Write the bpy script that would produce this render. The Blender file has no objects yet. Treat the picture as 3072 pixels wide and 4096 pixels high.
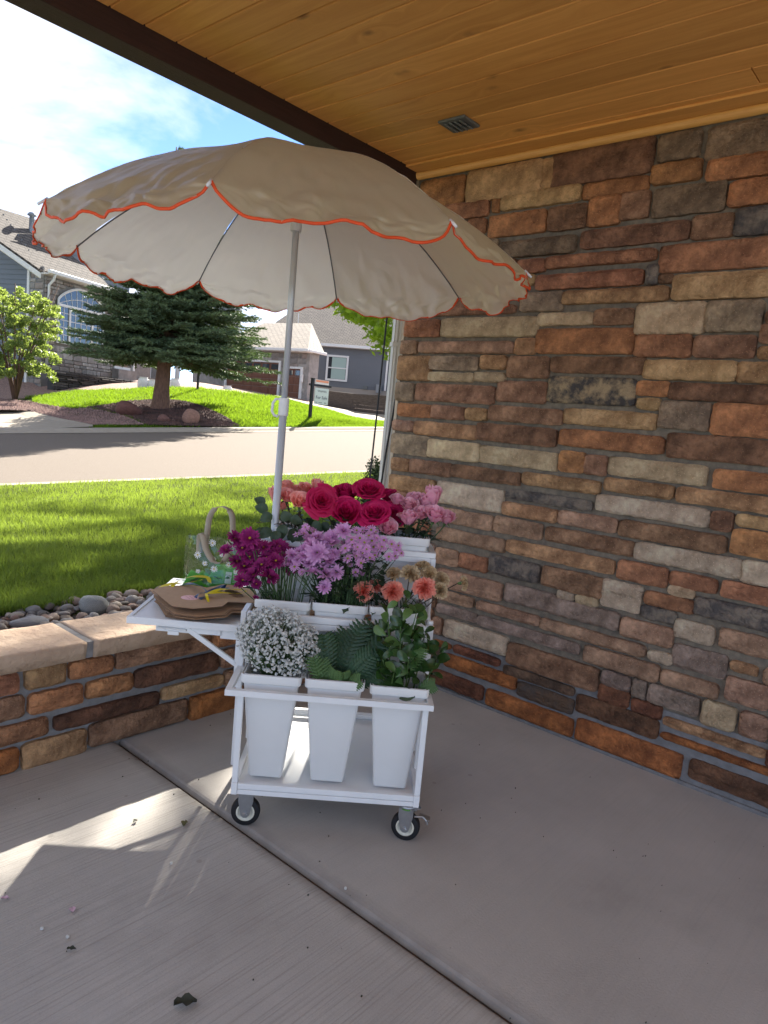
import bpy, math, random
import numpy as np
from mathutils import Vector, Matrix, noise
R = math.radians
S = bpy.context.scene
COL = S.collection
# ------------------------------------------------------------------ camera
cam_d = bpy.data.cameras.new('camera'); cam = bpy.data.objects.new('camera', cam_d); COL.objects.link(cam)
S.camera = cam
S.render.resolution_x, S.render.resolution_y = 768, 1024
cam_d.sensor_fit = 'VERTICAL'; cam_d.sensor_height = 36.0; cam_d.lens = 36.0 * 2836 / 4096
cam_d.clip_start = 0.02; cam_d.clip_end = 2000
_y, _p, _r = R(49.53), R(-7.18), R(5.34)
_f = Vector((math.cos(_p) * math.sin(_y), math.cos(_p) * math.cos(_y), math.sin(_p)))
_rt = Vector((math.cos(_y), -math.sin(_y), 0)); _up = _rt.cross(_f)
_r2 = _rt * math.cos(_r) + _up * math.sin(_r); _u2 = -_rt * math.sin(_r) + _up * math.cos(_r)
M = Matrix((_r2, _u2, -_f)).transposed().to_4x4(); M.translation = Vector((-3.16, 0, 1.45))
cam.matrix_world = M
# ------------------------------------------------------------------ light
SUN_AZ, SUN_EL = R(54.5), R(33.5)           # azimuth from +Y towards +X
sd = Vector((math.sin(SUN_AZ) * math.cos(SUN_EL), math.cos(SUN_AZ) * math.cos(SUN_EL), math.sin(SUN_EL)))
sun_d = bpy.data.lights.new('sun', 'SUN'); sun = bpy.data.objects.new('sun', sun_d); COL.objects.link(sun)
sun_d.energy = 4.4; sun_d.angle = R(0.6); sun_d.color = (1.0, 0.93, 0.82)
sun.rotation_euler = sd.to_track_quat('Z', 'Y').to_euler()
W = bpy.data.worlds.new('World'); S.world = W; W.use_nodes = True
nt = W.node_tree; nt.nodes.clear()
def wn(t, **k):
    n = nt.nodes.new(t)
    for a, b in k.items(): setattr(n, a, b)
    return n
wout = wn('ShaderNodeOutputWorld'); bg = wn('ShaderNodeBackground'); sky = wn('ShaderNodeTexSky')
sky.sky_type = 'NISHITA'; sky.sun_disc = False; sky.sun_elevation = SUN_EL; sky.sun_rotation = SUN_AZ
sky.air_density = 0.55; sky.dust_density = 0.0; sky.ozone_density = 3.5; sky.altitude = 1600
bg.inputs['Strength'].default_value = 0.068
tc = wn('ShaderNodeTexCoord'); mp = wn('ShaderNodeMapping'); mp.inputs['Scale'].default_value = (1.0, 1.0, 2.6)
mp.inputs['Rotation'].default_value = (0.25, 0.35, 0.4)
cl = wn('ShaderNodeTexNoise'); cl.inputs['Scale'].default_value = 2.1; cl.inputs['Detail'].default_value = 9; cl.inputs['Roughness'].default_value = 0.56; cl.inputs['Distortion'].default_value = 0.5
rp = wn('ShaderNodeValToRGB'); rp.color_ramp.elements[0].position = 0.40; rp.color_ramp.elements[1].position = 0.64
mx = wn('ShaderNodeMix', data_type='RGBA'); mx.inputs['B'].default_value = (4.7, 4.5, 4.25, 1)
nt.links.new(tc.outputs['Generated'], mp.inputs['Vector']); nt.links.new(mp.outputs[0], cl.inputs['Vector'])
nt.links.new(cl.outputs['Fac'], rp.inputs['Fac']); nt.links.new(rp.outputs['Color'], mx.inputs['Factor'])
nt.links.new(sky.outputs[0], mx.inputs['A']); nt.links.new(mx.outputs['Result'], bg.inputs['Color']); nt.links.new(bg.outputs[0], wout.inputs[0])
S.view_settings.view_transform = 'Standard'; S.view_settings.look = 'None'; S.view_settings.gamma = 1.0
S.view_settings.use_curve_mapping = False
S.view_settings.exposure = 2.5
S.cycles.max_bounces = 8; S.cycles.diffuse_bounces = 5; S.cycles.transparent_max_bounces = 16
WALL=[(2.353,2.645,2.644,2.777,'o'),(1.889,2.329,2.635,2.781,'y'),(1.832,1.895,2.65,2.775,'n'),(1.352,1.843,2.647,2.789,'d'),(1.154,1.326,2.681,2.781,'g'),(0.852,1.123,2.656,2.779,'g'),(1.357,1.661,2.57,2.628,'o'),(1.136,1.343,2.588,2.661,'o'),(0.839,1.104,2.569,2.642,'o'),(1.677,2.106,2.571,2.634,'y'),(2.12,2.163,2.571,2.629,'o'),(2.189,2.471,2.56,2.63,'r'),(2.194,2.307,2.475,2.539,'r'),(1.847,2.169,2.446,2.542,'o'),(1.633,1.827,2.442,2.543,'d'),(1.468,1.62,2.441,2.56,'o'),(1.341,1.469,2.456,2.562,'b'),(1.023,1.317,2.449,2.558,'g'),(0.822,1.003,2.456,2.544,'o'),(1.671,2.088,2.335,2.403,'g'),(1.151,1.64,2.344,2.415,'d'),(0.974,1.135,2.34,2.425,'b'),(0.805,0.964,2.337,2.435,'k'),(1.821,1.968,2.253,2.306,'r'),(1.279,1.812,2.267,2.31,'r'),(0.787,1.257,2.211,2.315,'r'),(1.323,1.851,2.167,2.224,'r'),(1.258,1.303,2.164,2.238,'k'),(1.191,1.248,2.167,2.194,'b'),(0.769,1.18,2.092,2.185,'y'),(1.7,1.93,2.066,2.144,'s'),(1.2,1.697,2.093,2.142,'n'),(1.913,2.108,2.131,2.175,'b'),(1.961,2.553,2.061,2.092,'b'),(2.586,2.676,2.055,2.09,'n'),(2.426,2.668,1.948,2.028,'r'),(1.823,2.41,1.945,2.032,'c'),(1.539,1.821,1.996,2.044,'c'),(1.344,1.529,1.994,2.054,'b'),(1.031,1.328,1.949,2.072,'c'),(0.814,1.024,1.956,2.07,'s'),(0.742,0.806,1.907,1.973,'b'),(2.573,2.687,1.851,1.916,'p'),(1.947,2.548,1.859,1.908,'p'),(1.822,1.936,1.856,1.925,'n'),(1.324,1.816,1.862,1.967,'o'),(1.073,1.312,1.85,1.934,'r'),(0.823,1.058,1.85,1.93,'b'),(0.733,0.805,1.847,1.885,'n'),(2.463,2.695,1.705,1.831,'n'),(2.151,2.47,1.77,1.831,'s'),(1.976,2.127,1.779,1.837,'n'),(1.734,1.961,1.742,1.834,'b'),(1.263,1.719,1.772,1.837,'d'),(0.88,1.257,1.754,1.826,'y'),(0.719,0.874,1.752,1.823,'n'),(2.17,2.46,1.709,1.745,'c'),(1.978,2.16,1.714,1.752,'c'),(2.564,2.69,1.587,1.68,'s'),(2.03,2.542,1.598,1.68,'b'),(1.733,2.012,1.618,1.712,'b'),(1.288,1.718,1.629,1.741,'m'),(1.139,1.281,1.68,1.734,'o'),(0.708,1.134,1.671,1.731,'d'),(1.171,1.269,1.62,1.659,'y'),(2.422,2.663,1.502,1.563,'o'),(2.2,2.417,1.504,1.565,'b'),(2.058,2.189,1.51,1.563,'n'),(1.631,2.039,1.519,1.583,'b'),(1.176,1.62,1.53,1.593,'y'),(0.957,1.162,1.544,1.652,'s'),(0.688,0.942,1.533,1.654,'o'),(2.543,2.692,1.417,1.465,'p'),(2.112,2.532,1.406,1.471,'n'),(1.649,2.103,1.411,1.489,'d'),(1.13,1.626,1.426,1.495,'o'),(0.671,1.112,1.421,1.516,'d'),(2.415,2.694,1.286,1.387,'s'),(2.083,2.417,1.29,1.378,'c'),(1.628,2.08,1.295,1.374,'c'),(1.488,1.612,1.302,1.39,'o'),(1.377,1.482,1.301,1.386,'b'),(0.934,1.362,1.313,1.387,'c'),(0.655,0.899,1.311,1.382,'o'),(2.545,2.67,1.187,1.248,'n'),(2.254,2.531,1.191,1.255,'b'),(1.821,2.246,1.199,1.255,'d'),(1.395,1.8,1.214,1.264,'n'),(1.06,1.369,1.238,1.288,'n'),(0.644,1.04,1.234,1.288,'n'),(2.349,2.675,1.073,1.15,'n'),(1.905,2.323,1.045,1.155,'w'),(1.422,1.888,1.129,1.168,'k'),(1.593,1.896,1.045,1.1,'n'),(0.897,1.396,1.14,1.208,'w'),(0.804,0.883,1.136,1.206,'d'),(0.634,0.787,1.169,1.207,'y'),(1.953,2.369,0.945,1.012,'p'),(1.665,1.938,0.947,1.018,'p'),(1.289,1.581,1.048,1.103,'p'),(0.815,1.271,1.042,1.106,'b'),(0.617,0.792,1.052,1.146,'o'),(1.865,2.299,0.844,0.902,'p'),(1.195,1.637,0.954,1.014,'b'),(1.279,1.85,0.854,0.911,'n'),(0.745,1.185,0.951,1.021,'w'),(0.601,0.739,0.942,1.026,'w'),(2.143,2.293,0.711,0.787,'p'),(1.955,2.129,0.718,0.787,'r'),(1.65,1.936,0.73,0.814,'k'),(1.318,1.626,0.73,0.818,'b'),(1.032,1.254,0.846,0.923,'r'),(0.827,1.018,0.866,0.92,'r'),(0.59,0.801,0.867,0.924,'r'),(1.854,2.265,0.586,0.675,'p'),(1.547,1.827,0.603,0.685,'q'),(1.133,1.315,0.704,0.821,'w'),(0.904,1.114,0.758,0.808,'r'),(0.575,0.896,0.762,0.833,'k'),(2.016,2.235,0.513,0.556,'p'),(1.22,1.568,0.603,0.673,'q'),(0.973,1.122,0.693,0.742,'k'),(1.619,1.984,0.519,0.555,'p'),(0.971,1.204,0.589,0.663,'p'),(0.809,0.966,0.645,0.718,'w'),(1.987,2.248,0.439,0.477,'q'),(0.559,0.78,0.651,0.724,'p'),(1.783,2.177,0.316,0.404,'w'),(1.392,1.974,0.434,0.477,'q'),(1.083,1.608,0.512,0.556,'p'),(2.205,2.262,0.312,0.396,'p'),(1.281,1.769,0.283,0.387,'b'),(1.009,1.36,0.416,0.485,'p'),(0.96,1.062,0.512,0.549,'w'),(0.741,0.958,0.517,0.607,'q'),(0.76,0.992,0.424,0.477,'p'),(0.624,0.723,0.568,0.599,'n'),(0.568,0.725,0.439,0.53,'p'),(1.126,1.262,0.336,0.394,'q'),(1.052,1.113,0.323,0.397,'q'),(0.824,1.036,0.326,0.398,'q'),(0.676,0.803,0.306,0.402,'c'),(0.554,0.655,0.31,0.401,'p'),(0.547,0.954,0.244,0.27,'n'),(0.544,0.596,0.547,0.604,'p'),(2.129,2.249,0.25,0.269,'O'),(1.815,2.101,0.249,0.279,'R'),(1.704,2.153,0.155,0.215,'O'),(1.892,2.225,0.035,0.104,'R'),(1.39,1.78,0.227,0.261,'D'),(1.386,1.689,0.135,0.201,'K'),(1.372,1.863,0.028,0.105,'O'),(0.979,1.365,0.163,0.24,'B'),(0.858,1.351,0.025,0.125,'O'),(0.49,0.956,0.183,0.198,'O'),(0.471,0.82,0.049,0.127,'B'),(2.424,2.676,0.024,0.096,'O'),(2.244,2.406,0.024,0.146,'R'),(0.304,0.456,0.024,0.096,'O'),(-0.006,0.286,0.024,0.086,'D'),(-0.176,-0.024,0.024,0.106,'O'),(-0.396,-0.194,0.024,0.096,'D'),(0.034,0.286,0.104,0.186,'O'),(2.524,2.676,0.114,0.246,'B'),(0.304,0.456,0.114,0.186,'B'),(-0.396,-0.194,0.114,0.246,'O'),(-0.176,0.016,0.124,0.196,'B'),(2.354,2.506,0.164,0.286,'B'),(2.184,2.336,0.164,0.226,'D'),(0.064,0.476,0.204,0.286,'R'),(-0.146,0.046,0.214,0.316,'O'),(2.524,2.676,0.264,0.336,'p'),(-0.316,-0.164,0.264,0.326,'D'),(2.274,2.506,0.304,0.436,'b'),(0.184,0.536,0.304,0.386,'w'),(0.014,0.166,0.334,0.416,'s'),(-0.296,-0.004,0.344,0.416,'c'),(2.524,2.676,0.354,0.456,'c'),(0.344,0.536,0.404,0.496,'p'),(0.074,0.326,0.434,0.516,'b'),(-0.096,0.056,0.434,0.496,'d'),(-0.366,-0.114,0.434,0.556,'s'),(2.264,2.506,0.454,0.556,'d'),(2.524,2.676,0.474,0.596,'n'),(0.344,0.526,0.514,0.636,'o'),(-0.096,0.056,0.514,0.606,'y'),(0.074,0.326,0.534,0.656,'p'),(2.284,2.506,0.574,0.646,'c'),(-0.396,-0.114,0.574,0.696,'r'),(2.524,2.676,0.614,0.736,'p'),(-0.096,0.056,0.624,0.706,'b'),(0.354,0.546,0.654,0.776,'p'),(2.304,2.506,0.664,0.796,'q'),(0.144,0.336,0.674,0.806,'o'),(-0.306,-0.114,0.714,0.796,'p'),(-0.026,0.126,0.724,0.816,'b'),(2.524,2.676,0.754,0.836,'o'),(0.354,0.556,0.794,0.876,'y'),(2.354,2.506,0.814,0.896,'r'),(-0.296,-0.044,0.814,0.896,'n'),(0.144,0.336,0.824,0.956,'c'),(-0.026,0.126,0.834,0.966,'q'),(2.524,2.676,0.854,0.976,'o'),(0.354,0.576,0.894,0.976,'p'),(-0.296,-0.044,0.914,1.006,'n'),(0.144,0.336,0.974,1.056,'q'),(-0.026,0.126,0.984,1.056,'q'),(2.424,2.676,0.994,1.056,'b'),(0.394,0.586,0.994,1.086,'r'),(-0.196,-0.044,1.024,1.156,'r'),(-0.396,-0.214,1.024,1.106,'o'),(0.184,0.376,1.074,1.166,'c'),(0.014,0.166,1.074,1.146,'b'),(0.454,0.606,1.104,1.166,'w'),(-0.396,-0.214,1.124,1.196,'y'),(-0.026,0.166,1.164,1.236,'b'),(-0.196,-0.044,1.174,1.276,'q'),(0.364,0.616,1.184,1.256,'b'),(0.194,0.346,1.184,1.246,'s'),(-0.366,-0.214,1.214,1.296,'c'),(-0.016,0.176,1.254,1.376,'d'),(0.194,0.346,1.264,1.336,'d'),(0.364,0.626,1.274,1.366,'b'),(-0.196,-0.034,1.294,1.366,'d'),(-0.396,-0.214,1.314,1.386,'c'),(0.194,0.346,1.354,1.486,'d'),(0.484,0.636,1.384,1.456,'b'),(-0.196,-0.034,1.384,1.466,'p'),(-0.016,0.176,1.394,1.496,'p'),(-0.366,-0.214,1.404,1.496,'p'),(0.404,0.656,1.474,1.546,'b'),(-0.196,-0.034,1.484,1.566,'o'),(0.194,0.386,1.504,1.606,'y'),(0.024,0.176,1.514,1.636,'w'),(-0.366,-0.214,1.514,1.636,'d'),(0.524,0.676,1.564,1.656,'c'),(-0.146,0.006,1.584,1.656,'q'),(0.254,0.506,1.624,1.696,'p'),(0.024,0.236,1.654,1.776,'y'),(-0.316,-0.164,1.654,1.736,'c'),(0.524,0.696,1.674,1.776,'y'),(-0.146,0.006,1.674,1.806,'p'),(0.254,0.506,1.714,1.796,'d'),(-0.316,-0.164,1.754,1.816,'p'),(0.524,0.706,1.794,1.916,'p'),(0.024,0.236,1.794,1.856,'q'),(0.354,0.506,1.814,1.886,'p'),(-0.146,0.006,1.824,1.946,'b'),(-0.356,-0.164,1.834,1.966,'w'),(0.044,0.336,1.874,1.996,'q'),(0.354,0.506,1.904,1.996,'c'),(0.534,0.726,1.934,2.026,'b'),(-0.146,0.026,1.964,2.036,'b'),(-0.396,-0.164,1.984,2.086,'o'),(0.364,0.516,2.014,2.106,'c'),(0.044,0.346,2.014,2.086,'b'),(0.564,0.756,2.044,2.116,'y'),(-0.146,0.026,2.054,2.156,'s'),(2.524,2.676,2.104,2.236,'d'),(2.214,2.506,2.104,2.206,'b'),(0.194,0.346,2.104,2.166,'w'),(-0.316,-0.164,2.104,2.206,'d'),(0.394,0.546,2.124,2.226,'p'),(0.604,0.756,2.134,2.236,'n'),(-0.076,0.176,2.174,2.236,'o'),(0.194,0.376,2.184,2.316,'b'),(2.044,2.196,2.194,2.276,'r'),(2.354,2.506,2.224,2.356,'o'),(-0.386,-0.094,2.224,2.326,'c'),(0.434,0.586,2.244,2.316,'p'),(2.524,2.676,2.254,2.346,'d'),(0.604,0.776,2.254,2.386,'o'),(0.024,0.176,2.254,2.316,'q'),(2.104,2.336,2.294,2.426,'s'),(0.294,0.586,2.334,2.426,'w'),(-0.016,0.276,2.334,2.466,'o'),(-0.226,-0.034,2.344,2.466,'y'),(2.524,2.676,2.364,2.446,'d'),(2.354,2.506,2.374,2.466,'s'),(0.604,0.786,2.404,2.476,'n'),(0.294,0.586,2.444,2.516,'n'),(2.524,2.676,2.464,2.546,'r'),(2.324,2.506,2.484,2.546,'b'),(0.084,0.276,2.484,2.606,'b'),(-0.186,0.066,2.484,2.606,'o'),(-0.356,-0.204,2.484,2.586,'d'),(0.604,0.806,2.494,2.626,'q'),(0.294,0.586,2.534,2.626,'o'),(2.484,2.676,2.564,2.626,'c'),(-0.396,-0.204,2.604,2.736,'r'),(0.124,0.276,2.624,2.696,'n'),(-0.186,0.106,2.624,2.756,'b'),(0.674,0.826,2.644,2.766,'q'),(0.304,0.656,2.644,2.726,'d'),(0.124,0.286,2.714,2.786,'p'),(1.124,1.266,0.254,0.326,'R'),(0.974,1.106,0.254,0.306,'R'),(2.384,2.506,0.914,0.976,'p'),(0.364,0.466,1.384,1.456,'r'),(0.044,0.176,2.104,2.156,'n'),(2.214,2.336,2.224,2.276,'q'),(-0.396,-0.244,2.344,2.416,'q'),(2.264,2.336,0.244,0.286,'B'),(-0.396,-0.314,0.344,0.416,'y'),(-0.386,-0.324,0.714,0.816,'o'),(-0.396,-0.314,0.834,0.926,'r'),(-0.396,-0.314,0.944,1.006,'r'),(0.404,0.506,1.564,1.606,'b'),(0.274,0.336,1.814,1.856,'s'),(2.134,2.196,2.104,2.176,'r'),(1.964,2.026,2.194,2.236,'n'),(1.864,1.946,2.194,2.236,'y'),(-0.056,0.006,2.254,2.316,'o'),(2.424,2.506,0.114,0.146,'O'),(0.494,0.536,0.214,0.286,'R'),(-0.396,-0.334,0.264,0.326,'R'),(0.074,0.126,0.674,0.706,'p'),(1.454,1.536,0.684,0.716,'w'),(1.334,1.436,0.684,0.716,'c'),(-0.096,-0.044,0.724,0.796,'r'),(0.914,1.016,0.824,0.856,'c'),(2.344,2.406,1.024,1.056,'p'),(0.394,0.436,1.104,1.166,'w'),(-0.396,-0.334,1.654,1.756,'c'),(-0.396,-0.334,1.774,1.816,'n'),(0.744,0.796,1.984,2.026,'d'),(-0.396,-0.334,2.104,2.206,'q'),(-0.146,-0.094,2.174,2.206,'o'),(1.984,2.026,2.254,2.316,'d'),(-0.396,-0.244,2.434,2.466,'q'),(0.594,0.656,2.744,2.786,'n'),(0.514,0.576,2.744,2.786,'p'),(0.434,0.496,2.744,2.786,'n'),(0.304,0.416,2.744,2.786,'b')]
LOW=[(-2.167,-2.072,0.322,0.392,'r'),(-2.043,-1.893,0.322,0.399,'n'),(-1.874,-1.695,0.326,0.389,'o'),(-1.674,-1.216,0.327,0.398,'b'),(-1.193,-1.031,0.33,0.388,'o'),(-2.165,-2.049,0.219,0.299,'b'),(-2.026,-1.822,0.219,0.292,'o'),(-1.799,-1.6,0.225,0.29,'o'),(-1.586,-1.164,0.221,0.297,'B'),(-1.146,-1.013,0.221,0.3,'b'),(-2.163,-1.955,0.122,0.185,'r'),(-1.925,-1.47,0.124,0.177,'B'),(-1.452,-1.127,0.136,0.183,'y'),(-1.111,-0.995,0.125,0.192,'b'),(-2.161,-2.064,0.009,0.093,'O'),(-2.045,-1.797,-0.002,0.094,'n'),(-1.777,-1.317,0.011,0.104,'b'),(-1.296,-1.003,-0.004,0.103,'O'),(-0.98,-0.719,0.02,0.105,'b'),(-0.704,-0.383,0.02,0.105,'b'),(-0.368,-0.235,0.02,0.105,'r'),(-0.22,-0.074,0.02,0.105,'r'),(-2.564,-2.181,0.02,0.105,'r'),(-2.863,-2.579,0.02,0.105,'b'),(-3.193,-2.878,0.02,0.105,'B'),(-3.58,-3.208,0.02,0.105,'o'),(-3.866,-3.595,0.02,0.105,'o'),(-4.194,-3.881,0.02,0.105,'n'),(-4.375,-4.209,0.02,0.105,'B'),(-4.555,-4.39,0.02,0.105,'r'),(-0.975,-0.725,0.13,0.195,'o'),(-0.71,-0.487,0.13,0.195,'b'),(-0.472,-0.119,0.13,0.195,'r'),(-0.104,-0.025,0.13,0.195,'n'),(-2.485,-2.183,0.13,0.195,'B'),(-2.711,-2.5,0.13,0.195,'B'),(-2.867,-2.726,0.13,0.195,'o'),(-3.079,-2.882,0.13,0.195,'o'),(-3.298,-3.094,0.13,0.195,'b'),(-3.461,-3.313,0.13,0.195,'o'),(-3.821,-3.476,0.13,0.195,'o'),(-4.022,-3.836,0.13,0.195,'n'),(-4.164,-4.037,0.13,0.195,'n'),(-4.352,-4.179,0.13,0.195,'B'),(-4.751,-4.367,0.13,0.195,'B'),(-0.98,-0.768,0.22,0.295,'b'),(-0.753,-0.411,0.22,0.295,'n'),(-0.396,-0.222,0.22,0.295,'B'),(-0.207,-0.025,0.22,0.295,'r'),(-2.39,-2.185,0.22,0.295,'B'),(-2.686,-2.405,0.22,0.295,'o'),(-3.039,-2.701,0.22,0.295,'b'),(-3.246,-3.054,0.22,0.295,'n'),(-3.466,-3.261,0.22,0.295,'B'),(-3.768,-3.481,0.22,0.295,'r'),(-4.118,-3.783,0.22,0.295,'o'),(-4.49,-4.133,0.22,0.295,'r'),(-0.98,-0.625,0.32,0.395,'o'),(-0.61,-0.328,0.32,0.395,'n'),(-0.313,-0.064,0.32,0.395,'r'),(-2.358,-2.187,0.32,0.395,'o'),(-2.628,-2.373,0.32,0.395,'n'),(-2.983,-2.643,0.32,0.395,'b'),(-3.133,-2.998,0.32,0.395,'o'),(-3.361,-3.148,0.32,0.395,'n'),(-3.737,-3.376,0.32,0.395,'r'),(-3.907,-3.752,0.32,0.395,'n'),(-4.265,-3.922,0.32,0.395,'o'),(-4.625,-4.28,0.32,0.395,'n')]
UTIPS=[(-2.1842,2.2877,2.0167),(-1.8187,2.8446,2.0218),(-1.1666,2.9798,2.031),(-0.6098,2.6143,2.0388),(-0.4746,1.9621,2.0407),(-0.8401,1.4052,2.0356),(-1.4922,1.27,2.0264),(-2.049,1.6355,2.0186)]
UCEN=(-1.3294,2.1249,2.0287)
ROSE_CORAL=[(0.023,0.5,1.124,0.048),(0.069,0.5,1.126,0.058),(0.057,0.56,1.162,0.049),(0.123,0.46,1.115,0.065),(0.134,0.56,1.158,0.047),(0.175,0.6,1.169,0.039),(0.047,0.54,1.081,0.038),(0.096,0.58,1.143,0.047)]
ROSE_MAG=[(0.211,0.45,1.126,0.113),(0.296,0.55,1.15,0.085),(0.388,0.53,1.182,0.117),(0.417,0.45,1.101,0.116),(0.493,0.53,1.095,0.093),(0.47,0.6,1.155,0.062),(0.307,0.46,1.087,0.094)]
ROSE_PINK=[(0.505,0.55,1.146,0.051),(0.577,0.58,1.155,0.055),(0.555,0.53,1.13,0.059),(0.554,0.47,1.088,0.067),(0.605,0.5,1.105,0.056),(0.622,0.58,1.142,0.047),(0.658,0.48,1.108,0.074),(0.71,0.52,1.096,0.061),(0.654,0.57,1.173,0.053),(0.471,0.45,1.044,0.067)]
MUM=[(-0.036,0.28,0.982,0.068),(-0.094,0.3,0.972,0.059),(-0.122,0.3,0.927,0.05),(-0.021,0.31,0.953,0.058),(0.011,0.33,0.943,0.049),(0.039,0.36,0.94,0.055),(0.074,0.38,0.933,0.056),(0.052,0.34,0.922,0.053),(-0.044,0.33,0.927,0.04),(0.017,0.27,0.888,0.059),(0.064,0.29,0.903,0.061),(-0.007,0.25,0.855,0.068),(0.049,0.25,0.851,0.068),(-0.048,0.26,0.826,0.055),(-0.028,0.28,0.831,0.05),(0.109,0.4,0.928,0.046),(0.003,0.26,0.817,0.037),(-0.059,0.25,0.81,0.037),(0.007,0.24,0.77,0.022),(0.025,0.33,0.905,0.049),(0.075,0.35,0.91,0.049),(0.09,0.33,0.892,0.042)]
LAV_BIG=[(0.208,0.33,0.996,0.057),(0.264,0.32,1.003,0.063),(0.264,0.29,0.985,0.064),(0.305,0.31,1.034,0.061),(0.217,0.26,0.952,0.079),(0.238,0.29,0.963,0.059),(0.194,0.3,0.968,0.059),(0.264,0.28,0.923,0.06),(0.208,0.25,0.88,0.058),(0.255,0.245,0.88,0.065),(0.292,0.25,0.887,0.054),(0.254,0.24,0.832,0.048),(0.168,0.28,0.933,0.045),(0.147,0.28,0.917,0.039),(0.122,0.29,0.93,0.049),(0.113,0.29,0.903,0.041),(0.145,0.31,0.939,0.041),(0.187,0.28,0.906,0.041),(0.104,0.28,0.89,0.043),(0.171,0.32,0.954,0.049),(0.234,0.28,0.907,0.049),(0.278,0.29,0.949,0.043),(0.212,0.33,0.973,0.051)]
LAV_DAISY=[(0.318,0.27,0.977,0.037),(0.33,0.26,0.942,0.035),(0.36,0.27,0.952,0.033),(0.38,0.26,0.929,0.037),(0.363,0.26,0.893,0.033),(0.452,0.29,0.991,0.039),(0.482,0.29,0.956,0.034),(0.338,0.3,1.006,0.039),(0.301,0.28,0.959,0.032),(0.137,0.27,0.892,0.035),(0.386,0.31,0.998,0.036),(0.362,0.29,0.982,0.033),(0.489,0.32,0.999,0.034),(0.401,0.33,1.023,0.032),(0.39,0.28,0.888,0.026),(0.34,0.28,0.915,0.024),(0.517,0.33,0.994,0.03),(0.511,0.33,0.976,0.032),(0.529,0.33,0.966,0.027),(0.507,0.32,0.955,0.03),(0.397,0.3,0.975,0.034),(0.411,0.29,0.946,0.035),(0.43,0.3,0.955,0.034),(0.342,0.3,0.987,0.032),(0.368,0.32,1.012,0.034),(0.414,0.33,1.003,0.036),(0.431,0.34,1.014,0.032),(0.44,0.32,0.972,0.032),(0.46,0.34,1.008,0.032),(0.159,0.36,1.028,0.03),(0.173,0.37,1.024,0.031),(0.13,0.36,0.999,0.029),(0.156,0.35,1.006,0.032),(0.191,0.38,1.013,0.029),(0.354,0.37,1.032,0.031),(0.377,0.38,1.032,0.033),(0.409,0.38,1.038,0.035),(0.427,0.37,1.032,0.031),(0.165,0.27,0.875,0.026),(0.384,0.3,0.959,0.034),(0.422,0.32,0.982,0.036),(0.146,0.37,1.01,0.029)]
CARN_CORAL=[(0.4,0.26,0.826,0.072),(0.442,0.31,0.838,0.059),(0.506,0.26,0.834,0.078),(0.623,0.26,0.859,0.08)]
CARN_TAN=[(0.507,0.34,0.887,0.059),(0.572,0.32,0.897,0.072),(0.624,0.38,0.917,0.064),(0.643,0.34,0.9,0.063),(0.69,0.34,0.88,0.063),(0.688,0.3,0.843,0.057),(0.783,0.34,0.872,0.056)]
FERN=[(0.268,0.13,0.686),(0.35,0.15,0.704),(0.312,0.16,0.68),(0.402,0.14,0.735),(0.439,0.17,0.732),(0.467,0.15,0.731),(0.475,0.1,0.695),(0.476,0.08,0.644),(0.471,0.06,0.605),(0.236,0.12,0.669),(0.38,0.12,0.698),(0.44,0.07,0.65)]
FERN_L=[(0.244,0.03,0.625),(0.32,0.03,0.584),(0.406,0.02,0.563),(0.353,0.04,0.574),(0.273,0.05,0.609)]
LEAFY=[(0.48,0.06,0.819),(0.538,0.05,0.782),(0.557,0.1,0.843),(0.588,0.09,0.803),(0.625,0.1,0.752),(0.683,0.08,0.683),(0.477,0.04,0.645),(0.574,0.03,0.657),(0.634,0.08,0.696),(0.529,0.02,0.606),(0.494,0.09,0.738),(0.582,0.07,0.738)]
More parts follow.
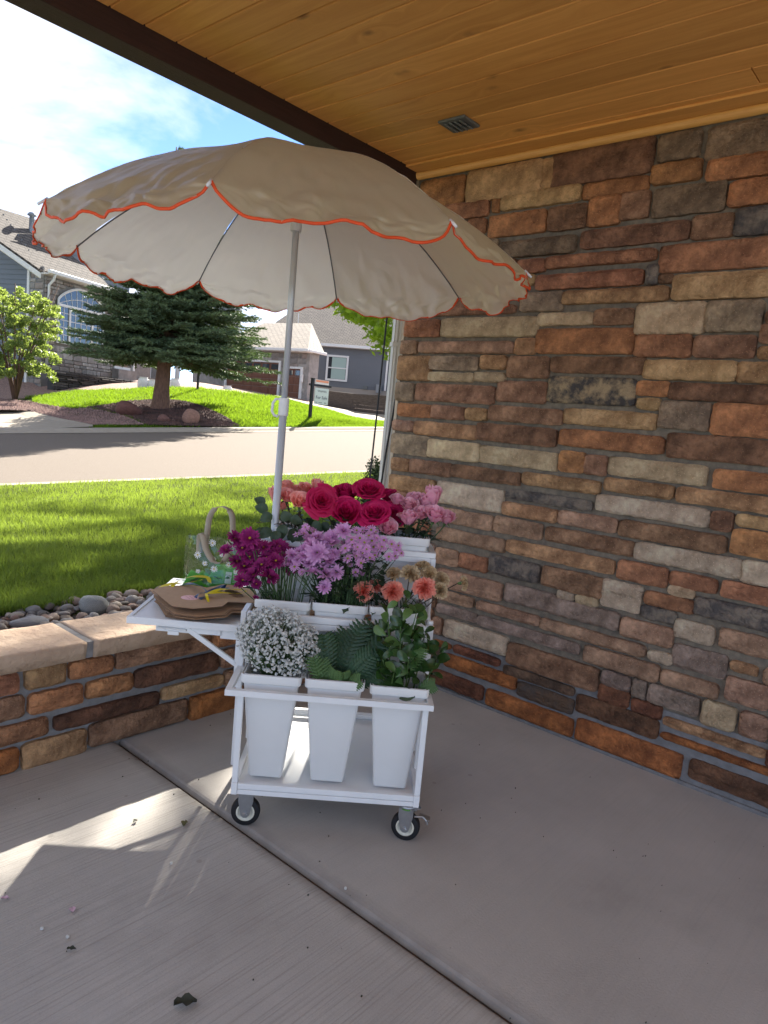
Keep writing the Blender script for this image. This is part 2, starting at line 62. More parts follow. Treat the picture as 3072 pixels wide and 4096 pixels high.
FAR={'A_gL': (10.158,31.283,6.367),'A_gR': (13.77,32.899,6.431),'A_bL': (10.248,31.244,2.301),'A_bR': (15.49,33.338,2.464),'A_ridL': (11.197,40.532,10.674),'A_ridR': (14.307,40.384,10.385),'A_val': (13.798,33.11,6.86),'A_valtop': (13.098,37.639,8.927),'A_rakeL': (9.692,36.822,8.786),'A_win_bl': (10.919,31.497,3.631),'A_win_tr': (13.457,32.61,5.97),'A_win_br': (13.443,32.618,3.623),'A_vent': (11.688,36.063,8.833),'A_boardtop': (10.005,31.998,6.565),'tree': (10.414,22.175,1.223),'tree_top': (10.741,21.972,10.109),'treeL': (8.191,23.391,2.891),'treeR': (13.389,20.053,3.613),'sign': (14.208,18.671,1.34),'sign_top': (14.239,18.642,2.694),'lamp': (14.243,25.654,2.063),'lamptop': (14.206,25.679,3.189),'C_eL': (24.398,34.301,5.738),'C_eR': (25.133,30.361,4.954),'C_bR': (25.072,31.096,2.206),'C_bL': (24.018,37.113,2.495),'C_d1a': (24.187,36.988,2.547),'C_d1b': (24.691,32.761,2.398),'C_d2a': (24.886,32.198,2.368),'C_d2b': (25.051,31.115,2.189),'C_d1t': (24.583,32.853,4.34),'C_rid': (27.472,39.518,7.103),'B_eL': (32.636,40.431,6.595),'B_eR': (36.434,33.709,6.757),'B_bL': (33.239,39.888,3.287),'B_bR': (36.169,34.018,3.407),'B_rid': (37.758,46.58,10.5),'B_win_bl': (33.983,38.505,4.147),'B_win_tr': (34.877,37.194,6.008),'maple': (3.371,6.193,2.524),'bush': (1.718,4.296,0.965),'ltree': (7.849,27.907,2.825),'ltree_base': (7.885,27.893,1.232),'boulder1': (9.071,21.804,0.954),'boulder2': (10.348,20.199,0.857),'boulder3': (9.716,20.844,0.814),'pot1': (13.43,28.527,2.353),'pot2': (13.771,28.326,2.288),'pot3': (14.549,27.846,2.439),'pot4': (18.197,28.981,2.448),'rw_a': (9.555,29.91,1.346),'rw_at': (10.207,29.624,2.231),'rw_b': (14.699,30.101,1.983),'rw_bt': (14.688,30.107,2.245)}
ROAD={'dir': (0.9372,-0.3489,0.0814),'n0': (0.656,10.038,0.1),'f0': (4.368,19.891,0.22)}
TGRID={'curb': [(2.258,22.537,0.003),(4.009,21.495,0.162),(4.754,20.915,0.232),(5.4,20.377,0.294),(6.33,19.815,0.379),(7.221,19.386,0.458),(8.459,18.914,0.566),(9.772,18.54,0.677),(11.999,17.894,0.868),(13.496,17.481,0.995),(14.831,17.015,1.11),(16.156,16.561,1.225),(18.65,15.749,1.439),(24.567,13.634,1.952)],'mid': [(3.192,26.427,0.294),(5.266,25.293,0.511),(6.157,24.661,0.629),(6.932,24.072,0.769),(8.033,23.434,0.97),(9.079,22.929,1.112),(10.516,22.345,1.256),(11.735,21.439,1.382),(13.903,20.213,1.436),(14.848,18.955,1.417),(15.687,17.855,1.345),(16.604,16.96,1.337),(19.054,16.044,1.468),(25.016,13.854,1.96)],'crest': [(4.36,31.289,0.536),(6.839,30.039,0.826),(7.914,29.342,0.98),(8.852,28.689,1.14),(10.598,28.858,1.527),(11.879,28.236,1.734),(13.352,27.057,2.026),(14.833,25.983,2.179),(17.09,24.065,2.117),(16.894,21.15,1.773),(16.985,19.103,1.492),(17.36,17.615,1.389),(19.619,16.457,1.507),(25.463,14.077,1.989)],'b1': [(4.784,33.059,0.867),(7.573,32.261,1.164),(8.838,31.813,1.302),(9.768,30.905,1.509),(11.463,30.695,1.81),(13.282,30.898,2.075),(15.063,29.882,2.314),(17.326,29.603,2.483),(22.592,30.607,2.326),(22.977,27.584,2.028),(20.768,22.726,1.795),(19.582,19.566,1.734),(18.716,15.826,1.672),(18.372,10.601,1.936)],'b2': [(5.25,35.004,1.589),(8.193,34.163,1.945),(9.527,33.69,2.13),(10.713,33.219,2.31),(13.165,34.315,2.449),(15.146,34.437,2.545),(17.658,34.156,2.633),(20.736,34.54,2.739),(26.448,35.204,2.582),(33.245,38.518,3.088),(34.471,35.887,3.207),(35.415,33.361,3.334),(37.246,29.451,3.572),(41.608,22.267,4.124)],'b3': [(15.531,77.786,0.529),(22.087,75.912,1.251),(25.063,74.856,1.465),(27.713,73.803,1.641),(31.263,72.215,1.794),(34.462,70.602,1.776),(38.56,68.26,1.855),(42.446,65.727,2.044),(48.384,61.182,2.496),(51.833,58.101,3.213),(54.767,55.177,3.605),(57.376,52.3,3.968),(61.539,47.053,4.027),(68.527,35.511,4.666)]}
MULCH=[(8.249,23.096,1.0),(8.971,23.159,1.124),(9.934,23.601,1.302),(10.771,23.718,1.424),(11.61,23.32,1.514),(11.78,22.719,1.498),(11.676,21.725,1.413),(11.562,20.756,1.27),(11.426,19.796,1.097),(11.112,18.597,0.875),(10.311,18.764,0.797),(9.602,19.061,0.756),(8.925,19.367,0.711),(8.464,19.719,0.684),(8.599,20.744,0.825),(8.542,21.676,0.918),(8.367,22.427,0.967)]
GRAVEL=[(15.523,56.903,0.447),(7.722,28.832,0.957),(7.91,26.646,0.974),(7.662,24.473,0.928),(7.74,23.19,0.914),(8.178,22.95,0.971),(8.338,22.371,0.952),(8.475,21.551,0.89),(8.534,20.627,0.798),(8.419,19.737,0.675),(7.81,19.9,0.614),(7.086,20.293,0.554),(6.931,21.012,0.596),(6.734,21.674,0.628),(6.711,23.005,0.693),(6.77,24.652,0.757),(6.799,26.372,0.772),(6.254,28.661,0.734)]
WALK=[(5.98,28.643,0.706),(6.842,26.486,0.786),(6.77,24.652,0.762),(6.711,23.005,0.698),(6.734,21.674,0.633),(6.931,21.012,0.601),(7.086,20.293,0.559),(6.97,20.058,0.516),(4.731,20.855,0.232),(3.646,21.296,0.137)]
TRUNK=(10.32,22.018,1.19)
SIGNB=(14.328,18.798,1.321)
LAMPB=(14.233,25.639,2.062)
B1=(8.833,21.375,0.907)
B2=(9.895,19.518,0.845)
B3=(9.231,19.983,0.804)
LTREE=(18.797,55.654,0.732)
CLAMP=(0.004,0.476,1.473)
HS={'Ae': (0.9292,0.3697,0.0),'A0': (10.248,31.244,2.301),'A_roof': [(10.06,31.223,6.403),(14.057,32.983,6.561),(13.875,33.259,6.885),(11.809,33.715,8.072),(11.467,33.711,8.195),(11.938,34.903,9.128),(9.361,33.67,8.935),(7.97,33.003,8.829),(7.537,31.681,7.761),(8.579,31.489,7.198)],'A_rake_b': [(7.537,31.681,7.761),(8.579,31.489,7.198),(10.06,31.223,6.403)],'A_stack': (10.602,33.479,8.299),'A_wing': [(11.809,33.715,8.072),(15.464,35.169,6.952),(15.325,35.114,9.243),(11.443,33.569,8.36)],'A_wroof': [(11.623,34.175,8.968),(13.989,35.834,9.635),(13.478,34.716,8.786),(11.124,32.917,7.984)],'C0': (25.072,31.096,2.206),'Ce': (-0.1725,0.985,0.0),'B0': (32.636,40.431,6.595),'Be': (0.4919,-0.8706,0.0),'Bn': (0.8706,0.4919,0.0),'B_roof': [(31.551,42.27,6.571),(36.687,33.925,6.791),(42.334,38.094,10.971),(39.596,42.224,10.76),(36.881,45.016,10.166),(33.839,44.247,8.35)]}
# ------------------------------------------------------------------ helpers
rnd = random.Random(11)
class MB:
    def __init__(s): s.v = []; s.f = []; s.m = []; s.sm = []; s.cur = 0; s.smooth = False
    def add(s, vs, fs):
        o = len(s.v); s.v += [tuple(p) for p in vs]
        for f in fs: s.f.append(tuple(i + o for i in f)); s.m.append(s.cur); s.sm.append(s.smooth)
        return s
    def box(s, x0, x1, y0, y1, z0, z1, mat=None):
        vs = [(x, y, z) for x in (x0, x1) for y in (y0, y1) for z in (z0, z1)]
        if mat is not None: vs = [mat @ Vector(p) for p in vs]
        return s.add(vs, [(0, 1, 3, 2), (4, 6, 7, 5), (0, 4, 5, 1), (2, 3, 7, 6), (0, 2, 6, 4), (1, 5, 7, 3)])
    def bevbox(s, x0, x1, y0, y1, z0, z1, b, mat=None):
        vs = []; k = {}
        for ix, x in ((0, x0), (1, x1)):
            for iy, y in ((0, y0), (1, y1)):
                for iz, z in ((0, z0), (1, z1)):
                    sx, sy, sz = (1 - 2 * ix), (1 - 2 * iy), (1 - 2 * iz)
                    k[(ix, iy, iz)] = len(vs)
                    vs += [(x, y + sy * b, z + sz * b), (x + sx * b, y, z + sz * b), (x + sx * b, y + sy * b, z)]
        fs = []
        for i in (0, 1):
            q = [k[(i, 0, 0)], k[(i, 0, 1)], k[(i, 1, 1)], k[(i, 1, 0)]]; fs.append(tuple(q if i == 0 else q[::-1]))
            q = [k[(0, i, 0)] + 1, k[(1, i, 0)] + 1, k[(1, i, 1)] + 1, k[(0, i, 1)] + 1]; fs.append(tuple(q if i == 0 else q[::-1]))
            q = [k[(0, 0, i)] + 2, k[(0, 1, i)] + 2, k[(1, 1, i)] + 2, k[(1, 0, i)] + 2]; fs.append(tuple(q if i == 0 else q[::-1]))
        for a in (0, 1):
            for c in (0, 1):
                fs.append((k[(a, c, 0)], k[(a, c, 1)], k[(a, c, 1)] + 1, k[(a, c, 0)] + 1))
                fs.append((k[(a, 0, c)], k[(a, 1, c)], k[(a, 1, c)] + 2, k[(a, 0, c)] + 2))
                fs.append((k[(0, a, c)] + 1, k[(1, a, c)] + 1, k[(1, a, c)] + 2, k[(0, a, c)] + 2))
        for a in (0, 1):
            for c in (0, 1):
                for d in (0, 1):
                    q = k[(a, c, d)]; fs.append((q, q + 1, q + 2))
        if mat is not None: vs = [mat @ Vector(p) for p in vs]
        return s.add(vs, fs)
    def tube(s, pts, r, n=8, cap=True):
        pts = [Vector(p) for p in pts]; rr = r if hasattr(r, '__len__') else [r] * len(pts)
        rings = []; up = Vector((0.12, 0.2, 1)).normalized(); prev = None
        for i, p in enumerate(pts):
            t = (pts[min(i + 1, len(pts) - 1)] - pts[max(i - 1, 0)])
            if t.length < 1e-9: t = Vector((0, 0, 1))
            t.normalize()
            a = (prev - t * prev.dot(t)) if prev is not None else t.cross(up)
            if a.length < 1e-4: a = t.cross(Vector((1, 0, 0)))
            a.normalize(); prev = a; b = t.cross(a)
            rings.append([p + (a * math.cos(2 * math.pi * j / n) + b * math.sin(2 * math.pi * j / n)) * rr[i] for j in range(n)])
        vs = [q for g in rings for q in g]; fs = []
        for i in range(len(pts) - 1):
            for j in range(n): fs.append((i * n + j, i * n + (j + 1) % n, (i + 1) * n + (j + 1) % n, (i + 1) * n + j))
        if cap: fs.append(tuple(range(n))[::-1]); fs.append(tuple((len(pts) - 1) * n + j for j in range(n)))
        return s.add(vs, fs)
    def lathe(s, prof, n=20, mat=None):
        vs = []; fs = []
        for r, z in prof:
            for j in range(n):
                a = 2 * math.pi * j / n; vs.append((r * math.cos(a), r * math.sin(a), z))
        for i in range(len(prof) - 1):
            for j in range(n): fs.append((i * n + j, i * n + (j + 1) % n, (i + 1) * n + (j + 1) % n, (i + 1) * n + j))
        if mat is not None: vs = [mat @ Vector(p) for p in vs]
        return s.add(vs, fs)
    def prism(s, poly, n, d):
        """polygon of 3D points, extruded by thickness d along n"""
        n = Vector(n).normalized() * d; a = [Vector(p) for p in poly]; b = [p + n for p in a]; k = len(a)
        fs = [tuple(range(k)), tuple(range(2 * k - 1, k - 1, -1))] + [(i, (i + 1) % k, k + (i + 1) % k, k + i) for i in range(k)]
        return s.add(a + b, fs)
    def rrect(s, levels, n=5):
        """stack of rounded rectangles: (cx,cy,hx,hy,rad,z)"""
        vs = []; fs = []; per = 4 * n
        for cx, cy, hx, hy, rad, z in levels:
            for q, (sx, sy) in enumerate(((1, 1), (-1, 1), (-1, -1), (1, -1))):
                for j in range(n):
                    a = (q + j / (n - 1)) * math.pi / 2
                    vs.append((cx + sx * (hx - rad) + rad * math.cos(a), cy + sy * (hy - rad) + rad * math.sin(a), z))
        for i in range(len(levels) - 1):
            for j in range(per): fs.append((i * per + j, i * per + (j + 1) % per, (i + 1) * per + (j + 1) % per, (i + 1) * per + j))
        fs.append(tuple(range((len(levels) - 1) * per, len(levels) * per)))
        return s.add(vs, fs)
    def mesh(s, name):
        me = bpy.data.meshes.new(name); me.from_pydata(s.v, [], s.f)
        if any(s.m): me.polygons.foreach_set('material_index', s.m)
        me.polygons.foreach_set('use_smooth', s.sm); me.update()
        return me
def link(name, me, parent=None, mats=None, loc=None, kind=None):
    if isinstance(me, MB): me = me.mesh(name)
    if mats is not None and not me.materials:
        for m in (mats if isinstance(mats, (list, tuple)) else [mats]): me.materials.append(m)
    o = bpy.data.objects.new(name, me); COL.objects.link(o)
    if parent is not None: o.parent = parent
    if loc is not None: o.location = loc
    if kind: o['kind'] = kind
    return o
def tag(o, label, cat, group=None):
    o['label'] = label; o['category'] = cat
    if group: o['group'] = group
    return o
def thing(name, label, cat, loc=(0, 0, 0), rz=0, group=None):
    o = bpy.data.objects.new(name, None); COL.objects.link(o); o.location = loc; o.rotation_euler = (0, 0, rz); o.empty_display_size = 0.1
    return tag(o, label, cat, group)
def structure(o): o['kind'] = 'structure'; return o
def Z2(v):                      # rotation taking +Z to v
    return Vector(v).normalized().to_track_quat('Z', 'Y').to_matrix().to_4x4()
def fbm(x, y, z=0, o=4):
    return noise.fractal(Vector((x, y, z)), 0.8, 2.1, o, noise_basis='PERLIN_ORIGINAL')
# ------------------------------------------------------------------ materials
def mat(name, col, rough=0.7, spec=0.4, metal=0.0, noise_s=None, col2=None, bump=0.0, bump_s=None, rand=0.0, fac=(0.35, 0.65), trans=None, coat=0.0, detail=5, stretch=None, coord='Object', sheen=0, emit=None, bdist=0.01):
    m = bpy.data.materials.new(name); m.use_nodes = True; n = m.node_tree.nodes; l = m.node_tree.links
    b = n['Principled BSDF']; b.inputs['Roughness'].default_value = rough; b.inputs['Specular IOR Level'].default_value = spec
    b.inputs['Metallic'].default_value = metal; b.inputs['Base Color'].default_value = (*col, 1); b.inputs['Coat Weight'].default_value = coat
    src = None
    if noise_s or bump:
        t = n.new('ShaderNodeTexCoord'); vec = t.outputs[coord]
        if stretch:
            mp_ = n.new('ShaderNodeMapping'); mp_.inputs['Scale'].default_value = stretch; l.new(vec, mp_.inputs['Vector']); vec = mp_.outputs[0]
    if noise_s:
        ns = n.new('ShaderNodeTexNoise'); ns.inputs['Scale'].default_value = noise_s; ns.inputs['Detail'].default_value = detail; ns.inputs['Roughness'].default_value = 0.6
        l.new(vec, ns.inputs['Vector'])
        cr = n.new('ShaderNodeValToRGB'); cr.color_ramp.elements[0].position = fac[0]; cr.color_ramp.elements[1].position = fac[1]
        cr.color_ramp.elements[0].color = (*col, 1); cr.color_ramp.elements[1].color = (*(col2 or col), 1)
        l.new(ns.outputs['Fac'], cr.inputs['Fac']); src = cr.outputs['Color']
    if rand:
        oi = n.new('ShaderNodeObjectInfo'); hs = n.new('ShaderNodeHueSaturation'); ma = n.new('ShaderNodeMapRange')
        ma.inputs['To Min'].default_value = 1 - rand; ma.inputs['To Max'].default_value = 1 + rand
        l.new(oi.outputs['Random'], ma.inputs['Value']); l.new(ma.outputs[0], hs.inputs['Value'])
        mh = n.new('ShaderNodeMath'); mh.operation = 'MULTIPLY_ADD'; mh.inputs[1].default_value = 37.7; mh.inputs[2].default_value = 0.0
        fr = n.new('ShaderNodeMath'); fr.operation = 'FRACT'; l.new(oi.outputs['Random'], mh.inputs[0]); l.new(mh.outputs[0], fr.inputs[0])
        m2 = n.new('ShaderNodeMapRange'); m2.inputs['To Min'].default_value = 0.5 - rand * 0.05; m2.inputs['To Max'].default_value = 0.5 + rand * 0.05
        l.new(fr.outputs[0], m2.inputs['Value']); l.new(m2.outputs[0], hs.inputs['Hue'])
        if src: l.new(src, hs.inputs['Color'])
        else: hs.inputs['Color'].default_value = (*col, 1)
        src = hs.outputs['Color']
    if src: l.new(src, b.inputs['Base Color'])
    if bump:
        nb = n.new('ShaderNodeTexNoise'); nb.inputs['Scale'].default_value = bump_s or 30; nb.inputs['Detail'].default_value = 6; nb.inputs['Roughness'].default_value = 0.65
        l.new(vec, nb.inputs['Vector']); bp = n.new('ShaderNodeBump'); bp.inputs['Strength'].default_value = bump; bp.inputs['Distance'].default_value = bdist
        l.new(nb.outputs['Fac'], bp.inputs['Height']); l.new(bp.outputs[0], b.inputs['Normal'])
    if trans:
        tr = n.new('ShaderNodeBsdfTranslucent'); mixs = n.new('ShaderNodeMixShader'); mixs.inputs[0].default_value = trans[1]
        tr.inputs['Color'].default_value = (*trans[0], 1)
        if src and trans[0] == col: l.new(src, tr.inputs['Color'])
        l.new(b.outputs[0], mixs.inputs[1]); l.new(tr.outputs[0], mixs.inputs[2])
        l.new(mixs.outputs[0], n['Material Output'].inputs['Surface'])
    return m
def speckle(m, scale, col, amount, size=0.1, coord='Object'):
    """mix sparse spots of col into the base colour"""
    n = m.node_tree.nodes; l = m.node_tree.links; b = n['Principled BSDF']; inp = b.inputs['Base Color']
    t = n.new('ShaderNodeTexCoord'); v = n.new('ShaderNodeTexVoronoi'); v.inputs['Scale'].default_value = scale
    l.new(t.outputs[coord], v.inputs['Vector'])
    cr = n.new('ShaderNodeValToRGB'); cr.color_ramp.elements[0].position = size; cr.color_ramp.elements[0].color = (amount,) * 3 + (1,)
    cr.color_ramp.elements[1].position = size * 1.6; cr.color_ramp.elements[1].color = (0, 0, 0, 1); l.new(v.outputs['Distance'], cr.inputs['Fac'])
    mxn = n.new('ShaderNodeMix'); mxn.data_type = 'RGBA'; l.new(cr.outputs['Color'], mxn.inputs['Factor']); mxn.inputs['B'].default_value = (*col, 1)
    if inp.links: l.new(inp.links[0].from_socket, mxn.inputs['A'])
    else: mxn.inputs['A'].default_value = inp.default_value
    l.new(mxn.outputs['Result'], inp)
MAT = {}
SC = {'c': ((.41, .32, .215), (.37, .28, .18)), 'w': ((.415, .345, .265), (.375, .30, .225)), 'y': ((.39, .265, .145), (.32, .205, .105)), 'n': ((.30, .195, .115), (.20, .12, .07)),
      'o': ((.30, .155, .078), (.20, .10, .055)), 'b': ((.20, .125, .085), (.12, .07, .048)), 'd': ((.15, .088, .058), (.085, .05, .035)), 'r': ((.27, .14, .085), (.18, .09, .058)),
      'p': ((.29, .195, .145), (.21, .135, .10)), 'q': ((.21, .17, .155), (.15, .12, .105)), 's': ((.23, .185, .14), (.15, .12, .095)), 'g': ((.15, .115, .085), (.095, .072, .056)),
      'k': ((.062, .060, .064), (.16, .145, .13)), 'm': ((.045, .044, .048), (.25, .20, .14)),
      'O': ((.27, .115, .042), (.17, .07, .03)), 'R': ((.16, .07, .045), (.10, .045, .032)), 'B': ((.13, .07, .045), (.08, .045, .032)), 'D': ((.10, .066, .05), (.06, .042, .035)), 'K': ((.05, .045, .045), (.11, .075, .055))}
for k, (a, b_) in SC.items():
    kk_ = {'b': 1.22, 'd': 1.2, 'g': 1.2, 'c': 1.0, 'w': 1.0, 'y': 1.0, 'R': .9, 'B': .95}.get(k, 1.06); a = tuple(min(.8, q * w_ * 1.75 * kk_) for q, w_ in zip(a, (1.14, 1.04, .92) if k not in 'cwy' else (1.05, 1.0, .95))); b_ = tuple(min(.7, q * w_ * 1.6 * kk_) for q, w_ in zip(b_, (1.14, 1.04, .92) if k not in 'cwy' else (1.05, 1.0, .95)))
    mm = mat('stone_' + k, a, rough=.88, spec=.25, noise_s=13 if k not in 'km' else 17, col2=b_, bump=1.0, bump_s=38, rand=.12, fac=(.42, .60), detail=10, bdist=.05, coord='Object')
    cr_ = [q for q in mm.node_tree.nodes if q.type == 'VALTORGB'][0]; e0, e1 = cr_.color_ramp.elements[0], cr_.color_ramp.elements[1]
    if k not in 'km':
        e0.position = .36; e1.position = .50; e0.color = tuple(min(.85, q * 1.22) for q in a) + (1,); e1.color = tuple((p_ + q) / 2 for p_, q in zip(a, b_)) + (1,); e2 = cr_.color_ramp.elements.new(.66); e2.color = tuple(q * .80 for q in b_) + (1,)
    speckle(mm, 90, tuple(c * 1.45 for c in a), .5, .13)
    MAT[k] = mm
MAT['mortar'] = mat('mortar', (.25, .205, .155), rough=.95, spec=.1, noise_s=30, col2=(.15, .13, .105), bump=.8, bump_s=160, bdist=.004)
MAT['mortar_grey'] = mat('mortar_grey', (.25, .245, .245), rough=.95, spec=.1, noise_s=24, col2=(.19, .185, .185), bump=.8, bump_s=150, bdist=.004)
# brushed concrete
def concrete(name, c1, c2, brush):
    m = mat(name, c1, rough=.9, spec=.18, noise_s=2.3, col2=c2, fac=(.3, .7), detail=9)
    n = m.node_tree.nodes; l = m.node_tree.links; b = n['Principled BSDF']
    t = n.new('ShaderNodeTexCoord'); mp_ = n.new('ShaderNodeMapping'); mp_.inputs['Scale'].default_value = (1.6, 150, 1); l.new(t.outputs['Object'], mp_.inputs['Vector'])
    a = n.new('ShaderNodeTexNoise'); a.inputs['Scale'].default_value = 1.0; a.inputs['Detail'].default_value = 5; a.inputs['Roughness'].default_value = .7; l.new(mp_.outputs[0], a.inputs['Vector'])
    b1 = n.new('ShaderNodeBump'); b1.inputs['Strength'].default_value = brush; b1.inputs['Distance'].default_value = .004; l.new(a.outputs['Fac'], b1.inputs['Height'])
    c = n.new('ShaderNodeTexNoise'); c.inputs['Scale'].default_value = 140; c.inputs['Detail'].default_value = 5; l.new(t.outputs['Object'], c.inputs['Vector'])
    b2 = n.new('ShaderNodeBump'); b2.inputs['Strength'].default_value = .35; b2.inputs['Distance'].default_value = .003; l.new(c.outputs['Fac'], b2.inputs['Height']); l.new(b1.outputs[0], b2.inputs['Normal'])
    l.new(b2.outputs[0], b.inputs['Normal'])
    # brush streaks darken slightly where the brush noise is low
    inp = b.inputs['Base Color']; mm_ = n.new('ShaderNodeMix'); mm_.data_type = 'RGBA'; mm_.blend_type = 'MULTIPLY'; mm_.inputs['Factor'].default_value = min(1, brush * .9)
    cr = n.new('ShaderNodeValToRGB'); cr.color_ramp.elements[0].position = .34; cr.color_ramp.elements[0].color = (.6, .59, .57, 1); cr.color_ramp.elements[1].position = .52; cr.color_ramp.elements[1].color = (1, 1, 1, 1)
    l.new(a.outputs['Fac'], cr.inputs['Fac']); l.new(inp.links[0].from_socket, mm_.inputs['A']); l.new(cr.outputs['Color'], mm_.inputs['B']); l.new(mm_.outputs['Result'], inp)
    speckle(m, 60, (.12, .11, .10), .5, .045)
    # dirt along the control joint and old blotchy stains
    inp = b.inputs['Base Color']; sx = n.new('ShaderNodeSeparateXYZ'); l.new(t.outputs['Object'], sx.inputs[0]); a1 = n.new('ShaderNodeMath'); a1.operation = 'ADD'; a1.inputs[1].default_value = 1.646; a2 = n.new('ShaderNodeMath'); a2.operation = 'ABSOLUTE'; l.new(sx.outputs['X'], a1.inputs[0]); l.new(a1.outputs[0], a2.inputs[0])
    dn = n.new('ShaderNodeTexNoise'); dn.inputs['Scale'].default_value = 11; dn.inputs['Detail'].default_value = 6; l.new(t.outputs['Object'], dn.inputs['Vector'])
    mr = n.new('ShaderNodeMapRange'); mr.inputs['From Min'].default_value = .006; mr.inputs['From Max'].default_value = .07; mr.inputs['To Min'].default_value = 1.1; mr.inputs['To Max'].default_value = 0; l.new(a2.outputs[0], mr.inputs['Value']); mu = n.new('ShaderNodeMath'); mu.operation = 'MULTIPLY'; mu.use_clamp = True; l.new(mr.outputs[0], mu.inputs[0]); l.new(dn.outputs['Fac'], mu.inputs[1])
    st = n.new('ShaderNodeTexNoise'); st.inputs['Scale'].default_value = 1.1; st.inputs['Detail'].default_value = 8; st.inputs['Roughness'].default_value = .72; l.new(t.outputs['Object'], st.inputs['Vector']); sr = n.new('ShaderNodeMapRange'); sr.inputs['From Min'].default_value = .56; sr.inputs['From Max'].default_value = .72; sr.inputs['To Max'].default_value = .22; l.new(st.outputs['Fac'], sr.inputs['Value'])
    mxx = n.new('ShaderNodeMath'); mxx.operation = 'MAXIMUM'; l.new(mu.outputs[0], mxx.inputs[0]); l.new(sr.outputs[0], mxx.inputs[1]); dm = n.new('ShaderNodeMix'); dm.data_type = 'RGBA'; dm.inputs['B'].default_value = (.16, .145, .13, 1); l.new(mxx.outputs[0], dm.inputs['Factor']); l.new(inp.links[0].from_socket, dm.inputs['A']); l.new(dm.outputs['Result'], inp)
    speckle(m, 5, (.16, .14, .12), .3, .035)
    return m
MAT['concrete_l'] = concrete('concrete_brushed', (.50, .478, .445), (.405, .385, .36), .62)
MAT['concrete_r'] = concrete('concrete_smooth', (.47, .448, .42), (.39, .37, .348), .14)
# ceiling wood
def wood():
    m = bpy.data.materials.new('stained_pine'); m.use_nodes = True; n = m.node_tree.nodes; l = m.node_tree.links; b = n['Principled BSDF']
    t = n.new('ShaderNodeTexCoord'); oi = n.new('ShaderNodeObjectInfo'); ad = n.new('ShaderNodeVectorMath'); ad.operation = 'ADD'
    cx = n.new('ShaderNodeCombineXYZ'); mu = n.new('ShaderNodeMath'); mu.operation = 'MULTIPLY'; mu.inputs[1].default_value = 61.0
    l.new(oi.outputs['Random'], mu.inputs[0]); l.new(mu.outputs[0], cx.inputs['Y']); l.new(mu.outputs[0], cx.inputs['Z'])
    l.new(t.outputs['Object'], ad.inputs[0]); l.new(cx.outputs[0], ad.inputs[1])
    mp_ = n.new('ShaderNodeMapping'); mp_.inputs['Scale'].default_value = (22, 1.3, 1); l.new(ad.outputs[0], mp_.inputs['Vector'])
    # knots
    mk = n.new('ShaderNodeMapping'); mk.inputs['Scale'].default_value = (6.5, 2.9, 0.0); l.new(ad.outputs[0], mk.inputs['Vector'])
    vo = n.new('ShaderNodeTexVoronoi'); vo.inputs['Scale'].default_value = 1.0; l.new(mk.outputs[0], vo.inputs['Vector'])
    sub = n.new('ShaderNodeMapRange'); sub.inputs['From Max'].default_value = .35; sub.inputs['To Min'].default_value = 1.6; sub.inputs['To Max'].default_value = 0; l.new(vo.outputs['Distance'], sub.inputs['Value'])
    cmb = n.new('ShaderNodeCombineXYZ'); l.new(sub.outputs[0], cmb.inputs['X']); ad2 = n.new('ShaderNodeVectorMath'); ad2.operation = 'ADD'; l.new(mp_.outputs[0], ad2.inputs[0]); l.new(cmb.outputs[0], ad2.inputs[1])
    g = n.new('ShaderNodeTexNoise'); g.inputs['Scale'].default_value = 1.2; g.inputs['Detail'].default_value = 6; g.inputs['Roughness'].default_value = .62; g.inputs['Distortion'].default_value = .6; l.new(ad2.outputs[0], g.inputs['Vector'])
    cr = n.new('ShaderNodeValToRGB'); cr.color_ramp.elements[0].position = .30; cr.color_ramp.elements[0].color = (.62, .29, .075, 1); cr.color_ramp.elements[1].position = .72; cr.color_ramp.elements[1].color = (.80, .42, .125, 1)
    l.new(g.outputs['Fac'], cr.inputs['Fac'])
    kr = n.new('ShaderNodeValToRGB'); kr.color_ramp.elements[0].position = .035; kr.color_ramp.elements[0].color = (1, 1, 1, 1); kr.color_ramp.elements[1].position = .15; kr.color_ramp.elements[1].color = (0, 0, 0, 1); l.new(vo.outputs['Distance'], kr.inputs['Fac'])
    big = n.new('ShaderNodeTexNoise'); big.inputs['Scale'].default_value = 5; big.inputs['Detail'].default_value = 3; l.new(ad.outputs[0], big.inputs['Vector'])
    km = n.new('ShaderNodeMath'); km.operation = 'MULTIPLY'; km.use_clamp = True; bs = n.new('ShaderNodeMapRange'); bs.inputs['From Min'].default_value = .38; bs.inputs['From Max'].default_value = .6; bs.inputs['To Max'].default_value = 1.6; l.new(big.outputs['Fac'], bs.inputs['Value']); l.new(kr.outputs['Color'], km.inputs[0]); l.new(bs.outputs[0], km.inputs[1])
    k1 = n.new('ShaderNodeMix'); k1.data_type = 'RGBA'; k1.inputs['B'].default_value = (.20, .09, .03, 1); l.new(km.outputs[0], k1.inputs['Factor']); l.new(cr.outputs['Color'], k1.inputs['A'])
    hs = n.new('ShaderNodeHueSaturation'); mr = n.new('ShaderNodeMapRange'); mr.inputs['To Min'].default_value = .86; mr.inputs['To Max'].default_value = 1.12; l.new(oi.outputs['Random'], mr.inputs['Value']); l.new(mr.outputs[0], hs.inputs['Value']); l.new(k1.outputs['Result'], hs.inputs['Color'])
    l.new(hs.outputs['Color'], b.inputs['Base Color']); b.inputs['Roughness'].default_value = .55; b.inputs['Specular IOR Level'].default_value = .3
    bp = n.new('ShaderNodeBump'); bp.inputs['Strength'].default_value = .12; bp.inputs['Distance'].default_value = .003; l.new(g.outputs['Fac'], bp.inputs['Height']); l.new(bp.outputs[0], b.inputs['Normal'])
    return m
MAT['wood'] = wood()
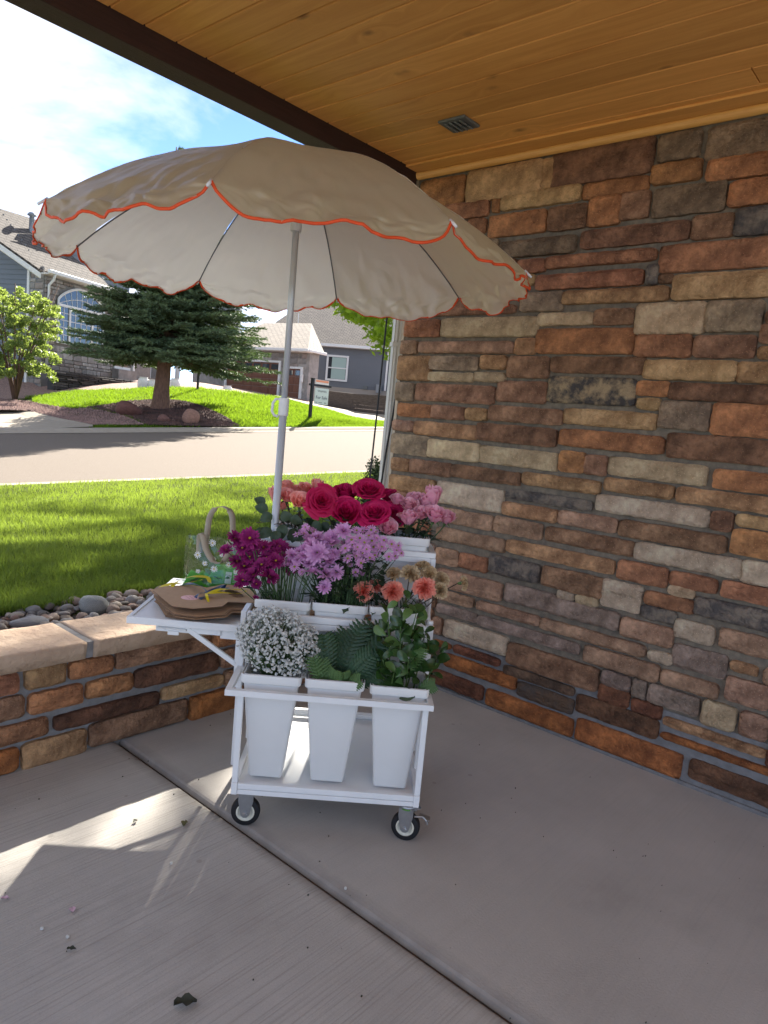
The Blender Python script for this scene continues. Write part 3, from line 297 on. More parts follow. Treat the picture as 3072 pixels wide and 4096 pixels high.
MAT['trim_wood'] = mat('trim_wood', (.66, .36, .10), rough=.5, noise_s=8, col2=(.56, .28, .07), stretch=(20, 1, 20))
MAT['beam'] = mat('beam_stain', (.042, .018, .015), rough=.6, spec=.3, noise_s=6, col2=(.028, .012, .010), stretch=(1, 18, 18), bump=.3, bump_s=20)
MAT['white_metal'] = mat('white_powder_coat', (.77, .78, .785), rough=.38, spec=.5, noise_s=7, col2=(.73, .74, .745), bump=.02, bump_s=60)
MAT['plastic'] = mat('white_plastic', (.72, .72, .71), rough=.48, spec=.4, noise_s=5, col2=(.69, .69, .68))
MAT['steel'] = mat('zinc_steel', (.42, .43, .44), rough=.38, metal=.85, noise_s=25, col2=(.34, .35, .37))
MAT['rubber'] = mat('black_rubber', (.012, .012, .014), rough=.62, spec=.35)
MAT['cream'] = mat('cream_nylon', (.66, .63, .52), rough=.5)
MAT['green_seal'] = mat('green_seal', (.10, .30, .05), rough=.6)
MAT['black'] = mat('black_paint', (.014, .014, .016), rough=.5)
MAT['pole'] = mat('pole_paint', (.50, .52, .55), rough=.3, spec=.6, metal=.15)
MAT['white'] = mat('white_paint', (.74, .74, .72), rough=.55, noise_s=4, col2=(.69, .69, .67))
MAT['downspout'] = mat('cream_metal', (.62, .61, .57), rough=.45)
MAT['vent'] = mat('grey_vent', (.13, .14, .14), rough=.6)
# ------------------------------------------------------------------ porch floor
YW = 2.65; XC = -1.646
def slab(name, x0, x1, y0, y1, m, edge):
    b = MB(); prof_n = 6; nx = 2
    xs = [x0, x1]
    # tooled edges: profile across x
    if edge == 'right': prof = [(x0, 0), (x1 - .045, 0), (x1 - .03, -.0008), (x1 - .016, -.0025), (x1 - .007, -.007), (x1, -.02), (x1, -.1)]
    else: prof = [(x0, -.1), (x0, -.02), (x0 + .007, -.007), (x0 + .016, -.0025), (x0 + .03, -.0008), (x0 + .045, 0), (x1, 0)]
    k = len(prof); vs = [(x, y0, z) for x, z in prof] + [(x, y1, z) for x, z in prof]
    b.add(vs, [(i, i + 1, k + i + 1, k + i) for i in range(k - 1)])
    return structure(link(name, b, None, m))
slab('porch_floor', -5.2, XC - .008, -3.2, YW + .03, MAT['concrete_l'], 'right')
slab('porch_floor', XC + .007, .05, -3.2, YW + .03, MAT['concrete_r'], 'left')
b = MB(); b.box(XC - .02, XC + .02, -3.2, YW, -.12, -.022)
structure(link('joint_filler', b, None, mat('joint_filler', (.035, .028, .024), rough=1, noise_s=60, col2=(.09, .05, .035))))
# ------------------------------------------------------------------ stones
def stone_mesh(L, H, seed, dep=.03):
    r = random.Random(seed); nx = max(5, min(18, int(L / .02))); nz = max(3, min(8, int(H / .016)))
    b = MB(); g = [[None] * (nz + 1) for _ in range(nx + 1)]; vs = []
    sx, sz = r.uniform(0, 50), r.uniform(0, 50)
    j = min(.0032, H * .05); cham = [r.uniform(.1, .5) for _ in range(4)]
    cut = r.random() < .35
    for i in range(nx + 1):
        for k in range(nz + 1):
            u, v = i / nx, k / nz
            x = (u - .5) * L; z = (v - .5) * H
            ex = min(u, 1 - u) * L; ez = min(v, 1 - v) * H
            # corner rounding
            cr = .006 + .012 * cham[(1 if u > .5 else 0) + (2 if v > .5 else 0)]
            if i in (0, nx): x -= math.copysign(noise.noise(Vector((sx, z * 22, sz))) * j + j * .6 + r.uniform(-.0018, .0018), u - .5)
            if k in (0, nz): z -= math.copysign(noise.noise(Vector((x * 16, sz, sx))) * j + j * .6 + r.uniform(-.0018, .0018), v - .5)
            if i in (0, nx) and k in (0, nz): x -= math.copysign(cr * .5, u - .5); z -= math.copysign(cr * .5, v - .5)
            e = min(ex, ez)
            prof = 1 - math.exp(-e / .004) if e > 0 else 0
            h = dep * (.55 + .45 * prof) + .0045 * round(1.6 * noise.noise(Vector((x * 7 + sz, z * 16, sx)))) + r.uniform(-.0012, .0012) + noise.noise(Vector((x * 9 + sx, z * 14, sz))) * .007 + noise.noise(Vector((x * 30 + sx, z * 38, sz))) * .003
            if cut: h += .004 * math.copysign(1, (v - .5 - .1 * math.sin(u * 5 + sx)))
            if e <= 1e-9: h = dep * .70 + r.uniform(-.002, .002)
            vs.append((x, -max(h, .004), z))
    for i in range(nx):
        for k in range(nz):
            a = i * (nz + 1) + k; b_ = (i + 1) * (nz + 1) + k
            b.f.append((a, b_, b_ + 1, a + 1)); b.m.append(0); b.sm.append(seed % 3 != 0)
    n0 = len(vs); ring = [i * (nz + 1) for i in range(nx + 1)] + [nx * (nz + 1) + k for k in range(1, nz + 1)] + [i * (nz + 1) + nz for i in range(nx - 1, -1, -1)] + [k for k in range(nz - 1, 0, -1)]
    for q in ring: vs.append((vs[q][0] * 1.0, .012, vs[q][2]))
    m_ = len(ring)
    for t in range(m_): b.f.append((ring[t], n0 + t, n0 + (t + 1) % m_, ring[(t + 1) % m_])); b.m.append(0); b.sm.append(False)
    b.v = vs
    return b
# big wall: local frame x = -world y (so that the face looks to -X)
wall = thing('stone_wall', 'tall tan and brown ledgestone house wall under the wooden porch ceiling', 'wall', (0, 0, 0))
b = MB(); b.box(.018, .30, -3.2, 2.68, -.05, 2.82); link('mortar_bed', b, wall, MAT['mortar'])
b = MB(); b.box(-.0, .03, -3.2, 2.69, -.02, .016); link('base_mortar', b, wall, MAT['mortar_grey'])
WALL2 = sorted(WALL, key=lambda a: (a[0] < .25))
cnt = 0; MK = sorted(SC); far_st = MB(); far_st.smooth = True
for i, (y0, y1, z0, z1, c) in enumerate(WALL2):
    y0 -= .007; y1 += .007; z0 -= .009; z1 += .009; L, H = y1 - y0, z1 - z0
    if L < .02 or H < .015: continue
    me = stone_mesh(L, H, 100 + i, .028 + rnd.uniform(-.006, .010))
    if cnt >= 298:
        far_st.cur = MK.index(c); far_st.add([(.018 + p[1], (y0 + y1) / 2 - p[0], (z0 + z1) / 2 + p[2]) for p in me.v], me.f); continue
    o = link('stone', me, wall, MAT[c], ((.018, (y0 + y1) / 2, (z0 + z1) / 2)))
    o.rotation_euler = (rnd.uniform(-.006, .006), 0, -math.pi / 2)
    cnt += 1
# grey lower mortar where the older base course shows
b = MB(); b.box(.012, .02, -3.2, 2.68, -.02, .30); link('base_mortar', b, wall, MAT['mortar_grey'])
# rest of the wall beyond the frame: same stones laid in courses
y = -.42; z = .03; rr = random.Random(9)
while z < 2.7:
    h = rr.choice([.08, .1, .12, .14]); y = -.42
    while y > -3.1:
        L = rr.uniform(.15, .45); s_ = stone_mesh(L - .018, h - .018, rr.randrange(9999))
        far_st.cur = MK.index(rr.choice('bonpprcdsqyw' if z > .3 else 'OBR'))
        if len(s_.v) > 0:
            far_st.add([(.018 + p[1], y - L / 2 - p[0], z + h / 2 + p[2]) for p in s_.v], s_.f)
        y -= L
    z += h
o = link('distant_stonework', far_st, wall, [MAT[q] for q in MK], kind='stuff')
# end face of the wall column: beige jamb behind the downspout
b = MB(); b.box(.012, .30, 2.681, 2.700, -.05, 2.80); o = link('end_trim', b, wall, mat('beige_trim', (.50, .42, .32), rough=.8))
# ------------------------------------------------------------------ low wall
low = thing('low_wall', 'low stone porch wall with a flat buff capstone beside the river rocks', 'wall')
b = MB(); b.box(-5.2, -.0, YW + .018, 2.88, -.05, .415); link('mortar_bed', b, low, MAT['mortar_grey'])
for i, (x0, x1, z0, z1, c) in enumerate(LOW):
    x0 -= .006; x1 += .006; z0 -= .007; z1 += .007
    me = stone_mesh(x1 - x0, z1 - z0, 900 + i, .028 + rnd.uniform(-.005, .008))
    o = link('stone', me, low, MAT[c], ((x0 + x1) / 2, YW + .018, (z0 + z1) / 2))
# cap stones
MAT['cap'] = mat('capstone', (.50, .37, .265), rough=.8, spec=.25, noise_s=5, col2=(.40, .28, .195), bump=.9, bump_s=11, detail=8, bdist=.03)
def capstone(x0, x1, name='capstone'):
    b = MB(); b.smooth = True; nx = int((x1 - x0) / .02); ys = [2.60, 2.604, 2.62, 2.68, 2.75, 2.82, 2.89, 2.905, 2.91]
    vs = []
    for i in range(nx + 1):
        x = x0 + (x1 - x0) * i / nx
        col = [(x, 2.605 + .008 * fbm(x * 6, 7), .415)]
        for j, yy in enumerate(ys):
            z = .485 + .0025 * fbm(x * 5, yy * 5, 3)
            if j in (0, 8): z -= .008
            jag = .007 * fbm(x * 9, 1.5) if j < 3 else (.007 * fbm(x * 9, 5.5) if j > 6 else 0)
            col.append((x, yy + jag, z))
        col.append((x, 2.905, .415)); vs += col
    k = len(ys) + 2; fs = []
    for i in range(nx):
        for j in range(k - 1): fs.append((i * k + j, i * k + j + 1, (i + 1) * k + j + 1, (i + 1) * k + j)[::-1])
        fs.append((i * k, (i + 1) * k, (i + 1) * k + k - 1, i * k + k - 1)[::-1])
    fs.append(tuple(range(k))); fs.append(tuple(nx * k + j for j in range(k))[::-1])
    b.add(vs, fs); return link(name, b, low, MAT['cap'])
capstone(-1.80, -.72); capstone(-2.86, -1.835); capstone(-3.9, -2.885); capstone(-5.0, -3.92); capstone(-.69, .0)
b = MB()
for x in (-1.82, -2.872, -3.91, -.705): b.box(x - .018, x + .018, 2.612, 2.90, .416, .481)
link('cap_mortar', b, low, MAT['mortar_grey'])
# ------------------------------------------------------------------ porch roof
roof = thing('porch_roof', 'stained pine tongue and groove porch ceiling with dark brown edge beam', 'roof')
ZC = 2.84; x = -.02; i = 0
pm = {}
while x > -3.7:
    w_ = .138; y0 = -3.0
    cuts = [-1.4, 2.672]
    if i % 3 == 1: cuts.insert(1, [.4, .9, 1.5, -.3][i % 4])
    for a, c in zip(cuts[:-1], cuts[1:]):
        key = (round(a, 2), round(c, 2))
        if key not in pm:
            bb_ = MB(); L = c - a - .005; g = .008
            pr = [(-.0662, .03), (-.0665, g), (-.0635, 0), (.0635, 0), (.0665, g), (.0662, .03)]
            k = len(pr); bb_.add([(px, -L / 2, pz) for px, pz in pr] + [(px, L / 2, pz) for px, pz in pr], [(q, q + 1, k + q + 1, k + q) for q in range(k - 1)] + [tuple(range(k)), tuple(range(2 * k - 1, k - 1, -1))])
            pm[key] = bb_.mesh('plank'); pm[key].materials.append(MAT['wood'])
        link('plank', pm[key], roof, None, (x - w_ / 2, (a + c) / 2, ZC))
    x -= w_; i += 1
b = MB(); b.box(-3.75, .3, -1.45, 3.02, 2.872, 2.94); link('roof_deck', b, roof, mat('dark_deck', (.05, .03, .02), rough=.9))
b = MB(); b.bevbox(-3.75, -.01, 2.673, 2.795, 2.752, 2.87, .003); link('edge_beam', b, roof, MAT['beam'])
b = MB(); b.bevbox(-3.75, .3, 2.93, 3.03, 2.885, 3.0, .01); link('gutter', b, roof, MAT['white'])
b = MB(); b.bevbox(-.12, -.005, -1.4, 2.67, 2.828, 2.8395, .002); link('ceiling_border', b, roof, MAT['wood'])
b = MB(); b.smooth = True
pr = [(.0, 2.795), (-.012, 2.795), (-.022, 2.802), (-.027, 2.814), (-.027, 2.826), (0, 2.8275)]
k = len(pr); b.add([(p, -1.4, q) for p, q in pr] + [(p, 2.67, q) for p, q in pr], [(q, q + 1, k + q + 1, k + q) for q in range(k - 1)] + [tuple(range(2 * k - 1, k - 1, -1))]); link('trim_strip', b, roof, MAT['trim_wood'])
# house roof to the right behind the wall (casts the eave shadow)
hs_ = thing('porch_house', 'rest of the stone house to the right of the porch wall', 'house')
b = MB(); b.box(.30, 6.0, -3.2, 2.735, -.05, 2.82); link('garage_wall', b, hs_, MAT['mortar'])
b = MB(); b.box(.30, 6.5, -3.2, 3.02, 2.87, 2.95); link('roof', b, hs_, MAT['beam'])
# ceiling vent
v = thing('ceiling_vent', 'small grey louvred vent fixed to the pine ceiling', 'vent', (-.418, 2.108, ZC))
b = MB(); b.bevbox(-.065, .065, -.075, .075, -.012, 0, .004); link('vent_plate', b, v, MAT['vent'])
for q in range(4):
    for sgn in (-1, 1):
        b = MB(); mt = Matrix.Translation((sgn * .024, -.042 + q * .028, -.017)) @ Matrix.Rotation(R(28), 4, 'X'); b.box(-.02, .02, -.010, .010, -.003, .003, mt); link('louvre', b, v, MAT['vent'])
# downspout beyond the corner
d = thing('downspout', 'cream ribbed rain downspout against the end of the stone wall', 'downspout', (.120, 2.785, 0))
b = MB(); pr = []
for q in range(25):
    u = q / 24; pr.append((-.055 + .110 * u, -.03 + .004 * math.sin(u * math.pi * 10)))
pr += [(.055, .03), (-.055, .03)]
k = len(pr); b.add([(x_, y_, .0) for x_, y_ in pr] + [(x_, y_, 2.78) for x_, y_ in pr], [(q, (q + 1) % k, k + (q + 1) % k, k + q) for q in range(k)])
o = link('pipe', b, d, MAT['downspout']); o.rotation_euler = (0, 0, R(-35))
for zq in (1.9, .5):
    b = MB(); b.box(-.062, .062, -.034, .036, zq, zq + .025); o = link('strap', b, d, MAT['downspout']); o.rotation_euler = (0, 0, R(-35))
# black cables
b = MB(); b.smooth = True
b.tube([(.115, 2.86, 2.8), (.10, 2.90, 2.12), (.092, 2.9, 1.67), (.083, 2.9, 1.35), (.07, 2.9, .9), (.06, 2.9, .55)], .006, 6)
tag(link('cable', b, None, MAT['black']), 'straight black cable hanging from the roof just left of the downspout', 'cable')
b = MB(); b.smooth = True
b.tube([(.108, 2.76, 2.8), (.107, 2.77, 2.11), (.130, 2.77, 1.95), (.128, 2.765, 1.87), (.098, 2.75, 1.76), (.075, 2.75, 1.64), (.068, 2.755, 1.5), (.045, 2.76, 1.31), (.03, 2.77, 1.0), (.05, 2.8, .5)], .006, 6)
tag(link('cable', b, None, MAT['black']), 'slack black cable curving down in front of the cream downspout', 'cable')
# ------------------------------------------------------------------ flower cart
CA = Vector((-1.697, 1.822, 0)); cw = Vector((.678, -.735, 0)).normalized(); cd = Vector((-cw.y, cw.x, 0)); CRZ = math.atan2(cw.y, cw.x)
def CW(w_, d_, z_): return CA + cw * w_ + cd * d_ + Vector((0, 0, z_))
cart = thing('flower_cart', 'white three tier metal flower cart on casters holding nine flower buckets', 'cart', CA, CRZ)
WM = MAT['white_metal']; T = .020
def bar(name, *boxes, parent=None, m=WM, bev=.0018):
    b = MB()
    for bx_ in boxes: b.bevbox(*bx_, bev)
    return link(name, b, parent or cart, m)
# base: two stacked tubes all round with corner blocks
for z0, z1 in ((.137, .1545), (.1560, .1765)):
    bar('base_rail', (.022, .632, .0, T, z0, z1)); bar('base_rail', (.022, .632, .64, .66, z0, z1))
    bar('base_rail', (.0, T, .022, .638, z0, z1)); bar('base_rail', (.634, .654, .022, .638, z0, z1))
for x in (0, .632):
    for y in (-.001, .6395): bar('corner_block', (x, x + .0215, y, y + .0215, .135, .178))
b = MB(); b.box(.018, .636, .018, .642, .158, .162); tray = link('tray', b, cart, mat('tray_sheet', (.78, .80, .81), rough=.35))
b = MB(); b.bevbox(.02, .634, .612, .638, .178, .196, .003); link('tray_lip', b, cart, WM)
for x in (.001, .633): bar('front_post', (x, x + T, 0, T, .1785, .5025))
# front ring
b = MB(); y0, y1 = -.035, -.015
b.prism([(-.037, y0, .503), (.664, y0, .503), (.644, y1, .503), (-.017, y1, .503)], (0, 0, 1), .020); link('front_rail', b, cart, WM)
b = MB(); b.prism([(-.037, y0, .503), (-.017, y1, .503), (-.017, .20, .503), (-.037, .20, .503)], (0, 0, 1), .020); link('side_rail', b, cart, WM)
b = MB(); b.prism([(.664, y0, .503), (.664, .20, .503), (.644, .20, .503), (.644, y1, .503)], (0, 0, 1), .020); link('side_rail', b, cart, WM)
bar('bucket_bar', (-.017, .644, .175, .195, .503, .523))
# middle tier
for x in (-.037, .645): bar('middle_post', (x, x + T, .20, .22, .137, .674))
bar('middle_rail', (-.015, .643, .20, .22, .7025, .727)); bar('middle_rail', (-.015, .643, .20, .22, .677, .7010))
for x in (-.037, .645): bar('corner_block', (x, x + .0205, .1995, .2205, .6755, .7285))
bar('side_rail', (-.037, -.017, .222, .43, .705, .727)); bar('side_rail', (.645, .665, .222, .43, .705, .727))
b = MB(); b.box(-.015, .643, .226, .230, .50, .676); link('middle_panel', b, cart, WM)
bar('bucket_bar', (-.015, .643, .395, .412, .700, .722))
# top tier
for x in (-.020, .655): bar('top_post', (x, x + T, .43, .45, .137, .9355))
bar('top_rail', (-.018, .673, .43, .45, .937, .958)); bar('panel_frame', (.0, .655, .432, .448, .915, .9365))
b = MB(); b.box(.0, .655, .452, .456, .735, .914); link('top_panel', b, cart, WM)
b = MB(); b.box(.0, .655, .440, .66, .728, .733); link('inner_shelf', b, cart, WM)
for x in (-.018, .655): bar('side_rail', (x, x + T, .4505, .66, .937, .958))
bar('top_rail', (.002, .655, .64, .66, .937, .958))
for x in (-.018, .655): bar('rear_post', (x, x + T, .6405, .66, .1785, .9365))
b = MB(); b.tube([(.660, .44, .80), (.648, .26, .738)], .009, 4); link('brace', b, cart, WM)
b = MB(); b.smooth = True; b.lathe([(0, .012), (.010, .012), (.011, .004), (.011, 0)], 12, Matrix.Translation((.656, .235, .728))); link('knob', b, cart, WM)
# brake clamp at the right side
b = MB(); b.tube([(.655, .33, .315), (.685, .31, .325)], .006, 6); link('clamp', b, cart, MAT['steel'])
# casters
def caster(x, y, rot, brake):
    c = bpy.data.objects.new('caster', None); COL.objects.link(c); c.parent = cart; c.location = (x, y, 0); c.rotation_euler = (0, 0, rot); c.empty_display_size = .05
    rw = .0508
    b = MB(); b.smooth = True; AX = Matrix.Translation((0, 0, rw)) @ Matrix.Rotation(math.pi / 2, 4, 'X')
    b.lathe([(.032, -.015), (.046, -.0155), (.0495, -.013), (.0508, -.006), (.0508, .006), (.0495, .013), (.046, .0155), (.032, .015)], 40, AX); link('tyre', b, c, MAT['rubber'])
    b = MB(); b.smooth = True
    b.lathe([(.0001, -.013), (.010, -.013), (.012, -.008), (.024, -.008), (.026, -.0155), (.0325, -.0155), (.0325, .0155), (.026, .0155), (.024, .008), (.012, .008), (.010, .013), (.0001, .013)], 40, AX); link('rim', b, c, MAT['cream'])
    b = MB()
    for sg in (-1, 1):
        yy = sg * .021; wtop = .026
        pts = [(-wtop, yy, .126), (-wtop, yy, .098), (-.020, yy, .068), (-.015, yy, .045), (-.006, yy, .036), (.006, yy, .036), (.015, yy, .045), (.020, yy, .068), (wtop, yy, .098), (wtop, yy, .126)]
        b.prism(pts, (0, 1, 0), .003 * sg)
    b.box(-.026, .026, -.024, .024, .122, .1265); b.smooth = True
    b.lathe([(.030, .126), (.031, .131), (.026, .1345)], 24)
    link('bracket', b, c, MAT['steel'])
    b = MB(); b.smooth = False
    for sg in (-1, 1): b.lathe([(.0001, 0), (.0085, 0), (.0085, .006), (.006, .008), (.0001, .008)], 6, Matrix.Translation((0, sg * .0242, rw)) @ Matrix.Rotation(-sg * math.pi / 2, 4, 'X'))
    for dx in (-.036, .040): b.lathe([(.0001, .128), (.009, .128), (.009, .1345)], 6, Matrix.Translation((dx, -.012, 0)))
    link('bolt', b, c, MAT['steel'])
    if brake:
        b = MB(); b.smooth = True; b.lathe([(.027, .1185), (.029, .1215), (.027, .1235)], 28); link('seal_ring', b, c, MAT['green_seal'])
        b = MB(); b.bevbox(.026, .066, -.014, .014, .102, .106, .001, Matrix.Rotation(R(10), 4, 'Y')); b.tube([(.03, -.016, .098), (.060, -.018, .104), (.072, -.016, .092), (.078, -.014, .078)], .0035, 6); b.bevbox(.045, .062, -.018, .018, .110, .128, .002, Matrix.Rotation(R(-12), 4, 'Y'))
        link('brake_lever', b, c, MAT['steel'])
caster(.050, .052, R(2), False); caster(.617, .030, R(-14), True); caster(.050, .60, 0, False); caster(.61, .60, R(20), True)
# side shelf
shelf = bpy.data.objects.new('side_shelf', None); COL.objects.link(shelf); shelf.parent = cart
def sp(name, b, m=WM): return link(name, b, shelf, m)
b = MB(); b.box(-.430, -.052, .214, .815, .667, .6695); sp('shelf_top', b)
b = MB(); b.bevbox(-.445, -.038, .20, .217, .648, .6735, .001); sp('shelf_edge', b)
b = MB(); b.bevbox(-.445, -.038, .813, .83, .648, .6735, .001); sp('shelf_edge', b)
b = MB(); b.bevbox(-.445, -.429, .217, .813, .648, .6738, .001); sp('shelf_edge', b)
b = MB(); b.bevbox(-.054, -.038, .217, .813, .648, .6738, .001); sp('shelf_edge', b)
for yy in (.222, .78):
    b = MB(); b.bevbox(-.345, -.10, yy, yy + .012, .622, .647, .001); b.box(-.11, -.039, yy, yy + .004, .612, .647); sp('hinge_plate', b)
    b = MB(); b.tube([(-.335, yy - .004, .637), (-.235, yy - .004, .634)], .004, 4); b.bevbox(-.30, -.26, yy - .006, yy, .612, .626, .001, None); sp('latch', b)
    b = MB(); m_ = Matrix.Translation((-.150, yy + .004, .585)) @ Matrix.Rotation(R(33), 4, 'Y'); b.bevbox(-.122, .122, -.006, .006, -.009, .009, .001, m_); sp('shelf_brace', b)
    b = MB(); b.bevbox(-.052, -.0375, yy - .002, yy + .016, .43, .61, .001); sp('hinge_plate', b)
    for q in ((-.235, .634), (-.25, .634), (-.28, .634), (-.31, .634), (-.045, .59), (-.045, .45)):
        b = MB(); b.smooth = True; b.lathe([(.0001, .002), (.004, .0015), (.004, 0)], 8, Matrix.Translation((q[0], yy - .0015, q[1])) @ Matrix.Rotation(math.pi / 2, 4, 'X')); sp('rivet', b, MAT['steel'])
# ------------------------------------------------------------------ buckets
def bucket_meshes(hz=.385):
    b = MB(); b.smooth = True
    hx, hy = .0965, .082
    lv = [(0, 0, .0001, .0001, .00005, 0), (0, 0, .056, .046, .008, 0), (0, 0, .059, .049, .012, .004), (0, 0, hx * .97, hy * .97, .012, hz - .036), (0, 0, hx * .97, hy * .97, .012, hz - .008), (0, 0, hx - .002, hy - .002, .012, hz - .001), (0, 0, hx - .005, hy - .005, .010, hz - .001), (0, 0, hx * .97 - .004, hy * .97 - .004, .010, hz - .03), (0, 0, .055, .045, .008, .01), (0, 0, .0001, .0001, .00005, .01)]
    b.rrect(lv, 5); body = b.mesh('bucket_body')
    b = MB(); b.smooth = True
    b.rrect([(0, 0, hx - .001, hy - .001, .012, hz - .030), (0, 0, .1015, .088, .016, hz - .0315), (0, 0, .1025, .089, .017, hz - .029), (0, 0, .1035, .090, .018, hz - .003), (0, 0, .1025, .089, .017, hz), (0, 0, .1005, .087, .015, hz), (0, 0, .0995, .086, .014, hz - .003), (0, 0, .0968, .083, .012, hz - .012)], 5)
    b.f.pop(); b.m.pop(); b.sm.pop(); rim = b.mesh('bucket_rim')
    return body, rim
bbody, brim = bucket_meshes(); bbody.materials.append(MAT['plastic']); brim.materials.append(MAT['plastic'])
BUCK = {}
for key, w_, d_, zb, rot, lab in (
    ('f0', .107, .108, .176, 0, 'white tapered bucket of baby\'s breath at the left of the front row'),
    ('f1', .325, .108, .176, 0, 'white tapered bucket of ferns in the middle of the front row'),
    ('f2', .550, .108, .170, -1, 'white tapered bucket of broad green leaves at the right of the front row'),
    ('m0', .106, .315, .385, 0, 'white bucket of dark purple daisies at the left of the middle row'),
    ('m1', .318, .315, .389, 0, 'white bucket of lavender daisies in the centre of the middle row'),
    ('m2', .529, .315, .392, 0, 'white bucket of carnations at the right of the middle row'),
    ('t0', .130, .545, .620, 0, 'white bucket of coral pink roses beside the umbrella pole in the back row'),
    ('t1', .338, .545, .620, 0, 'white bucket of magenta roses in the middle of the back row'),
    ('t2', .545, .535, .625, 0, 'white bucket of pale pink roses at the right of the back row')):
    t = thing('bucket', lab, 'bucket', CW(w_, d_, zb), CRZ + R(rot), 'white plastic flower buckets on the cart')
    link('body', bbody, t); link('rim', brim, t); BUCK[key] = (w_, d_, zb + .385)
    if key[0] == 'm' or key[0] == 't':
        pass
# ------------------------------------------------------------------ umbrella
um = thing('umbrella', 'large beige beach umbrella with silver lining and orange scalloped trim', 'umbrella', UCEN)
UC = Vector(UCEN); tips = [Vector(t) - UC for t in UTIPS]; uax = Vector((-.014, 0, 1)).normalized(); UH = .36
def canopy_mat():
    m = bpy.data.materials.new('canopy_fabric'); m.use_nodes = True; n = m.node_tree.nodes; l = m.node_tree.links; b = n['Principled BSDF']
    g = n.new('ShaderNodeNewGeometry'); mxn = n.new('ShaderNodeMix'); mxn.data_type = 'RGBA'; l.new(g.outputs['Backfacing'], mxn.inputs['Factor'])
    mxn.inputs['A'].default_value = (.42, .34, .235, 1); mxn.inputs['B'].default_value = (.86, .83, .76, 1); l.new(mxn.outputs['Result'], b.inputs['Base Color'])
    b.inputs['Roughness'].default_value = .30; b.inputs['Specular IOR Level'].default_value = .55
    tr = n.new('ShaderNodeBsdfTranslucent'); tr.inputs['Color'].default_value = (.88, .78, .62, 1); ms = n.new('ShaderNodeMixShader'); ms.inputs[0].default_value = .48
    t = n.new('ShaderNodeTexCoord'); a = n.new('ShaderNodeTexNoise'); a.inputs['Scale'].default_value = 7; a.inputs['Detail'].default_value = 4; a.inputs['Distortion'].default_value = 1.6; l.new(t.outputs['Object'], a.inputs['Vector'])
    wv = n.new('ShaderNodeTexNoise'); wv.inputs['Scale'].default_value = 420; wv.inputs['Detail'].default_value = 1; l.new(t.outputs['Object'], wv.inputs['Vector'])
    b1 = n.new('ShaderNodeBump'); b1.inputs['Strength'].default_value = .25; b1.inputs['Distance'].default_value = .02; l.new(a.outputs['Fac'], b1.inputs['Height'])
    b2 = n.new('ShaderNodeBump'); b2.inputs['Strength'].default_value = .15; b2.inputs['Distance'].default_value = .0005; l.new(wv.outputs['Fac'], b2.inputs['Height']); l.new(b1.outputs[0], b2.inputs['Normal'])
    l.new(b2.outputs[0], b.inputs['Normal']); l.new(b.outputs[0], ms.inputs[1]); l.new(tr.outputs[0], ms.inputs[2]); l.new(ms.outputs[0], n['Material Output'].inputs['Surface'])
    return m
MC = canopy_mat(); MAT['orange'] = mat('orange_binding', (.72, .085, .02), rough=.55, spec=.3)
NU, NV, NW = 48, 30, 14
RU = tips[0].length
def rib_pt(i, v): return tips[i % 8] * v + uax * UH * (1 - v * v)
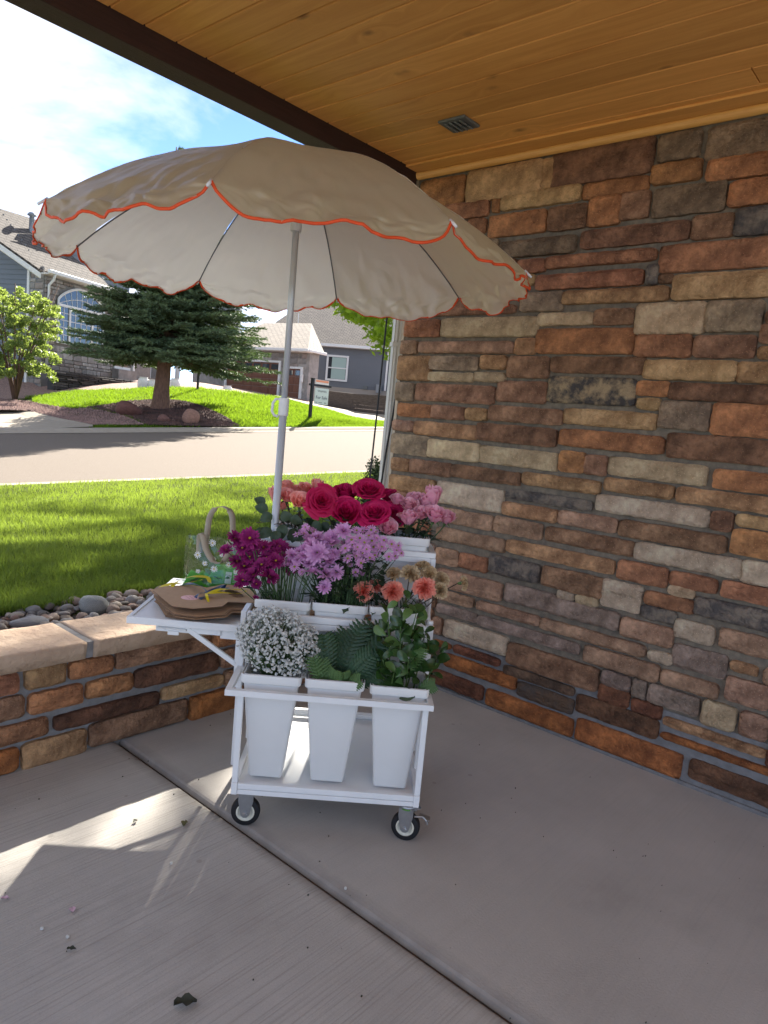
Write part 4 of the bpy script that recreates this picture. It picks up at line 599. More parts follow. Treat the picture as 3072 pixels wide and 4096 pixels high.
for i in range(8):
    b = MB(); b.smooth = True; vs = []; edge = []
    seed = i * 13.7
    out_dir = (tips[i] + tips[(i + 1) % 8]).normalized()
    for k in range(NV + NW + 1):
        v_rel = k / (NV + NW)
        for j in range(NU + 1):
            u = j / NU; bow = math.sin(math.pi * u)
            if k <= NV:
                v = k / NV
                p = rib_pt(i, v) * (1 - u) + rib_pt(i + 1, v) * u
                p = p - uax * (.012 * bow * v)                      # fabric sags between ribs
                ww = .0035 * v + .011 * max(0, (v - .70) / .3) ** 1.5 * bow ** .5
            else:
                s_ = (k - NV) / NW
                p = rib_pt(i, 1) * (1 - u) + rib_pt(i + 1, 1) * u - uax * .012 * bow
                sc_ = (1 - (2 * abs(u - .5)) ** 6) ** .7 if 0 < u < 1 else 0
                sf_ = 1 - (2 * abs(u - .5)) ** 3
                sc_ *= (.90 + .12 * math.sin(u * 9 + seed))
                drop = .074 * sc_ * s_
                p = p - uax * drop + out_dir * (.072 * s_ * sf_ + .006 * sc_ * math.sin(u * 19 + seed) * s_)
                ww = .0035 + .011 * bow ** .5 + .003 * s_ * sc_
            th = Vector((p.x * 6, p.y * 6, p.z * 6 + seed))
            p = p + uax * (noise.noise(th * 2.2) * ww * 1.8) + out_dir * (noise.noise(th * 4.5 + Vector((9, 0, 0))) * ww * .8 + (abs(noise.noise(Vector((u * 11 + seed + 3 * v_rel, v_rel * 9 + u * 4, 3)))) - .2) * ww * 1.5)
            vs.append(p)
            if k == NV + NW: edge.append(p)
    fs = [(k * (NU + 1) + j, (k + 1) * (NU + 1) + j, (k + 1) * (NU + 1) + j + 1, k * (NU + 1) + j + 1) for k in range(NV + NW) for j in range(NU)]
    b.add(vs, fs)
    # make normals face outwards (up)
    a_, b_, c_ = (Vector(vs[q]) for q in fs[NV // 2 * NU + NU // 2][:3])
    if (b_ - a_).cross(c_ - a_).dot(uax) < 0: b.f = [f[::-1] for f in b.f]
    link('canopy_panel', b, um, MC)
    b = MB(); b.smooth = True
    vs = []
    for q, p in enumerate(edge):
        t = (edge[min(q + 1, NU)] - edge[max(q - 1, 0)]).normalized(); nn = out_dir
        up = t.cross(nn).normalized()
        if up.z < 0: up = -up
        for dn, du in ((-.0018, -.002), (.0018, -.002), (.0018, .0062), (-.0018, .0062)): vs.append(p + nn * dn + up * du)
    b.add(vs, [(q * 4 + s_, q * 4 + (s_ + 1) % 4, q * 4 + 4 + (s_ + 1) % 4, q * 4 + 4 + s_) for q in range(NU) for s_ in range(4)])
    link('orange_trim', b, um, MAT['orange'])
    # rib and its tip cap
    b = MB(); b.smooth = True; b.tube([rib_pt(i, q / 12) - uax * .006 for q in range(1, 13)], .0026, 6); link('rib', b, um, mat('rib_steel', (.10, .10, .11), rough=.6) if i == 0 else bpy.data.materials['rib_steel'])
    b = MB(); b.smooth = True; dr = (rib_pt(i, 1) - rib_pt(i, .95)).normalized(); b.tube([rib_pt(i, 1) - dr * .012, rib_pt(i, 1) + dr * .024], [.0052, .0042], 8); link('tip_cap', b, um, MAT['plastic'])
# stretchers + hub
for i in range(8):
    pass
px_, py_ = -.0, .0
pole_xy = CW(.030, .476, 0) - UC
b = MB(); b.smooth = True; b.tube([(pole_xy.x, pole_xy.y, 1.46 - UC.z), (0, 0, UH - .015)], .0125, 20); link('upper_pole', b, um, MAT['pole'])
b = MB(); b.smooth = True; b.tube([(pole_xy.x, pole_xy.y, .185 - UC.z), (pole_xy.x, pole_xy.y, 1.50 - UC.z)], .0150, 20); link('lower_pole', b, um, MAT['pole'])
b = MB(); b.smooth = True; b.lathe([(.013, .10), (.021, .10), (.022, .13), (.022, .17), (.013, .172)], 20); link('hub', b, um, MAT['plastic'])
b = MB(); b.smooth = True; b.lathe([(.0001, UH + .03), (.012, UH + .02), (.016, UH - .002), (.02, UH - .02), (.013, UH - .03)], 16); link('finial', b, um, MAT['plastic'])
for i in range(8):
    b = MB(); b.smooth = True; b.tube([uax * .14, rib_pt(i, .28) - uax * .01], .0022, 5); link('stretcher', b, um, bpy.data.materials['rib_steel'])
b = MB(); b.smooth = True; zc = CLAMP[2] - UC.z; mt = Matrix.Translation((pole_xy.x, pole_xy.y, zc))
b.lathe([(.0145, -.035), (.0185, -.035), (.0195, -.03), (.0195, .03), (.0185, .035), (.0130, .035)], 20, mt)
b.smooth = True; L_ = -cw
b.tube([Vector((pole_xy.x, pole_xy.y, zc + .028)) + L_ * .015, Vector((pole_xy.x, pole_xy.y, zc + .028)) + L_ * .032, Vector((pole_xy.x, pole_xy.y, zc + .012)) + L_ * .042, Vector((pole_xy.x, pole_xy.y, zc - .02)) + L_ * .044, Vector((pole_xy.x, pole_xy.y, zc - .036)) + L_ * .034, Vector((pole_xy.x, pole_xy.y, zc - .038)) + L_ * .018], .0055, 8)
link('clamp', b, um, MAT['plastic'])
# ------------------------------------------------------------------ flowers
CAMP = Vector((-3.16, 0, 1.45)); ORD = ['leftmost', 'second from the left', 'third from the left', 'fourth from the left', 'fifth from the left', 'sixth from the left', 'seventh from the left', 'eighth from the left', 'ninth from the left', 'tenth from the left']
def ordl(i, n):
    if i == 0: return 'leftmost'
    if i == n - 1: return 'rightmost'
    if i < 10: return ORD[i]
    s_ = {1: 'st', 2: 'nd', 3: 'rd'}.get((i + 1) % 10, 'th') if (i + 1) not in (11, 12, 13) else 'th'
    return f'{i + 1}{s_} from the left'
def petal_mat(name, c, c2, tr=.25, s=14, rough=.6):
    return mat(name, c, rough=rough, spec=.25, noise_s=s, col2=c2, rand=.10, trans=(c, tr), fac=(.3, .7))
MAT['coral'] = petal_mat('coral_petal', (.92, .40, .34), (.88, .31, .27), .3)
MAT['magenta'] = petal_mat('magenta_petal', (.55, .006, .085), (.42, .003, .06), .22)
MAT['pinkrose'] = petal_mat('pale_pink_petal', (.86, .44, .56), (.80, .33, .47), .3)
MAT['purple'] = petal_mat('purple_petal', (.28, .010, .13), (.17, .006, .085), .25)
MAT['lav'] = petal_mat('lavender_petal', (.70, .34, .62), (.58, .24, .52), .3)
MAT['lav2'] = petal_mat('dark_lavender_petal', (.42, .13, .33), (.33, .09, .26), .25)
MAT['carn'] = petal_mat('coral_carnation_petal', (.90, .13, .08), (.85, .17, .10), .25, 20)
MAT['tanc'] = petal_mat('tan_carnation_petal', (.50, .32, .16), (.60, .42, .22), .25, 20)
MAT['eye'] = mat('yellow_green_centre', (.30, .34, .02), rough=.8, noise_s=300, col2=(.20, .24, .02), bump=.8, bump_s=400, bdist=.002)
MAT['eye_y'] = mat('yellow_centre', (.62, .42, .03), rough=.8, bump=.8, bump_s=400, bdist=.002)
MAT['stem'] = mat('green_stem', (.07, .13, .035), rough=.6, noise_s=12, col2=(.045, .085, .03))
MAT['stem_d'] = mat('dark_stem', (.05, .055, .03), rough=.6, noise_s=12, col2=(.09, .045, .03))
MAT['rleaf'] = mat('rose_leaf', (.045, .075, .038), rough=.5, spec=.4, noise_s=20, col2=(.03, .052, .028), rand=.2, trans=((.06, .12, .03), .12))
MAT['gleaf'] = mat('glossy_leaf', (.032, .078, .018), rough=.25, spec=.55, noise_s=14, col2=(.02, .05, .013), rand=.25, trans=((.06, .15, .02), .12))
MAT['gleaf2'] = mat('pale_leaf', (.095, .175, .045), rough=.35, spec=.5, noise_s=14, col2=(.06, .125, .035), rand=.2, trans=((.1, .2, .03), .15))
MAT['fern'] = mat('fern_leaf', (.028, .072, .03), rough=.45, spec=.4, noise_s=14, rand=.4, col2=(.016, .045, .02), trans=((.03, .09, .02), .12))
MAT['fern2'] = mat('pale_fern_leaf', (.085, .16, .045), rough=.5, noise_s=14, col2=(.06, .12, .035), trans=((.09, .18, .03), .15))
def rose_mesh(n, openr, tall, seed):
    r = random.Random(seed); b = MB(); b.smooth = True; pv = []
    for k in range(n):
        t = (k + .5) / n; ang = k * 2.39996 + r.uniform(-.2, .2)
        R0 = .07 + (.93 * openr + .60 * (1 - openr)) * t ** .9
        ha = (1.25 - .62 * t) * r.uniform(.9, 1.12); H = tall * (1.0 - .46 * t * openr - .05 * t) * r.uniform(.95, 1.05)
        base = .05 + .20 * t; lip = (.05 + .16 * openr * t + .05 * t) * r.uniform(.7, 1.4)
        gu, gv = 10, 8; vs = []; wob = r.uniform(0, 6); tear = r.uniform(-.06, .06)
        for v_ in range(gv + 1):
            v = v_ / gv
            for u_ in range(gu + 1):
                u = u_ / gu * 2 - 1
                top = 1 - .22 * u * u - .05 * math.sin(u * 4 + wob) + tear * u
                vv = v * top
                a = ang + u * ha * (.40 + .60 * math.sin(min(1, v * 1.3) * math.pi / 2))
                rr_ = base + (R0 - base) * math.sin(min(1, vv * 1.2) * math.pi / 2) ** 1.2
                c_ = max(0, v - .72) / .28
                rr_ += lip * c_ ** 1.5 + .02 * math.sin(u * 6 + wob) * v * v
                z = H * vv - lip * .55 * c_ ** 2
                vs.append((rr_ * math.cos(a), rr_ * math.sin(a), z - .12 * t * (1 - v))); pv.append(v)
        b.add(vs, [(v_ * (gu + 1) + u_, v_ * (gu + 1) + u_ + 1, (v_ + 1) * (gu + 1) + u_ + 1, (v_ + 1) * (gu + 1) + u_) for v_ in range(gv) for u_ in range(gu)])
    me = b.mesh('bloom'); at = me.attributes.new('pv', 'FLOAT', 'POINT'); at.data.foreach_set('value', pv); return me
def edge_tint(m, col, amt=.6, lo=.80):
    n = m.node_tree.nodes; l = m.node_tree.links; b = n['Principled BSDF']; at = n.new('ShaderNodeAttribute'); at.attribute_name = 'pv'
    cr = n.new('ShaderNodeValToRGB'); cr.color_ramp.elements[0].position = lo; cr.color_ramp.elements[0].color = (0, 0, 0, 1); cr.color_ramp.elements[1].position = .99; cr.color_ramp.elements[1].color = (amt,) * 3 + (1,); l.new(at.outputs['Fac'], cr.inputs['Fac'])
    mxn = n.new('ShaderNodeMix'); mxn.data_type = 'RGBA'; mxn.inputs['B'].default_value = (*col, 1); l.new(cr.outputs['Color'], mxn.inputs['Factor']); l.new(b.inputs['Base Color'].links[0].from_socket, mxn.inputs['A']); l.new(mxn.outputs['Result'], b.inputs['Base Color'])
edge_tint(MAT['carn'], (.95, .48, .36), .9, .45); edge_tint(MAT['tanc'], (.82, .66, .42), .8, .5); edge_tint(MAT['coral'], (.92, .55, .50)); edge_tint(MAT['magenta'], (.72, .04, .20), .35); edge_tint(MAT['pinkrose'], (.90, .62, .66))
def daisy_mesh(n, layers, wd, cup, seed, disc=.17):
    r = random.Random(seed); b = MB(); b.smooth = True; pv = []
    for L in range(layers):
        ln = 1 - .17 * L
        for k in range(n):
            a = 2 * math.pi * (k + L * .5) / n + r.uniform(-.09, .09); el = cup + L * .32 + r.uniform(-.14, .14); l_ = ln * r.uniform(.86, 1.06); w_ = wd * r.uniform(.85, 1.15)
            d_ = Vector((math.cos(a), math.sin(a), 0)); s_ = Vector((-math.sin(a), math.cos(a), 0)); vs = []
            cv = r.uniform(-.25, .15)
            for q, (tt, ww) in enumerate(((.0, .35), (.35, .85), (.7, 1.0), (.92, .7), (1.0, .15))):
                e_ = el + cv * tt
                p = d_ * (l_ * tt * math.cos(e_)) + Vector((0, 0, l_ * tt * math.sin(e_)))
                fold = .22 * w_
                vs += [p - s_ * w_ * ww + Vector((0, 0, fold * ww)), p, p + s_ * w_ * ww + Vector((0, 0, fold * ww))]; pv += [tt * (.75 + .25 * (L < 2))] * 3
            b.add(vs, [(q * 3 + c_, q * 3 + c_ + 1, q * 3 + c_ + 4, q * 3 + c_ + 3) for q in range(4) for c_ in (0, 1)])
    pm_ = b.mesh('petals'); at = pm_.attributes.new('pv', 'FLOAT', 'POINT'); at.data.foreach_set('value', pv)
    b = MB(); b.smooth = True; b.lathe([(disc, .02), (disc * .95, .08), (disc * .6, .13), (.0001, .14)], 12); dm = b.mesh('centre')
    return pm_, dm
def carnation_mesh(seed):
    r = random.Random(seed); b = MB(); b.smooth = True; pv = []
    for k in range(64):
        t = k / 64; el = .02 + t ** .8 * 1.45; a = k * 2.39996 + r.uniform(-.2, .2); ln = (1 - .30 * t) * r.uniform(.88, 1.08)
        gu, gv = 8, 4; vs = []; ph = r.uniform(0, 6); hw = .52
        for v_ in range(gv + 1):
            v = v_ / gv
            for u_ in range(gu + 1):
                u = u_ / gu * 2 - 1
                zig = (.07 if u_ % 2 else -.03) * (v > .9)
                rad = ln * v * (1 - .10 * u * u) + zig
                aa = a + u * hw * (v ** .7); e_ = el + .20 * math.sin(u * 6.5 + ph) * v * v + r.uniform(-.05, .05) * v
                vs.append((rad * math.cos(e_) * math.cos(aa), rad * math.cos(e_) * math.sin(aa), rad * math.sin(e_) * .85)); pv.append(v * (.6 + .4 * (1 - t)) + (.15 if v == 1 else 0))
        b.add(vs, [(v_ * (gu + 1) + u_, v_ * (gu + 1) + u_ + 1, (v_ + 1) * (gu + 1) + u_ + 1, (v_ + 1) * (gu + 1) + u_) for v_ in range(gv) for u_ in range(gu)])
    me = b.mesh('bloom'); at = me.attributes.new('pv', 'FLOAT', 'POINT'); at.data.foreach_set('value', pv); return me
def leaf_mesh(shape='rose', name='leaf'):
    b = MB(); b.smooth = True; n = 8; vs = []
    for i in range(n + 1):
        t = i / n
        if shape == 'rose': w_ = .40 * math.sin(math.pi * t ** .8) ** .8
        elif shape == 'obovate': w_ = .27 * (math.sin(math.pi * min(1, t ** 1.5)) ** .6 if 0 < t < 1 else 0) + .0
        else: w_ = .16 * math.sin(math.pi * t) ** .8
        z = .10 * math.sin(t * math.pi) - .14 * t * t
        for u in (-1, -.5, 0, .5, 1): vs.append((u * w_, t, z + .12 * abs(u) * w_ / .3 * .6))
    b.add(vs, [(i * 5 + j, i * 5 + j + 1, i * 5 + j + 6, i * 5 + j + 5) for i in range(n) for j in range(4)])
    return b.mesh(name)
leafR, leafO, leafN = leaf_mesh('rose'), leaf_mesh('obovate'), leaf_mesh('narrow')
leafR.materials.append(MAT['rleaf']); leafO.materials.append(MAT['gleaf']); leafN.materials.append(MAT['gleaf'])
leafO2 = leaf_mesh('obovate'); leafO2.materials.append(MAT['gleaf2'])
def calyx_mesh():
    b = MB(); b.smooth = True; b.lathe([(.02, -.30), (.12, -.22), (.17, -.05), (.16, .05)], 10)
    for k in range(5):
        a = k * 1.2566; d_ = Vector((math.cos(a), math.sin(a), 0)); s_ = Vector((-math.sin(a), math.cos(a), 0)); vs = []
        for tt, w_ in ((0, .12), (.4, .11), (.8, .05), (1, .005)):
            p = d_ * (.14 + .42 * tt) + Vector((0, 0, .02 - .28 * tt * tt)); vs += [p - s_ * w_, p + s_ * w_]
        b.add(vs, [(q * 2, q * 2 + 1, q * 2 + 3, q * 2 + 2) for q in range(3)])
    m_ = b.mesh('calyx'); m_.materials.append(MAT['stem']); return m_
CAL = calyx_mesh()
def place(o, parent, loc, zdir, sc, spin=0):
    o.parent = parent; q = Z2(zdir) @ Matrix.Rotation(spin, 4, 'Z'); o.matrix_local = Matrix.Translation(loc) @ q @ Matrix.Scale(sc, 4)
def facing(pos, up=.6, side=0.0, jit=.25):
    v = (CAMP - pos); v.z = 0; v.normalize(); s_ = Vector((v.y, -v.x, 0))
    return (v * (1 - up) + Vector((0, 0, up)) + s_ * side + Vector((rnd.uniform(-jit, jit), rnd.uniform(-jit, jit), rnd.uniform(-jit, jit) * .5))).normalized()
def stem_obj(t, loc0, key, rad, m, zdir, spread=.05, name='stem', depth=.09):
    w_, d_, zr = BUCK[key]; o_ = Vector(t.location)
    end = CW(w_ + rnd.uniform(-spread, spread), d_ + rnd.uniform(-spread, spread) * .8, zr - depth)
    lw, ld = (loc0 + o_ - CA).dot(cw), (loc0 + o_ - CA).dot(cd)
    # keep the stem inside the bucket mouth
    p0 = loc0; p3 = end - o_; zd = Vector(zdir)
    mid = p3 * .45 + p0 * .55 + Vector((0, 0, -.004)) - zd * .01
    pts = []
    for q in range(8):
        s_ = q / 7; a = p0 - zd * (.03 * s_); pts.append((1 - s_) ** 2 * p0 + 2 * s_ * (1 - s_) * (mid - zd * .02) + s_ * s_ * p3)
    b = MB(); b.smooth = True; b.tube(pts, rad, 5); link(name, b, t, m); return pts
open_v = [rose_mesh(27, 1.0, .85, s_) for s_ in (1, 2, 3)]; half_v = [rose_mesh(19, .5, 1.25, s_) for s_ in (4, 5, 6)]; bud_v = [rose_mesh(11, .15, 1.75, s_) for s_ in (7, 8)]
def with_mat(me, m): c = me.copy(); c.materials.clear(); c.materials.append(m); return c
def roses(lst, vars_, kinds, m, labfmt, group, key, stem_m, rad, ups, nleaf):
    order = sorted(range(len(lst)), key=lambda i: lst[i][0]); mv = {k: [with_mat(x, m) for x in v] for k, v in vars_.items()}
    for rank, i in enumerate(order):
        w_, d_, z_, dia = lst[i]; c = CW(w_, d_, z_); kd = kinds[i]; up = ups[i] if isinstance(ups, (list, tuple)) else ups
        zd = facing(c, up, 0, .16); hgt = {'open': .80, 'half': 1.15, 'bud': 1.75}[kd]; wid = {'open': 1.13, 'half': .92, 'bud': .72}[kd]
        sc = dia / 2 / wid * (1.34 if kd != 'open' else 1.20); base = c - zd * hgt * sc * .5
        t = thing('rose', labfmt % (ordl(rank, len(lst))), 'rose', base, 0, group)
        me = mv[kd][i % len(mv[kd])]; o = link('bloom', me); place(o, t, (0, 0, 0), zd, sc, rnd.uniform(0, 6))
        o = link('calyx', CAL); place(o, t, zd * .0, zd, sc * 1.0, rnd.uniform(0, 6))
        pts = stem_obj(t, -zd * .2 * sc, key, rad, stem_m, zd)
        for q in range(nleaf):
            p = pts[2 + q % 4]; dr = Vector((rnd.uniform(-1, 1), rnd.uniform(-1, 1), rnd.uniform(-.3, .5))).normalized()
            lo = link('leaf', leafR); lo.parent = t; yv = dr; xv = yv.cross(Vector((0, 0, 1))).normalized(); zv = xv.cross(yv)
            lo.matrix_local = Matrix.Translation(p) @ Matrix((xv, yv, zv)).transposed().to_4x4() @ Matrix.Scale(rnd.uniform(.04, .058), 4)
VR = {'open': open_v, 'half': half_v, 'bud': bud_v}
roses(ROSE_CORAL, VR, ['bud', 'half', 'half', 'half', 'half', 'bud', 'half', 'half'], MAT['coral'], 'coral pink rose, %s in its bucket by the umbrella pole', 'coral pink roses', 't0', MAT['stem_d'], .0028, [.9, .62, .8, .55, .7, .95, .9, .7], 3)
roses(ROSE_MAG, VR, ['open', 'half', 'open', 'open', 'open', 'half', 'half'], MAT['magenta'], 'big magenta rose, %s of the deep red pink ones', 'magenta roses', 't1', MAT['stem_d'], .0032, [.35, .75, .60, .45, .45, .8, .5], 3)
roses(ROSE_PINK, VR, ['half', 'half', 'half', 'half', 'half', 'bud', 'half', 'half', 'bud', 'half'], MAT['pinkrose'], 'pale pink rose, %s in its bucket by the stone wall', 'pale pink roses', 't2', MAT['stem'], .0028, [.7, .75, .7, .72, .72, .75, .62, .8, .95, .55], 2)
# big dark leaves drooping over the rim of the coral rose bucket
dl = thing('rose_foliage', 'dark green rose leaves spilling over the rim of the back left bucket', 'foliage', CW(.10, .47, 1.0), 0)
for (px_, pz_, ang, sc, dd_) in [(-.035, .085, 2.6, .05, .48), (-.02, .066, 2.9, .055, .47), (.0, .05, 3.6, .055, .46), (.03, .045, .2, .055, .45), (-.03, .0, 4.4, .055, .45), (-.045, -.01, 4.3, .062, .45), (.0, .0, 4.0, .055, .44), (.03, -.005, 4.5, .058, .43), (.02, -.01, 5.0, .05, .43), (.05, .02, 4.6, .06, .44), (.07, .045, 6.1, .052, .44), (.09, .01, 4.7, .06, .44), (.115, .03, 5.2, .056, .44), (.15, .0, 4.9, .056, .45), (.16, .04, 5.6, .05, .44), (.12, .0, 4.4, .05, .45), (.055, .0, 3.9, .05, .46), (.19, .02, 4.7, .05, .45), (.22, .04, 4.2, .05, .46), (.08, -.01, 4.9, .05, .46)]:
    p = CW(px_ + .02, dd_, 1.0 + pz_) - Vector(dl.location); yv = (cw * math.cos(ang) + Vector((0, 0, math.sin(ang))) - cd * rnd.uniform(0, .5)).normalized(); nrm_ = (-cd + Vector((0, 0, .4)) + cw * rnd.uniform(-.5, .5)).normalized(); xv = yv.cross(nrm_).normalized(); zv = xv.cross(yv)
    lo = link('leaf', leafR); lo.parent = dl; lo.matrix_local = Matrix.Translation(p) @ Matrix((xv, yv, zv)).transposed().to_4x4() @ Matrix.Scale(sc, 4)
b = MB(); b.smooth = True
for q in range(5):
    p0 = CW(.06 + .03 * q, .50, .97) - Vector(dl.location); b.tube([p0, p0 + Vector((0, 0, .05)) - cd * .02 - cw * (.05 - .02 * q), p0 + Vector((0, 0, .045)) - cd * .05 - cw * (.10 - .04 * q)], .0016, 4)
link('twig', b, dl, MAT['stem_d'])
# daisies and mums
def daisies(lst, meshes, m, eye, labfmt, group, key, stem_m, rad, up, name='daisy', special=None):
    mv = [(with_mat(a, m), with_mat(c, eye)) for a, c in meshes]
    order = sorted(range(len(lst)), key=lambda i: lst[i][0])
    for rank, i in enumerate(order):
        w_, d_, z_, dia = lst[i]; c = CW(w_, d_, z_); zd = facing(c, up, 0, .42)
        if special and i in special: zd = facing(c, special[i], 0, .05)
        t = thing(name, labfmt % ordl(rank, len(lst)), 'flower', c, 0, group)
        pm_, dm = mv[i % len(mv)]; sc = dia / 2 * 1.30; sp_ = rnd.uniform(0, 6)
        o = link('petals', pm_); place(o, t, (0, 0, 0), zd, sc, sp_)
        o = link('centre', dm); place(o, t, (0, 0, 0), zd, sc, sp_)
        stem_obj(t, -zd * .003, key, rad, stem_m, zd, .06)
mumv = [daisy_mesh(19, 3, .115, .15, s_) for s_ in (21, 22, 23)]; bigv = [daisy_mesh(15, 4, .115, .22, s_) for s_ in (31, 32, 33)]; smallv = [daisy_mesh(16, 1, .105, .10, s_, .21) for s_ in (41, 42)] + [daisy_mesh(15, 2, .10, .14, 43, .2)]
for _m, _c in ((MAT['lav'], (.86, .56, .82)), (MAT['purple'], (.50, .05, .27))): edge_tint(_m, _c, .6, .35)
rq = random.Random(31)
MUM = list(MUM) + [(.015 + rq.uniform(-.10, .13), .33 + rq.uniform(-.03, .06), .905 + rq.uniform(-.06, .04), rq.uniform(.045, .062)) for q in range(16)]
LAV_BIG = list(LAV_BIG) + [(.25 + rq.uniform(-.09, .12), .34 + rq.uniform(-.03, .05), .95 + rq.uniform(-.05, .04), rq.uniform(.045, .06)) for q in range(12)]
daisies(MUM, mumv, MAT['purple'], MAT['eye_y'], 'dark purple daisy, %s in the bucket by the shelf', 'dark purple daisies', 'm0', MAT['stem'], .0017, .62, special={0: .35})
daisies(LAV_BIG, bigv, MAT['lav'], MAT['eye'], 'large lavender daisy with layered petals, %s of the big ones', 'large lavender daisies', 'm1', MAT['stem'], .0017, .55)
daisies(LAV_DAISY, smallv, MAT['lav'], MAT['eye'], 'small lavender daisy with green centre, %s of the small ones', 'small lavender daisies', 'm1', MAT['stem'], .0013, .45)
# filler blooms deeper in the lavender bunch are buds on the same sprays
# carnations
cm_ = [carnation_mesh(s_) for s_ in (51, 52)]
cal2 = MB(); cal2.smooth = True; cal2.lathe([(.03, -.62), (.16, -.55), (.22, -.30), (.24, -.02)], 10); cal2 = cal2.mesh('calyx'); cal2.materials.append(MAT['gleaf2'])
def carns(lst, m, labfmt, group, ups, side=None):
    order = sorted(range(len(lst)), key=lambda i: lst[i][0]); mv = [with_mat(x, m) for x in cm_]
    for rank, i in enumerate(order):
        w_, d_, z_, dia = lst[i]; c = CW(w_, d_, z_); zd = facing(c, ups[i], 0, .12)
        if side and i == side: zd = (cw * .9 + Vector((0, 0, .25)) - cd * .2).normalized()
        t = thing('carnation', labfmt % ordl(rank, len(lst)), 'carnation', c, 0, group); sc = dia / 2 * 1.15
        o = link('bloom', mv[i % 2]); place(o, t, -zd * .3 * sc, zd, sc, rnd.uniform(0, 6))
        o = link('calyx', cal2); place(o, t, -zd * .3 * sc, zd, sc * .9, 0)
        pts = stem_obj(t, -zd * .85 * sc, 'm2', .0022, MAT['stem_d'], zd, .06)
        for q in range(3):
            dr = Vector((rnd.uniform(-1, 1), rnd.uniform(-1, 1), rnd.uniform(.3, 1.2))).normalized(); lo = link('leaf', leafN); lo.parent = t; xv = dr.cross(Vector((0, .1, 1))).normalized()
            lo.matrix_local = Matrix.Translation(pts[3 + q]) @ Matrix((xv * .3, dr, xv.cross(dr))).transposed().to_4x4() @ Matrix.Scale(.06, 4)
carns(CARN_CORAL, MAT['carn'], 'coral orange carnation, %s of the four in the middle row', 'coral carnations', [.35, .6, .4, .4])
carns(CARN_TAN, MAT['tanc'], 'tan carnation, %s of the beige ones', 'tan carnations', [.6, .55, .8, .65, .55, .3, .3], side=6)
# chrysanthemum foliage under the lavender flowers
fol = thing('daisy_foliage', 'dark green chrysanthemum leaves filling the centre bucket of the middle row', 'foliage', CW(.32, .31, .79))
fm = MB(); fm.smooth = True
def add_leaf(mb, p, yv, size, w_=.35, lob=0):
    yv = Vector(yv).normalized(); xv = yv.cross(Vector((0, 0, 1)));
    if xv.length < .05: xv = Vector((1, 0, 0))
    xv.normalize(); zv = xv.cross(yv); vs = []
    n = 5
    for i in range(n + 1):
        t = i / n; ww = w_ * math.sin(math.pi * min(1, t ** .8)) ** .7 if 0 < t < 1 else .01
        if lob: ww *= (1.25 if i % 2 else .7)
        q = p + yv * (t * size) - zv * (.12 * t * t * size)
        vs += [q - xv * ww * size + zv * .05 * size, q, q + xv * ww * size + zv * .05 * size]
    mb.add(vs, [(i * 3 + j, i * 3 + j + 1, i * 3 + j + 4, i * 3 + j + 3) for i in range(n) for j in (0, 1)])
fo = Vector(fol.location)
for q in range(420):
    p = CW(rnd.uniform(.225, .48), rnd.uniform(.235, .40), rnd.uniform(.76, .94)) - fo
    add_leaf(fm, p, (rnd.uniform(-1, 1), rnd.uniform(-1, 1), rnd.uniform(-.3, 1)), rnd.uniform(.018, .042), .33, 1)
link('leaf_mass', fm, fol, MAT['rleaf'], kind='stuff')
fm = MB()
for q in range(90):
    p = CW(rnd.uniform(.235, .42), rnd.uniform(.25, .38), .72) - fo; fm.tube([p, p + Vector((rnd.uniform(-.03, .03), rnd.uniform(-.03, .03), rnd.uniform(.12, .19)))], .0013, 4)
link('stem_mass', fm, fol, MAT['stem'], kind='stuff')
fol2 = thing('daisy_foliage', 'thin green stems and serrated leaves under the dark purple daisies', 'foliage', CW(.10, .31, .77))
fo = Vector(fol2.location); fm = MB()
for q in range(34):
    x0 = rnd.uniform(.03, .17); p = CW(x0, rnd.uniform(.26, .37), .70) - fo; tw = (x0 - .10) * rnd.uniform(.2, .8); fm.tube([p, p + cw * tw * .4 + Vector((0, 0, .10)), p + cw * tw + Vector((0, 0, rnd.uniform(.15, .24)))], .0015, 4)
link('stem_mass', fm, fol2, MAT['stem'], kind='stuff')
for q, (a, bq, c, dx) in enumerate([(.165, .25, .795, 1), (.185, .26, .785, .6), (.01, .25, .80, -1), (.0, .26, .82, -.8), (.05, .24, .79, .2)]):
    b = MB(); b.smooth = True; add_leaf(b, Vector((0, 0, 0)), cw * dx - cd * .4 + Vector((0, 0, .25)), .055, .34, 1); lo = link('leaf', b, fol2, MAT['rleaf']); lo.location = CW(a, bq, c) - fo
# foliage under magenta and pink roses
fol3 = thing('rose_foliage', 'green rose leaves and thick stems filling the back row behind the magenta roses', 'foliage', CW(.42, .54, 1.0)); fo = Vector(fol3.location); fm = MB(); fm.smooth = True
for q in range(110):
    p = CW(rnd.uniform(.24, .63), rnd.uniform(.47, .61), rnd.uniform(.99, 1.09)) - fo; add_leaf(fm, p, (rnd.uniform(-1, 1), rnd.uniform(-1, 1), rnd.uniform(-.6, .8)), rnd.uniform(.03, .055), .36)
link('leaf_mass', fm, fol3, MAT['rleaf'], kind='stuff')
